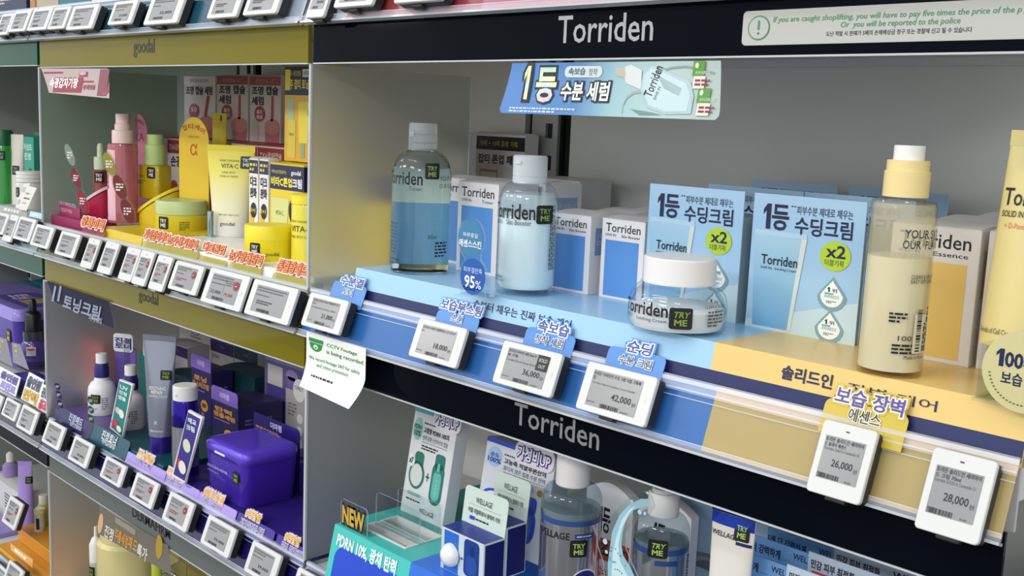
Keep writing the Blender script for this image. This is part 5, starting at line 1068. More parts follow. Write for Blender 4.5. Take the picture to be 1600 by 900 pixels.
m = MB(); m.lathe([(r * .9, 119.3 * s), (r * .92, 119.3 * s), (r * .92, 140 * s), (r * .85, 141.5 * s), (0, 141.5 * s)], mat('#e0dedd', .35), 36); m.ell(CY(r * .92, 0, -70), 0, 128 * s, 2.5 * s, 2 * s, mat('#bfbdbb', .4), 2); m.build('flip_cap', t)
p = PZ(304, 748, ZP); s = mpp(p); m = MB(); m.lathe([(16 * s, 0), (18 * s, 0), (18 * s, 5 * s), (16 * s, 5 * s)], clear('#e3e3ef', 1.5), 32, caps=(False, False)); m.thing('clear_ring', 'clear plastic ring holder at the foot of the metallic violet bottle', 'display holder', (p.x + .03, p.y - .01, p.z))
# boards with wobbler heads
def wob(label, px0, px1, pyt, y, z0, col, head, rz=.5):
    A = PY(px0, pyt, y); s = mpp(A); w = (px1 - px0) * s; h = A.z - H - z0
    t = thing('display_board', label, 'display board', (A.x, y, H + z0), None, rz)
    m = MB(); m.plate(PL((0, 0, 0)), rr2(0, 0, w, h, .006, 4, True, True, False, False), .002, mat(col, .35)); m.build('board', t)
    m = MB(); g = PL((0, -.0022, 0)); (a, b, tx, c) = head
    m.plate(g, rr2(a * w, h - .010, b * w, h + .026, .006), .002, mat('#dfe0e4', .35)); m.txt(PL((0, -.0042, 0)), tx, (a + .08) * w, h - .004, (b - a - .16) * w, .022, mat(c, .4), 1, .04); m.build('sign_head', t)
wob('purple board with a white lettered head behind the white bottles', 180, 217, 540, .10, -.590, '#6f57a6', (-.02, .9, '진정\n토너', '#2d2470'), .55)
wob('teal board with a white lettered head behind the clear tube', 218, 252, 548, .13, -.590, '#1f6f6b', (.25, 1.05, '수분\n진정', '#1e5a4c'), .55)
p = PY(198, 540, .085); s = mpp(p); m = MB(); m.lathe([(0, -.105), (5 * s, -.105), (5 * s, 0), (7 * s, .002), (7 * s, .008), (0, .008)], clear('#e4e8ec', 1.5), 24); m.lathe([(0, -.147), (2 * s, -.147), (2 * s, -.105), (0, -.105)], clear('#e4e8ec', 1.5), 12)
m.thing('dropper_tube', 'clear plastic dropper tube in front of the purple board', 'dropper', p)
def paddle(label, pts, y, col, words, dots):
    P0 = PY(*pts[3], y); q = [(PY(*a, y).x - P0.x, PY(*a, y).z - P0.z) for a in pts]
    t = thing('paddle_sign', label, 'sign', P0); cx = sum(a for a, b in q) / 4; cy = sum(b for a, b in q) / 4; ccw = [q[3], q[2], q[1], q[0]]
    m = MB(); m.plate(PL((0, 0, 0)), ccw, .004, mat('#e6e6e6', .35)); m.build('board', t)
    m = MB(); g = PL((0, -.004, 0)); f = .88; m.poly(g, [(cx + (a - cx) * f, cy + (b - cy) * (f + .06)) for a, b in ccw], mat(col, .3), 1)
    U = lambda u, v: (q[3][0] * (1 - u) * (1 - v) + q[2][0] * u * (1 - v) + q[1][0] * u * v + q[0][0] * (1 - u) * v, q[3][1] * (1 - u) * (1 - v) + q[2][1] * u * (1 - v) + q[1][1] * u * v + q[0][1] * (1 - u) * v)
    H_ = q[0][1] - q[3][1]; W_ = q[2][0] - q[3][0]
    for k, wd in enumerate(words): a = U(.2, .84 - .1 * k); m.txt(g, wd, a[0], a[1], W_ * .6, H_ * .07, mat('#d7e6e4', .4), 2, .03)
    for k, (u, v, ru, rv, c) in enumerate(dots): a = U(u, v); m.ell(g, a[0], a[1], W_ * ru, H_ * rv, mat(c, .4), 2 + k)
    m.build('print', t)
paddle('teal paddle sign picturing two bottles, leaning before the white lotion bottles', ((190, 592), (211, 600), (194, 684), (175, 668)), .03, '#1d7f7c', ('UV', '진정', '앰플'), ((.35, .42, .22, .06, '#d9b9b4'), (.65, .40, .2, .08, '#e6e6e2'), (.35, .16, .3, .07, '#c23a4c'), (.7, .12, .2, .06, '#e6e6e2')))
paddle('indigo paddle sign picturing a pale tube, standing before the metallic violet bottle', ((298, 640), (320, 652), (292, 754), (272, 742)), .006, '#3b2c86', ('애교', '크림'), ((.5, .52, .28, .09, '#cfd8b4'), (.35, .22, .2, .08, '#b02a4e'), (.6, .20, .28, .09, '#dfe3d2')))
oval_chain('indigo chain of oval signs before the pink blurred divider', ((91, 602, 5, 6), (93, 616, 5, 8), (95, 631, 5, 8)), ('#2a2058', '#2a2058', '#2a2058'), .0)
oval_chain('dark green chain of oval signs before the white lotion bottle', ((143, 626, 5, 8), (143, 640, 5, 7), (143, 654, 5, 8)), ('#1f4a40', '#1f4a40', '#1f4a40'), .0)
GC = 'cards on the purple product rail'
talker('navy card with a white pill, at the divider end of the purple rail', (91, 650), (142, 679), (94, 632), (140, 662), '#1e1c52', None, [('진정패드', (109, 655), (128, 666), (110, 645), ('#c9cbe6', '#3a3a78'), 1), ('병풀진정', (110, 664), (127, 673), (110, 658), ('#2b2a5a', '#d7d8ea'), 0)], y=.004, group=GC)
talker('dark teal card with a white pill under the teal paddle sign', (142, 679), (198, 712), (146, 660), (203, 690), '#124a5c', None, [('진정토너', (160, 684), (181, 695), (162, 672), ('#dfe8ea', '#2f6270'), 1), ('수분진정', (160, 692), (180, 702), (161, 685), ('#1e4650', '#dfe6ea'), 0)], y=.004, group=GC)
def lil(label, bl, br, tl, tr, s, a, b, c, s2, a2, b2, c2, col='#a691da'):
    talker(label, bl, br, tl, tr, col, col, [(s, a, b, c, ('#e0a024', '#f1e6cc'), 1), (s2, a2, b2, c2, ('#4b3a86', '#e6def4'), 0)], y=.004, group=GC)
lil('lilac card with gold lettering below the clear tube', (199, 712), (258, 748), (200, 704), (256, 735), '토닝앰플', (216, 713), (240, 722), (219, 702), '미백 주름', (212, 722), (236, 732), (214, 714))
lil('lilac card with gold lettering below the indigo paddle sign', (246, 742), (310, 778), (250, 733), (308, 764), '토닝크림', (262, 740), (288, 750), (264, 729), '탄력 보습', (261, 751), (284, 760), (262, 744))
lil('lilac card with gold lettering before the purple bin', (311, 778), (369, 808), (313, 768), (368, 796), '#저자극시너지크림', (319, 773), (349, 786), (321, 760), '자극없이', (319, 784), (345, 796), (320, 776))
lil('violet card with gold lettering at the foot of the purple bin', (370, 812), (428, 842), (374, 800), (424, 826), '#민감쌀', (385, 805), (406, 818), (387, 793), '저자극진정세럼', (376, 818), (413, 834), (378, 808), '#3b2a8e')
lil('violet card with gold lettering at the near end of the purple rail', (432, 845), (478, 868), (438, 836), (477, 858), '#민감쌀', (446, 842), (467, 854), (448, 830), '진정 장벽크림', (440, 854), (474, 869), (442, 845), '#3b2a8e')
def navyflag(m, g, P):
    q = mat('#83889d', .5); a, b = P(104, 480), P(160, 463); m.txt(g, '토닝크림', a[0], a[1], b[0] - a[0], .024, q, 4, .03); a, b = P(146, 499), P(166, 490); m.txt(g, '최대40%', a[0], a[1], b[0] - a[0], .012, q, 4, .02)
    for x in (86, 94): m.poly(g, [P(x, 470), P(x + 3, 471), P(x + 3, 448), P(x, 446)], mat('#8288a0', .3), 2)
flag('navy hanging sheet with pale lettering under the olive panel near the divider', ((73, 438), (170, 470), (186, 513), (90, 471)), -.006, '#12132c', navyflag)

# ================================================================ lowest shelf under the grey panel
ZB = -.990
def brownflag(m, g, P):
    for k, (x0, y0, x1, y1, c) in enumerate(((169, 832, 182, 824, '#cfcac0'), (184, 838, 204, 826, '#c08a2e'), (205, 850, 218, 838, '#c08a2e'), (219, 862, 234, 850, '#cfcac0'))): a, b = P(x0, y0), P(x1, y1); m.txt(g, ('진정', '주름세럼', '패드', '특가')[k], a[0], a[1] - .004, b[0] - a[0], .020, mat(c, .4), 3, .03)
    a, b = P(181, 808), P(213, 822); m.rrect(g, a[0], b[1] - .017, b[0], b[1] - .007, .004, mat('#8d8778', .4), 2); a = P(250, 872); m.ell(g, a[0], a[1] + .02, .012, .02, mat('#a98a2c', .4), 2); m.ell(g, P(161, 817)[0], P(161, 817)[1], .010, .018, mat('#c9a070', .4), 2)
flag('grey brown hanging sheet with gold lettering below the black panel lettering', ((155, 790), (262, 853), (272, 897), (160, 832)), -.006, '#6d685e', brownflag)
def cyl(name, label, cat, px, py, z, half, prof, col, cap, captop, capname='cap', rough=.3, extra=None, sc=None):
    p = PZ(px, py, z); s = mpp(p); r = half * s; t = thing(name, label, cat, p)
    m = MB(); m.lathe([(0, 0)] + [(a * r, b * s) for a, b in prof] + [(0, prof[-1][1] * s)], mat(col, rough), 36); m.build('bottle_body', t)
    m = MB(); m.lathe([(captop[0][0] * r * .9, captop[0][1] * s)] + [(a * r, b * s) for a, b in captop] + [(0, captop[-1][1] * s)], mat(cap, .35), 32); m.build(capname, t)
    if extra: m = MB(); extra(m, CY(r, 0, -60), r, s); m.build('label_print', t)
    return t, r, s
t, r, s = cyl('lotion_bottle', 'big pale straw bottle lettered in brown below the grey panel', 'bottle', 202, 985, ZB, 46, ((.98, 0), (1, 2), (1, 148), (.9, 154)), '#cfc38a', '#cfc38a', ((.88, 154.2), (.88, 172), (.8, 174)), extra=lambda m, g, r, s: (m.lines(g, -30 * s, 66 * s, 34 * s, 26 * s, 4, mat('#8d7a4a', .4), 2, 3)))
t, r, s = cyl('dropper_bottle', 'pale bottle with a white teat cap beside the brown blurred divider', 'bottle', 152, 962, ZB, 10, ((1, 0), (1, 88), (.8, 90)), '#aab09a', '#dedddb', ((1.0, 90.2), (1.0, 118), (.6, 128), (.3, 130), (.25, 146)), 'dropper_cap')
sticker(t, CY(r + .0002, 0, -60), -8 * s, 66 * s, 12 * s, 18 * s, '#7f9a35')
cyl('serum_bottle', 'straw bottle with a butter yellow round cap under the grey brown sheet', 'bottle', 222, 1000, ZB + .0, 14.5, ((1, 0), (1, 68), (.95, 70)), '#d4c77c', '#e6d984', ((1, 70.2), (1, 97), (.94, 99)))
cyl('serum_bottle', 'slim pale bottle with a lime cap under the grey brown sheet', 'bottle', 246, 1010, ZB, 8, ((1, 0), (1, 110), (.9, 112)), '#c9c08e', '#b6c43c', ((1, 112.2), (1, 136), (.9, 138)))
p = PZ(290, 1012, ZB); s = mpp(p); t = thing('spray_bottle', 'clear rounded bottle catching the light beside the grey brown sheet', 'bottle', p); m = MB(); m.lathe([(0, 0), (30 * s, 0), (30 * s, 120 * s), (22 * s, 134 * s), (10 * s, 140 * s), (10 * s, 152 * s), (0, 152 * s)], clear('#e6e6d4', 1.5, .03), 36); m.build('bottle_body', t); m = MB(); m.lathe([(0, 2 * s), (28 * s, 2 * s), (28 * s, 96 * s), (0, 96 * s)], mat('#cdbf7a', .2, alpha=.6), 32); m.build('liquid', t)
for k, (px, pt) in enumerate(((258, 835), (292, 862), (326, 880))):
    boxat('lined_carton', f'straw carton ruled with brown lines, {ORD[k]} of the row behind the clear rounded bottle', 'carton', px, pt, px + 33, .25, ZB, .08, '#c9bd86', lambda m, g, w, h: [m.rect(g, .05 * w, (.5 + .06 * q) * h, .95 * w, (.52 + .06 * q) * h, mat('#86764a', .4), 1) for q in range(8)], None, 'ruled straw cartons', pyb=pt + 20)
# ================================================================ nearer bay, lowest visible shelf
ZD = -.530
TL_ = '#3fb8b4'
A = PZ(526, 818, ZD); B = PZ(640, 879, ZD); yF = (A.y + B.y) / 2; xA, xB = A.x, B.x; xE = -.886
t = thing('display_step', 'turquoise slotted display step with a blue panel, lettered in white', 'display step', (xA, yF, H - .604)); hD = .604 + ZD
TQ = mat('#45bdb6', .3, wear=.05); BB = mat('#2f6fd6', .3, wear=.05); DP = mat('#1b46c4', .3)
wl = []
for q in (((571, 824), (589, 817), (656, 848), (634, 857)), ((600, 815), (620, 807), (687, 839), (666, 846))):
    P4 = [PZ(*c, ZD) for c in q]; wl.append(((P4[0].x + P4[1].x) / 2 - xA, (P4[2].x + P4[3].x) / 2 - xA, (P4[0].y + P4[3].y) / 2 - yF, (P4[1].y + P4[2].y) / 2 - yF))
xs_ = sorted({0, min(wl[0][0], wl[1][0]), max(wl[0][1], wl[1][1]), xB - xA}); ys_ = [0, wl[0][2], wl[0][3], wl[1][2], wl[1][3], .26]
m = MB(); gtop = PL((0, 0, hD), (1, 0, 0), (0, 1, 0))
for i in range(len(xs_) - 1):
    for j in range(5):
        if not (i == 1 and j in (1, 3)): m.add([(xs_[i], ys_[j], hD), (xs_[i + 1], ys_[j], hD), (xs_[i + 1], ys_[j + 1], hD), (xs_[i], ys_[j + 1], hD)], [(0, 1, 2, 3)], TQ)
fb = -.016
m.add([(0, fb, .0), (xB - xA, fb, .0), (xB - xA, 0, hD), (0, 0, hD)], [(0, 1, 2, 3)], TQ); m.add([(0, fb, 0), (0, 0, hD), (0, .26, hD), (0, .26, 0)], [(0, 1, 2, 3)], TQ)
gfr = PL((0, fb, 0), (1, 0, 0), (0, -fb, hD)); m.plate(gfr, rr2(.012, -.002, xB - xA + .02, .052, .016, 5, True, False, False, False), .0006, DP)
m.txt(PL((0, fb - .0002, 0), (1, 0, 0), (0, -fb, hD)), 'PDRN 10%, 광채 탄력', .012, .050, .122, .019, mat('#e8f4f4', .4), 3, .03)
m.build('step_body', t)
m = MB(); Wt = mat('#dcdcda', .4)
for j in (1, 3):
    x0, x1, y0, y1 = xs_[1], xs_[2], ys_[j], ys_[j + 1]; z0 = hD - .030; e = .003
    m.add([(x0, y0, z0), (x1, y0, z0), (x1, y1, z0), (x0, y1, z0)], [(0, 1, 2, 3)], Wt); m.add([(x0, y1, z0), (x1, y1, z0), (x1, y1, hD), (x0, y1, hD)], [(0, 1, 2, 3)], Wt); m.add([(x0, y0, z0), (x0, y1, z0), (x0, y1, hD), (x0, y0, hD)], [(0, 1, 2, 3)], Wt); m.add([(x1, y0, z0), (x1, y0, hD), (x1, y1, hD), (x1, y1, z0)], [(0, 1, 2, 3)], Wt)
    for a, b, c, d in ((x0 - e, x1 + e, y0 - e, y0), (x0 - e, x1 + e, y1, y1 + e), (x0 - e, x0, y0, y1), (x1, x1 + e, y0, y1)): m.box(a, b, c, d, hD, hD + .0012, Wt)
m.build('white_wells', t)
m = MB(); m.add([(xB - xA, fb, 0), (xE - xA, fb, 0), (xE - xA, 0, hD), (xB - xA, 0, hD)], [(0, 1, 2, 3)], BB); m.add([(xB - xA, 0, hD), (xE - xA, 0, hD), (xE - xA, .17, hD), (xB - xA, .17, hD)], [(0, 1, 2, 3)], BB); m.add([(xE - xA, fb, 0), (xE - xA, .17, 0), (xE - xA, .17, hD), (xE - xA, 0, hD)], [(0, 1, 2, 3)], BB); m.build('blue_section', t)
# NEW sign and clear guards
a = PZ(528, 819, ZD); w_ = PY(569, 838, a.y).x - a.x; h_ = PY(529, 778, a.y).z - a.z
t = thing('acrylic_sign', 'clear acrylic sign with gold NEW lettering on the turquoise step', 'sign', (a.x + .002, a.y + .004, a.z))
m = MB(); m.plate(PL((0, 0, 0)), rr2(0, 0, w_, h_, .006, 5, True, True, False, False), .0015, CLEAR, edge=mat('#d5e2e6', .1, alpha=.55)); m.box(0, w_ + .004, -.0015, .026, 0, .0012, CLEAR); m.build('acrylic_sheet', t)
m = MB(); g = PL((0, -.0016, 0)); m.txt(g, 'NEW', .10 * w_, .16 * h_, .80 * w_, .60 * h_, INK, 1, .13); m.txt(g, 'NEW', .10 * w_, .16 * h_, .80 * w_, .60 * h_, mat('#c9a548', .4), 3, .04); m.build('lettering', t)
def guard(label, bl, br, tl):
    a = PZ(*bl, ZD); w_ = PY(*br, a.y).x - a.x; h_ = PY(*tl, a.y).z - a.z
    m = MB(); m.plate(PL((0, 0, 0)), rr2(0, 0, w_, h_, .006, 4, True, True, False, False), .0015, CLEAR, edge=mat('#dbe6ea', .1, alpha=.5)); m.box(0, w_, -.0015, .022, 0, .0012, CLEAR)
    m.thing('acrylic_guard', label, 'clear guard', a)
guard('clear acrylic guard standing between the two white wells', (588, 819), (656, 850), (590, 768))
guard('clear acrylic guard standing behind the white wells before the green capsule carton', (622, 806), (688, 838), (624, 761))
# leaning cartons
def leaning(label, bl, br, tl, z, lean, col, dep, fn):
    p0 = PZ(*bl, z); w_ = TP(*br, p0, lean)[0]; h_ = TP(*tl, p0, lean)[1]
    t = thing('capsule_kit_carton', label, 'carton', p0, 'capsule kit cartons', 0, -lean)
    m = MB(); m.box(0, w_, 0, dep, 0, h_, mat(col, .4), .0006); fn(m, PL((0, 0, 0)), w_, h_); m.build('carton_body', t)
    return t, w_, h_
def value_up(par, w, h, u0, u1):
    m = MB(); g = PL((0, -.0008, 0)); ht = .029; hy = h - .020
    m.plate(g, rr2(u0 * w, hy, u1 * w, hy + ht, .012), .0015, mat('#e7dfe6', .35)); m.txt(PL((0, -.0024, 0)), '가성비UP', (u0 + .05) * w, hy + .006, (u1 - u0 - .10) * w, .016, mat('#3a2f8f', .4), 1, .12); m.txt(PL((0, -.0024, 0)), '가성비UP', (u0 + .05) * w, hy + .006, (u1 - u0 - .10) * w, .016, mat('#f4eef4', .4), 4, .03); m.build('value_sticker', par)
def face_pdrn(m, g, w, h):
    m.rect(g, 0, .955 * h, w, h, mat('#58aebb', .4), 1); DG = mat('#1f5f58', .4)
    m.ell(g, .14 * w, .80 * h, .105 * w, .105 * h, mat('#8fc9b9', .25), 2); m.txt(g, 'PDRN', .06 * w, .80 * h, .16 * w, .04 * h, DG, 3, .03); m.txt(g, '10%', .07 * w, .735 * h, .15 * w, .05 * h, DG, 3, .03)
    m.lines(g, .27 * w, .86 * h, .55 * w, .025 * h, 1, INK, 2, 4); m.txt(g, '고함량 PDRN 10%의', .28 * w, .785 * h, .58 * w, .05 * h, INK, 2, .03); m.txt(g, '탄력 광채 스킨부스터 캡슐', .28 * w, .715 * h, .58 * w, .045 * h, INK, 2); m.rect(g, .28 * w, .695 * h, .86 * w, .699 * h, INK, 2); m.lines(g, .28 * w, .625 * h, .38 * w, .05 * h, 2, INK, 2, 5)
    m.rrect(g, .17 * w, .42 * h, .38 * w, .60 * h, .006, mat('#27746a', .35), 2); m.ell(g, .26 * w, .38 * h, .18 * w, .13 * h, mat('#27746a', .35), 2); m.ell(g, .26 * w, .38 * h, .14 * w, .105 * h, mat('#d9dcda', .3), 3); m.ell(g, .10 * w, .50 * h, .085 * w, .06 * h, mat('#e8ebea', .4), 3); m.txt(g, 'x7', .055 * w, .475 * h, .09 * w, .05 * h, INK, 4, .04)
    m.rect(g, .475 * w, .39 * h, .56 * w, .405 * h, DG, 2); m.rect(g, .507 * w, .36 * h, .527 * w, .435 * h, DG, 2)
    m.rrect(g, .64 * w, .50 * h, .86 * w, .64 * h, .005, mat('#27746a', .35), 2); m.rrect(g, .60 * w, .17 * h, .88 * w, .56 * h, .020, mat('#27746a', .35), 2); m.rrect(g, .645 * w, .21 * h, .835 * w, .48 * h, .015, mat('#5fb7ab', .2), 3); m.rrect(g, .71 * w, .46 * h, .77 * w, .56 * h, .004, mat('#5fb7ab', .2), 3)
    gs = lambda a, b, d: g(.77 * w - b, .25 * h + a, d)
    gs.flat = True; m.txt(gs, 'WELLAGE', 0, 0, .16 * h, .05 * w, mat('#a9d8d0', .4), 4)
    m.rrect(g, .11 * w, .185 * h, .42 * w, .215 * h, .004, mat('#7fb0a6', .4), 2); m.lines(g, .10 * w, .13 * h, .4 * w, .025 * h, 1, INK, 2, 6); m.txt(g, 'WELLAGE', .44 * w, .055 * h, .34 * w, .045 * h, INK, 2)
def face_ha(m, g, w, h):
    m.rect(g, 0, .955 * h, w, h, mat('#1f4fc0', .4), 1); DBl = mat('#1c3f96', .4)
    m.ell(g, .15 * w, .83 * h, .105 * w, .095 * h, mat('#a9c6ee', .25), 2); m.txt(g, '순도', .09 * w, .83 * h, .13 * w, .04 * h, DBl, 3, .03); m.txt(g, '100%', .06 * w, .775 * h, .19 * w, .045 * h, DBl, 3, .03)
    m.lines(g, .29 * w, .87 * h, .5 * w, .025 * h, 1, INK, 2, 4); m.txt(g, '고농축 히알루론산의', .30 * w, .80 * h, .60 * w, .05 * h, INK, 2, .03); m.txt(g, '물티지 않은 집중 수분 탄력', .30 * w, .735 * h, .60 * w, .045 * h, INK, 2); m.rect(g, .30 * w, .715 * h, .90 * w, .719 * h, INK, 2); m.lines(g, .30 * w, .64 * h, .42 * w, .05 * h, 2, INK, 2, 5)
    m.ell(g, .72 * w, .64 * h, .045 * w, .032 * h, mat('#77c4d6', .4), 2); m.ell(g, .86 * w, .64 * h, .045 * w, .032 * h, mat('#b08a3c', .4), 2)
    m.rrect(g, .54 * w, .42 * h, .84 * w, .58 * h, .006, DP, 2); m.rrect(g, .52 * w, .12 * h, .86 * w, .50 * h, .020, DP, 2); m.rrect(g, .57 * w, .16 * h, .81 * w, .42 * h, .015, mat('#4a6fb0', .2), 3); m.rrect(g, .66 * w, .4 * h, .72 * w, .50 * h, .004, mat('#4a6fb0', .2), 3); m.ell(g, .22 * w, .40 * h, .2 * w, .13 * h, DP, 2); m.ell(g, .22 * w, .40 * h, .16 * w, .105 * h, WHITE, 3); m.txt(g, 'WELLAGE', .40 * w, .05 * h, .34 * w, .04 * h, INK, 2)
LN = math.radians(9)
c1, w1, h1 = leaning('white capsule carton with green print, leaning back behind the turquoise step wells', (625, 797), (690, 828), (651, 634), ZD, LN, '#dfe0e2', .022, face_pdrn); value_up(c1, w1, h1, .48, 1.10)
c2, w2, h2 = leaning('white capsule carton with blue print, leaning back beside the big silver bottle', (738, 838), (842, 890), (757, 679), ZD, LN, '#d9dce4', .030, face_ha); value_up(c2, w2, h2, .44, 1.0)
# hanging kits
def kit(label, tl, bl, br, tr, y):
    """tl, tr = upper corners of the header card; bl, br = its foot, where the carton begins."""
    p = PY(*bl, y); w_ = PY(*br, y).x - p.x; t = thing('one_day_kit', label, 'carton', (p.x, y, H + ZD), 'one day kit cartons'); zb = p.z - H - ZD; up = PY(*tl, y).z - p.z; d_ = .034
    m = MB(); m.box(0, w_, 0, d_, 0, zb, mat('#c3d0da', .35), .0006); g = PL((0, 0, 0)); m.rect(g, .08 * w_, zb * .02, .42 * w_, zb * .97, mat('#2a68c4', .3), 1); m.rrect(g, .55 * w_, zb * .1, .90 * w_, zb * .97, .006, mat('#173a86', .3), 1); m.rrect(g, .60 * w_, zb * .14, .86 * w_, zb * .62, .012, mat('#1f4aa0', .12, coat=.6), 2); m.rrect(g, .70 * w_, zb * .60, .77 * w_, zb * .82, .004, mat('#14306c', .2), 3)
    m.rect(PL((w_, 0, 0), (0, 1, 0)), .002, .002, d_ - .002, zb - .002, mat('#121a66', .35), 1); m.rect(PL((0, 0, zb), (1, 0, 0), (0, 1, 0)), .001, .001, w_ - .001, d_ - .001, mat('#1d2f8e', .35), 1); m.rect(g, .47 * w_, zb * .44, .54 * w_, zb * .46, INK, 2); m.rect(g, .50 * w_, zb * .41, .51 * w_, zb * .49, INK, 2); m.build('carton_body', t)
    m = MB(); m.ell(PL((0, 0, 0)), .26 * w_, zb * .42, .20 * w_, zb * .24, DP, 3)
    R = .185 * w_; m.loft([[(.26 * w_ + R * math.cos(a) * math.cos(2 * PI * k / 28), -.001 - R * .9 * math.sin(a), zb * .43 + R * 1.05 * math.cos(a) * math.sin(2 * PI * k / 28)) for k in range(28)] for a in [PI / 2 * j / 8 * .98 for j in range(9)]], mat('#e9eaec', .15, coat=.5), smooth=True); m.build('white_dome', t)
    m = MB(); g = PL((0, d_ - .001, zb), (1, 0, 0), (0, .12, 1)); m.plate(g, rr2(0, 0, w_, up, .006, 5, True, True, False, False), .001, mat('#c9d8cf', .35)); g2 = PL((0, d_ - .0025, zb), (1, 0, 0), (0, .12, 1)); m.txt(g2, 'WELLAGE', .28 * w_, .62 * up, .38 * w_, .15 * up, INK, 1); m.rect(g2, .12 * w_, .54 * up, .88 * w_, .55 * up, mat('#8d9a98', .4), 1); m.txt(g2, '리얼 히알루로닉 원데이 키트', .13 * w_, .32 * up, .74 * w_, .13 * up, INK, 1, .02); m.rect(g2, .18 * w_, .14 * up, .30 * w_, .24 * up, DP, 1); m.lines(g2, .32 * w_, .15 * up, .5 * w_, .08 * up, 1, INK, 1, 3); m.build('header_card', t)
kit('one day kit with a white dome and pale green header, nearer the turquoise step', (703, 770), (690, 822), (757, 841), (774, 786), .012)
kit('one day kit partly hidden behind the other, its header tilted beside the silver bottle', (752, 748), (738, 803), (792, 822), (814, 789), .048)
# silver bottles
def silver(label, cx, half, y, ztop, zshould, zline, zcap0, capw, script, badge, wl):
    pc = PY(cx, 850, y); s = mpp(pc); r = half * s; zq = lambda py: PY(cx, py, y).z - H + .6155
    t = thing('toner_bottle', label, 'bottle', (pc.x, y, H - .6155)); zl, zc, zc1 = zq(zline), zq(zcap0), zq(ztop)
    m = MB(); m.lathe([(0, 0), (r * .96, 0), (r, .003), (r, zl)], mat('#b9bdc4', .12, metal=.9), 48, caps=(True, False)); m.lathe([(r * 1.002, zl - .004), (r * 1.002, zl + .002)], mat('#2b4a86', .3), 48, caps=(False, False)); m.build('silver_sleeve', t)
    zs = zq(zshould); m = MB(); m.lathe([(r, zl + .001)] + [(r, zs)] + [(capw * s * .95 + (r - capw * s * .95) * math.cos(a), zs + (zc - zs) * math.sin(a)) for a in (.3, .6, .9, 1.2, 1.5)], clear('#e2eaee', 1.5, .02), 48, caps=(False, False)); m.build('clear_shoulder', t)
    m = MB(); m.lathe([(0, zl), (r * .96, zl), (r * .96, zl + (zs - zl) * .5), (0, zl + (zs - zl) * .5)], mat('#a5b4bd', .1, alpha=.55), 40); m.build('liquid', t)
    m = MB(); c = capw * s; m.lathe([(c * .95, zc - .001), (c, zc - .001), (c, zc1 - .002), (c * .93, zc1), (0, zc1)], mat('#e6e4e3', .33), 40)
    if script: m.lathe([(c * .8, zc1), (c * .75, zc1 + .004), (c * .3, zc1 + .0055), (0, zc1 + .0055)], mat('#e6e4e3', .33), 36)
    m.build('cap', t)
    m = MB(); g = CY(r, 0, -82 if not script else -60)
    if wl: m.txt(g, 'WELLAGE', -.024, zq(826), .044, .0078, INK, 2, .012); m.rect(g, .026, zq(824), .050, zq(817), mat('#27407e', .4), 2); m.lines(g, .028, zq(822), .020, .003, 1, mat('#b9c4de', .4), 3, 2)
    else: m.rect(g, -.002, zq(868), .022, zq(861), mat('#27407e', .4), 2); m.lines(g, .040, zq(900), .012, .03, 9, INK, 2, 2)
    if badge: m.ell(g, .040, zq(900), .019, .0215, mat('#e4e6ee', .4), 2); m.ell(g, .040, zq(900), .0175, .020, mat('#16206e', .4), 3); m.txt(g, '속건조', .029, zq(897), .022, .006, mat('#c9cde4', .4), 4, .02); m.txt(g, '100', .029, zq(908), .022, .008, mat('#d9552f', .4), 4, .04)
    m.build('label_print', t)
    sticker(t, CY(r + .0003, 0, -38 if not script else -62), -.006 if not script else -.009, zq(852 if not script else 856), .0205, .0195, '#a9c765', script); return t
silver('big silver toner bottle with a plain white cap beside the blue print carton', 890, 47.5, .085, 703, 776, 800, 752, 26.5, False, True, True)
silver('silver toner bottle with a domed white flip cap behind the water splash sign', 1033, 43.5, .085, 765, 829, 847, 800, 24.5, True, False, False)
# water splash sign
y = .030; P0 = PY(962, 905, y); P = lambda px, py: (PY(px, py, y).x - P0.x, PY(px, py, y).z - P0.z)
t = thing('splash_sign', 'clear acrylic sign shaped and printed as a splash of pale blue water', 'sign', P0)
out = [(945, 905), (944, 880), (934, 850), (934, 832), (945, 825), (958, 800), (985, 778), (1008, 768), (1020, 776), (1024, 790), (1014, 806), (992, 812), (980, 830), (979, 856), (988, 880), (1000, 905)]
m = MB(); m.plate(PL((0, 0, 0)), [P(*q) for q in out], .0015, CLEAR, edge=mat('#e2eef2', .08, alpha=.6)); m.build('acrylic_sheet', t)
m = MB(); g = PL((0, 0, 0)); wat = [(950, 903), (950, 880), (954, 850), (957, 830), (968, 805), (984, 788), (1002, 779), (1013, 780), (1016, 790), (1004, 792), (990, 797), (978, 812), (973, 832), (971, 850), (974, 868), (984, 884), (993, 903)]
m.poly(g, [P(*q) for q in wat], mat('#a9d3e4', .15, alpha=.92), 1); m.poly(g, [P(*q) for q in ((956, 900), (958, 862), (964, 838), (972, 812), (984, 796), (996, 788), (984, 802), (972, 826), (967, 850), (970, 878), (982, 900))], mat('#d9eef5', .1), 2)
for k in range(26):
    px, py = random.uniform(952, 984), random.uniform(850, 898); a = P(px, py)
    if px - 952 < (py - 842) * .7: m.ell(g, *a, .0009, .0009, mat('#6fa3bc', .2), 3)
for px, py, rr in ((946, 846, .003), (948, 862, .002), (1000, 800, .0025), (1008, 802, .0018), (1012, 770, .0015), (988, 783, .0015)): m.ell(g, *P(px, py), rr, rr, mat('#c3e2ee', .1), 2)
m.build('water_print', t)
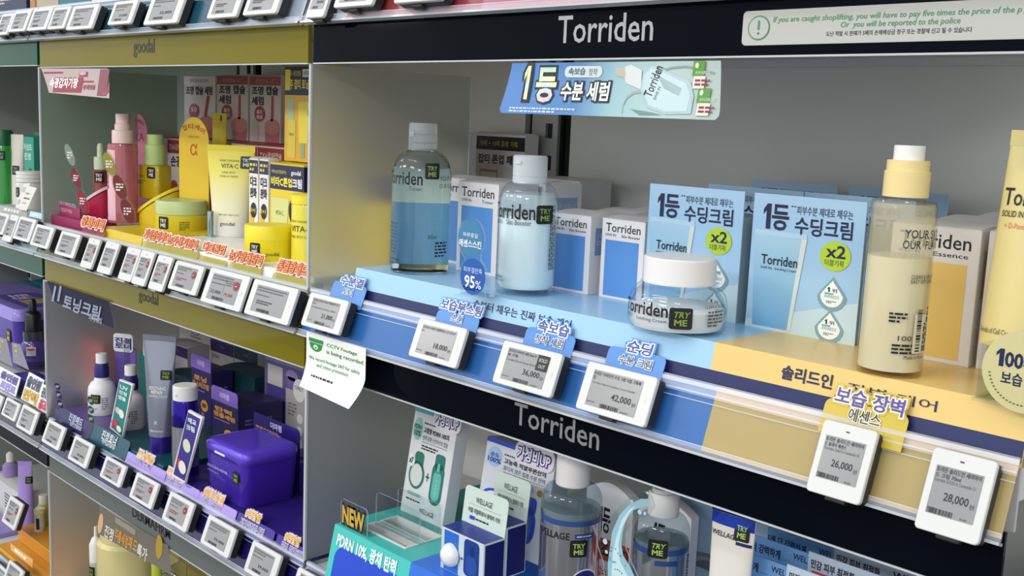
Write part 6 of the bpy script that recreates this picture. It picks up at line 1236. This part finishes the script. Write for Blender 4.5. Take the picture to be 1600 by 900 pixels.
# cartons behind the bottles
def face_dry(m, g, w, h):
    RD = mat('#d8482f', .4); m.one(g, .30 * w, .70 * h, .07 * w, .16 * h, INK, 1); m.txt(g, '등', .38 * w, .70 * h, .16 * w, .155 * h, INK, 1, .025); m.rect(g, .16 * w, .52 * h, .97 * w, .66 * h, RD, 1); m.txt(g, '건조 해지', .20 * w, .545 * h, .74 * w, .09 * h, INK, 2, .03); m.rect(g, .55 * w, .40 * h, .86 * w, .52 * h, RD, 1); m.txt(g, '히알수', .2 * w, .40 * h, .32 * w, .08 * h, RD, 1, .02); m.txt(g, '속수분', .2 * w, .27 * h, .32 * w, .08 * h, RD, 1, .02)
for k, (a, b, pt, nm) in enumerate(((918, 991, 748, 'white carton with red bands between the big silver bottle and the water splash'), (1000, 1082, 770, 'white carton with red bands behind the domed flip cap bottle'))):
    A = PY(a, pt, .155); x1 = PY(b, pt + 22, .155).x; t = thing('toner_refill_carton', nm, 'carton', (A.x, .155, H - .6155)); w_ = x1 - A.x; h_ = A.z - H + .6155
    m = MB(); pts = [(0, 0), (w_, 0)] + [(w_ * (1 - j / 10), h_ - .010 + .014 * math.sin(PI * (j / 10)) + .0 * j) for j in range(11)]; m.plate(PL((0, .014, 0)), pts, .014, mat('#eeeef0', .4)); face_dry(m, PL((0, 0, 0)), w_, h_); m.build('carton_body', t)
def face_pale(m, g, w, h):
    gr = mat('#7d8a98', .4); 
    for k in range(3):
        pts = [(.25 * w + (.30 - .07 * k) * w * math.cos(a) + .12 * w, .62 * h + (.10 - .022 * k) * h * math.sin(a)) for a in [PI * j / 12 for j in range(13)]]; m.poly(g, pts, (gr, mat('#9aa7b4', .4), mat('#6d7a88', .4))[k], k + 1)
    m.rect(g, 0, 0, w, .50 * h, mat('#b9c8d8', .4), 1); m.lines(g, .35 * w, .38 * h, .4 * w, .08 * h, 2, mat('#5a6a80', .4), 2, 3)
A = PY(1062, 775, .187); x1 = PY(1215, 832, .187).x
t = carton('mask_carton', 'pale blue wide carton with grey curved print behind the white tube', 'carton', (A.x, .187, H - .6155), x1 - A.x, .05, A.z - H + .6155, '#b4cde6', face_pale)
p = PY(1145, 895, .045); s = mpp(p); hh = .150; zt = PY(1145, 803, .045).z
def pr(m, g):
    m.txt(g, 'WELLAGE', -35 * s, hh - 48 * s, 47 * s, 8 * s, INK, 2, .012); m.rect(g, 10 * s, hh - 54 * s, 36 * s, hh - 49 * s, mat('#16204f', .4), 2)
t = thing('cleansing_tube', 'white squeeze tube with a shiny blue crimped top under the black panel', 'tube', (p.x - .003, .045, zt - hh + .006), None, .06)
m = MB(); squeeze_tube(m, 66 * s, 40 * s, hh, mat('#dcd8d0', .35), .0, 11 * s, 77 * s); m.build('tube_body', t)
m = MB(); ft = front_of_tube(66 * s, 40 * s, hh, 77 * s, 11 * s)
cb = mat('#1f3fae', .22, metal=.5)
m.add([ft(u * 38 * s, v, .0006) for v in (hh - 30 * s, hh - 11.5 * s) for u in (-1, -.6, -.2, .2, .6, 1)], [(j, j + 1, j + 7, j + 6) for j in range(5)], cb); m.box(-38.7 * s, 38.7 * s, -.0014, .0014, hh - 11 * s, hh + .001, mat('#14286e', .25, metal=.4)); m.build('blue_crimp', t)
m = MB(); pr(m, ft); m.build('label_print', t); sticker(t, ft, 5 * s, hh - 47 * s, 26 * s, 30 * s, '#a9c765')
p0 = t.location; m = MB(); m.lathe([(.014, -p0.z + H - .6155), (.015, 0), (0, 0)], mat('#1f3fae', .3), 24); o = m.build('screw_cap', t)
def face_five(m, g, w, h): m.txt(g, '5배 더 강력하게', .01 * w, h - .016, .58 * w, .0090, mat('#1b2c52', .4), 1, .03); m.rect(g, .62 * w, h - .0148, .74 * w, h - .0144, mat('#3c5a8c', .4), 1); m.txt(g, 'WEL', .78 * w, h - .0105, .20 * w, .0062, INK, 1, .01)
def face_sens(m, g, w, h): m.txt(g, '민감 피부 최적화', .03 * w, h - .0150, .38 * w, .0085, mat('#2b2f3c', .4), 1, .03); m.rect(g, .43 * w, h - .0130, .50 * w, h - .0126, mat('#6a7488', .4), 1); m.txt(g, 'WELLAGE', .52 * w, h - .0120, .42 * w, .0078, INK, 1, .01); m.rect(g, .04 * w, h - .030, .96 * w, h - .0175, mat('#d0455a', .4), 1)
def masks(label, loc, w, h, col, fn, group):
    t = thing('sheet_mask_carton', label, 'carton', loc, group); m = MB(); m.box(.0006, w - .0006, .0013, .028, 0, h - .035, mat(col, .4), .0005); m.build('carton_body', t)
    m = MB(); m.box(0, w, 0, .0012, 0, h, mat(col, .4)); fn(m, PL((0, 0, 0)), w, h); m.build('front_panel', t); return t
for k, (q, x0_, x1_, nm) in enumerate((((1231, 881), 1130, 1388, 'front'), ((1265, 861), 1150, 1405, 'second'), ((1305, 854), 1170, 1417, 'last'))):
    y = (.070, .106, .145)[k]; C = PY(*q, y); wA = .076; wB = .118; h_ = C.z - H + .6155
    if k == 0: fa = masks('blue sheet mask carton touching the white tube, front of its row', (C.x - wA, y, H - .6155), wA, h_ - .003, '#6fa3dc', face_five, 'blue sheet mask cartons'); fb_ = masks('pale grey sheet mask carton under the black panel, front of its row', (C.x + .001, y - .003, H - .6155), wB, h_ + .001, '#c3d2e4', face_sens, 'pale grey sheet mask cartons')
    else: dup(fa, f'blue sheet mask carton near the white tube, {nm} of its row', (C.x - wA, y, H - .6155 + h_ - (h0))); dup(fb_, f'pale grey sheet mask carton under the black panel, {nm} of its row', (C.x + .001, y - .003, H - .6155 + h_ - h0))
    if k == 0: h0 = h_

# ================================================================ far green bay
ZG = -.222
p = PZ(8, 318, ZG); s = mpp(p); r = 17 * s
t = thing('gel_bottle', 'bright green bottle with a dark green cap at the end of the green bay', 'bottle', (PZ(-3, 318, ZG).x, p.y, p.z))
m = MB(); m.lathe([(0, 0), (r, 0), (r, 80 * s), (r * .9, 90 * s), (0, 90 * s)], mat('#2f9a3e', .15, coat=.5, trans=.2), 36); m.build('bottle_body', t)
m = MB(); m.lathe([(r * .88, 90.2 * s), (r * .9, 90.2 * s), (r * .9, 110 * s), (r * .82, 114 * s), (0, 114 * s)], mat('#0e5a34', .3), 32); m.build('cap', t); sticker(t, CY(r + .0002, 0, -30), -6 * s, 68 * s, 12 * s, 14 * s, '#8f9a86')
p = PZ(29, 319, ZG); s = mpp(p)
tube_thing('cream_tube', 'plain white tube beside the bright green bottle', (p.x, p.y, p.z), 20 * s, 16 * s, 108 * s, '#d9d6c9', .8, None, None, None, 21 * s, stick=(-6 * s, 46 * s, 11 * s, 14 * s, '#8f9a86'))
p = PZ(48, 325, ZG); s = mpp(p)
t = thing('jar_stack', 'wide white jar with a ridged stepped lid against the far divider', 'jar', p)
r = 21 * s; m = MB(); m.lathe([(0, 0), (r, 0), (r, 36 * s), (r * .95, 40 * s), (0, 40 * s)], mat('#d0cdc6', .3), 36); m.build('jar_body', t)
m = MB(); m.lathe([(r * .9, 40.3 * s), (r * .96, 41 * s), (r * .96, 45 * s), (r * .9, 46 * s), (r * .96, 47 * s), (r * .96, 51 * s), (r * .9, 52 * s), (r * .95, 53 * s), (r * .95, 57 * s), (0, 58 * s)], mat('#dcdad4', .3), 36); m.build('ridged_lid', t); sticker(t, CY(r + .0002, 0, -72), -7 * s, 18 * s, 9 * s, 15 * s, '#8f9a86')
def face_green(m, g, w, h): m.rect(g, 0, .0, w, .45 * h, mat('#c9d4cc', .4), 1); m.txt(g, '어성초', .14 * w, .80 * h, .7 * w, .10 * h, mat('#bfe0d4', .4), 1, .03); m.txt(g, '진정', .2 * w, .66 * h, .55 * w, .10 * h, mat('#bfe0d4', .4), 1, .03); m.ell(g, .68 * w, .38 * h, .24 * w, .16 * h, mat('#2a4a22', .4), 2); m.txt(g, 'x2', .55 * w, .34 * h, .28 * w, .09 * h, mat('#d9d23a', .4), 3, .03)
def face_gy(m, g, w, h): m.rect(g, 0, .42 * h, w, .66 * h, mat('#d3c23a', .4), 1); m.txt(g, 'x2', .3 * w, .48 * h, .4 * w, .12 * h, INK, 2, .04); m.lines(g, .3 * w, .70 * h, .5 * w, .2 * h, 2, mat('#9fc9ba', .4), 1, 3)
boxat('toner_carton', 'teal green carton with a round badge above the ridged jar', 'carton', 34, 213, 52, .16, -.2355, .05, '#2f9a82', face_green, None, None, None, 214)
boxat('toner_carton', 'deep green carton with a yellow band above the ridged jar', 'carton', 53, 206, 68, .20, -.2355, .05, '#1e7a58', face_gy, None, None, None, 207)
def sgn(label, bl, br, tl, tr, y, col, fn, cat='shelf card', name='shelf_card', t=RT):
    p0 = PY(*bl, y); u1 = TP(*br, p0, t)[0]; a = TP(*tl, p0, t); b = TP(*tr, p0, t)
    r = thing(name, label, cat, p0, None, rx=-t); m = MB(); g = PL((0, 0, 0)); m.plate(g, [(0, 0), (u1, 0), b, a], .0008, mat(col, .35)); m.build('card', r)
    m = MB(); fn(m, PL((0, -.0009, 0)), lambda u, v: (u * u1 * (1 - v) + (a[0] + (b[0] - a[0]) * u) * v, (a[1] + (b[1] - a[1]) * u) * v)); m.build('print', r); return r
def rows(*cols):
    def fn(m, g, P):
        n = len(cols)
        for k, c in enumerate(cols):
            if c:
                a, b = P(.14, 1 - (k + .85) / n), P(.86, 1 - (k + .2) / n); m.lines(g, a[0], a[1], b[0] - a[0], b[1] - a[1], 1, mat(c, .4), 1, k)
    return fn
sgn('slanted white card with orange print standing by the ridged jar', (30, 327), (42, 329), (43, 290), (58, 294), .0, '#d0cfca', rows(None, '#b0763a', '#3c3f4a', '#d59a6a', None))
sgn('second slim white card just behind the orange print card', (24, 324), (31, 326), (38, 287), (48, 286), .01, '#cfd0ce', rows('#a9adb0', '#a9adb0'))
sgn('grey lettered card strip on the green rail', (0, 330), (43, 338), (0, 321), (44, 328), .002, '#9a9c98', rows('#d5d6d2'))
sgn('pale blue card strip on the green rail beside the far divider', (46, 338), (66, 344), (48, 330), (67, 334), .002, '#a9cfe6', rows('#d9eaf4'))
# lower green bay: purple tubs
ZQ = -.600
A = PY(-60, 475, .10); B = PY(34, 478, .10)
t = thing('pad_tub', 'big purple tub with a lilac printed lid at the end of the shelf', 'tub', (A.x, .085, H + ZQ)); w_ = B.x - A.x; h_ = PY(40, 492, .085).z - H - ZQ
m = MB(); m.loft([rrpts(i, w_ - i, i, .16 - i, .02, z, 6) for z, i in ((0, .006), (h_ * .8, 0))], mat('#4b3a9c', .25), smooth=True); m.build('tub_body', t)
m = MB(); m.loft([rrpts(i, w_ - i, i, .16 - i, .022, z, 6) for z, i in ((h_ * .8, -.002), (h_ * .95, -.002), (h_, .004))], mat('#8f7fd0', .2), smooth=True); g = PL((0, 0, h_), (1, 0, 0), (0, 1, 0)); m.rrect(g, .45 * w_, .03, .95 * w_, .13, .02, mat('#5c49a6', .3), 2); m.rect(g, .7 * w_, .05, .85 * w_, .11, mat('#b9a85c', .4), 3); m.txt(g, '토닝', .5 * w_, .05, .16 * w_, .05, mat('#e4dcf4', .4), 3, .03); m.build('lid', t)
sticker(t, PL((0, 0, 0)), .86 * w_, .40 * h_, .06 * w_, .22 * h_, '#d9d23a')
p = PZ(53, 562, ZQ + .022); s = mpp(p); t = thing('dropper_bottle', 'purple bottle with a black dropper cap at the far divider', 'bottle', p)
r = 19 * s; m = MB(); m.lathe([(0, 0), (r * .9, 0), (r, 4 * s), (r, 26 * s), (r * .8, 32 * s), (0, 32 * s)], mat('#4a3a8e', .2, coat=.4), 8); m.lathe([(r * .8, 32 * s), (r * .8, 46 * s), (0, 46 * s)], mat('#55595e', .15, metal=.6), 32); m.build('bottle_body', t)
m = MB(); m.lathe([(r * .62, 46.2 * s), (r * .62, 72 * s), (r * .5, 76 * s), (r * .32, 78 * s), (r * .30, 92 * s), (r * .2, 96 * s), (0, 97 * s)], mat('#121214', .35), 28); m.build('dropper_cap', t)
m = MB(); g = CY(r, 0, -35); m.rect(g, -6 * s, 10 * s, 8 * s, 24 * s, mat('#c3c2cc', .4), 2); m.ell(g, 1 * s, 20 * s, 7 * s, 5 * s, mat('#c9b3b0', .4), 3); m.rect(g, -4 * s, 18.5 * s, 6 * s, 21.5 * s, mat('#c0413c', .4), 4); m.build('label_print', t)
p = PZ(62, 562, ZQ + .01); s = mpp(p); m = MB(); m.lathe([(0, 0), (7 * s, 0), (7 * s, 76 * s), (5 * s, 80 * s), (0, 80 * s)], mat('#17171c', .3), 24); m.thing('serum_stick', 'slim black bottle squeezed against the far divider', 'bottle', (p.x + .01, p.y + .02, p.z - .01))
simple_step('deep violet display step under the purple dropper bottle', PY(18, 560, .03).x, -2.10, H - .6155, H + ZQ + .022, .03, .078, '#33249a')
def face_aqua(m, g, w, h): m.poly(g, [(0, .0), (w, .0), (w, .35 * h), (0, .6 * h)], mat('#9fc9de', .4), 1); m.rect(g, .0, .55 * h, .8 * w, .72 * h, mat('#b9d36a', .4), 2); m.ell(g, .80 * w, .32 * h, .16 * w, .24 * h, mat('#d9d23a', .4), 3); m.lines(g, .1 * w, .2 * h, .5 * w, .2 * h, 2, mat('#d5e6f0', .4), 2, 4)
boxat('pouch_carton', 'aqua carton with a yellow badge above the purple tub', 'carton', 12, 440, 36, .255, ZQ, .05, '#3a9ac0', face_aqua, None, 'aqua cartons', None, 447)
boxat('pouch_carton', 'aqua carton with a yellow badge next to the far divider', 'carton', 43, 437, 67, .30, ZQ, .05, '#2f9aa8', face_aqua, None, 'aqua cartons', None, 444)
boxat('serum_carton', 'dark teal carton with a white band above the purple tub', 'carton', -30, 446, 12, .30, ZQ, .05, '#0f3f54', lambda m, g, w, h: m.lines(g, .3 * w, h - .03, .5 * w, .012, 1, mat('#9fb9c4', .4), 1))
for k, (a, b) in enumerate(((28, 36), (38, 48))):
    boxat('slim_carton', ('slim white and teal carton under the dark green panel', 'slim white and teal carton nearer the far divider, under the dark green panel')[k], 'carton', a, 415, b, .30, ZQ, .03, '#d0d3d2', lambda m, g, w, h: (m.rect(g, .1 * w, h - .10, .9 * w, h - .05, mat('#2f8f8a', .4), 1), m.rect(g, .1 * w, h - .028, .9 * w, h - .004, mat('#16181c', .4), 1)), None, 'slim white and teal cartons', None, 417)
sgn('grey translucent card with olive print on the navy rail', (-6, 560), (22, 570), (-6, 525), (11, 530), .02, '#77747f', rows('#a9a24a', '#a9a24a', '#8d8a92', '#8d8a92'))
sgn('grey translucent card with olive print nearer the far divider', (21, 566), (46, 578), (19, 535), (32, 538), .02, '#77747f', rows('#a9a24a', '#a9a24a', '#8d8a92', '#8d8a92'))
def bub(rws):
    def fn(m, g, P):
        for i, (tx, c) in enumerate(rws): a, b = P(.08, .52 - .46 * i), P(.92, .95 - .46 * i); m.txt(g, tx, a[0], a[1], b[0] - a[0], (b[1] - a[1]) * .85, mat(c, .4), 1, .09)
    return fn
sgn('white cut out card with violet lettering on the navy sign shelf', (-2, 605), (26, 617), (0, 572), (33, 590), .006, '#e3e3ea', bub((('올인원', '#5f568f'), ('포인트', '#8f86c4'))))
sgn('white cut out card with gold lettering on the navy sign shelf', (33, 623), (58, 637), (46, 581), (70, 594), .006, '#e8e6e2', bub((('올인원', '#4d5466'), ('탄력', '#c9a24a'))))
sgn('white cut out card with pink lettering against the far divider', (58, 638), (76, 648), (68, 600), (80, 606), .006, '#e8e6e6', bub((('진정', '#4d5466'), ('홍조', '#c9566c'))))
m = MB(); m.box(0, .085, 0, .05, 0, .135, mat('#d9535f', .4), .0006); g = PL((0, 0, 0)); m.rect(g, .008, .02, .077, .06, mat('#e9a9a6', .4), 1); m.build('carton_body', thing('ampoule_carton', 'coral carton showing only as a pink blur through the far frosted divider', 'carton', (-2.19, .118, H + ZQ - .0155)))
m = bpy.data.objects['carton_body'] if 0 else None
# bottom of the far bay
ZR = -.985
simple_step('lilac display step at the bottom of the far bay', -2.9, PZ(20, 830, ZR).x, H - .9955, H + ZR, .012, .09, '#8f80c4')
xo = PZ(20, 845, ZR).x
simple_step('orange display step at the bottom of the far bay', xo, -2.16, H - .9955, H + ZR, .012, .3, '#d6962f')
A = PY(28, 832, .06); B = PY(46, 858, .06); m = MB(); m.box(0, -2.14 - A.x, 0, .12, 0, max(A.z - H - ZR, .03), mat('#d18e2a', .35), .001); m.thing('display_block', 'orange block carrying a tiny bottle on the orange step', 'display block', (A.x, .06, H + ZR))
zb = H + ZR + max(A.z - H - ZR, .03)
p = PY(62, 825, .09); s = mpp(p); t = thing('ampoule_bottle', 'tiny clear bottle with a tilted white lid on the orange block', 'bottle', (p.x, .09, zb))
m = MB(); m.lathe([(0, 0), (7.5 * s, 0), (7.5 * s, 26 * s), (6 * s, 28 * s), (0, 28 * s)], mat('#d8d3b4', .15, alpha=.7), 24); m.build('bottle_body', t); m = MB(); m.lathe([(7 * s, 28.2 * s), (8 * s, 28.2 * s), (8 * s, 35 * s), (0, 35 * s)], mat('#d9cf9a', .3), 24); g = PL((-7 * s, 0, 36 * s), (1, 0, .8)); m.box(-6 * s, 6 * s, -3 * s, 3 * s, 35.2 * s, 37 * s, mat('#e4e4e4', .3)); m.build('lid', t); m = MB(); m.rect(CY(7.6 * s, 0, -45), -2 * s, 4 * s, 3 * s, 22 * s, INK, 2); m.build('label_print', t)
p = PY(41, 800, .12); s = mpp(p); tube_thing('cream_tube', 'lilac squeeze tube under the navy panel', (p.x, .12, H - .9955), 24 * s, 20 * s, PY(41, 722, .12).z - H + .9955, '#a68fd6', .8, None, None, None, 22 * s, stick=(2 * s, PY(41, 755, .12).z - H + .9955, 10 * s, 11 * s, '#7f9a35'))
p = PY(17, 745, .14); s = mpp(p); zz = PY(17, 742, .14).z; t = thing('serum_bottle', 'lilac bottle with a white teat on a white carton', 'bottle', (p.x, .14, zz)); m = MB(); m.lathe([(0, 0), (12 * s, 0), (12 * s, 16 * s), (6 * s, 22 * s), (0, 22 * s)], mat('#9a86bf', .2), 28); m.build('bottle_body', t); m = MB(); m.lathe([(6 * s, 22.2 * s), (6 * s, 34 * s), (3 * s, 37 * s), (0, 38 * s)], mat('#e0dcd4', .35), 24); m.build('dropper_cap', t)
A = PY(-12, 745, .11); m_w = PY(31, 765, .11).x - A.x; t = carton('cream_carton', 'white carton lettered in grey under the lilac bottle', 'carton', (A.x, .11, H - .9955), m_w, .07, zz - H + .9955 - .0045, '#cfcfcb', lambda m, g, w, h: (m.lines(g, .45 * w, h - .06, .5 * w, .04, 5, TG, 1, 3), try_me(m, g, .12 * w, h - .05, .12 * w, .03)))
cyl('serum_bottle', 'clear bottle of yellow green liquid behind the tiny clear bottle', 'bottle', 70, 846, -.9955 + .0, 9, ((1, 0), (1, 60), (.9, 62)), '#a3a04a', '#c9c8bb', ((.8, 62.2), (.8, 74), (.7, 76)))
price_tag((2, 814), (28, 827), (14, 788), 'tilted white price tag standing by the orange block', face_small(77, True), None, yb=.02, w=.075, h=.06)
for k, (bl, br, tl) in enumerate((((-22, 900), (6, 918), (-14, 868)), ((4, 905), (26, 925), (14, 872)))): price_tag(bl, br, tl, ('price tag at the bottom corner of the far bay', 'price tag below the orange step, next to the corner one')[k], face_small(80 + k), None)
sgn('white lettered strip on the front of the orange step', (18, 860), (50, 890), (16, 848), (52, 874), .008, '#d9a04a', rows('#e8e4dc'))

# ================================================================ goods above the top rail
tops = (('navy carton at the start of the top shelf', -30, 42, '#1f2a4c', .08), ('orange carton squeezed beside the navy carton on the top shelf', 47, 56, '#a8703a', .08), ('beige carton on the top shelf behind the narrow tags', 57, 92, '#a89a86', .08), ('teal carton on the top shelf above the wide tag', 93, 142, '#1f6a78', .08), ('cream carton with a leafy print on the top shelf', 143, 184, '#c9c6a8', .08), ('blue green carton on the top shelf above the yellow panel', 186, 300, '#2a6b78', .08))
for nm, a, b, c, y in tops:
    x0 = PY(a, 8, y).x; x1 = PY(b, 8, y).x
    carton('top_shelf_carton', nm, 'carton', (x0, y, H + .1645), x1 - x0 - .003, .08, .13, c, (lambda m, g, w, h: [m.ell(g, random.uniform(.1, .9) * w, random.uniform(.05, .6) * h, .03, .006, mat('#7f8a3a', .4), 1) for _ in range(6)]) if 'leafy' in nm else (lambda m, g, w, h: m.lines(g, .2 * w, .3 * h, .5 * w, .1 * h, 2, mat('#b9b4a8', .4), 1, 3)))
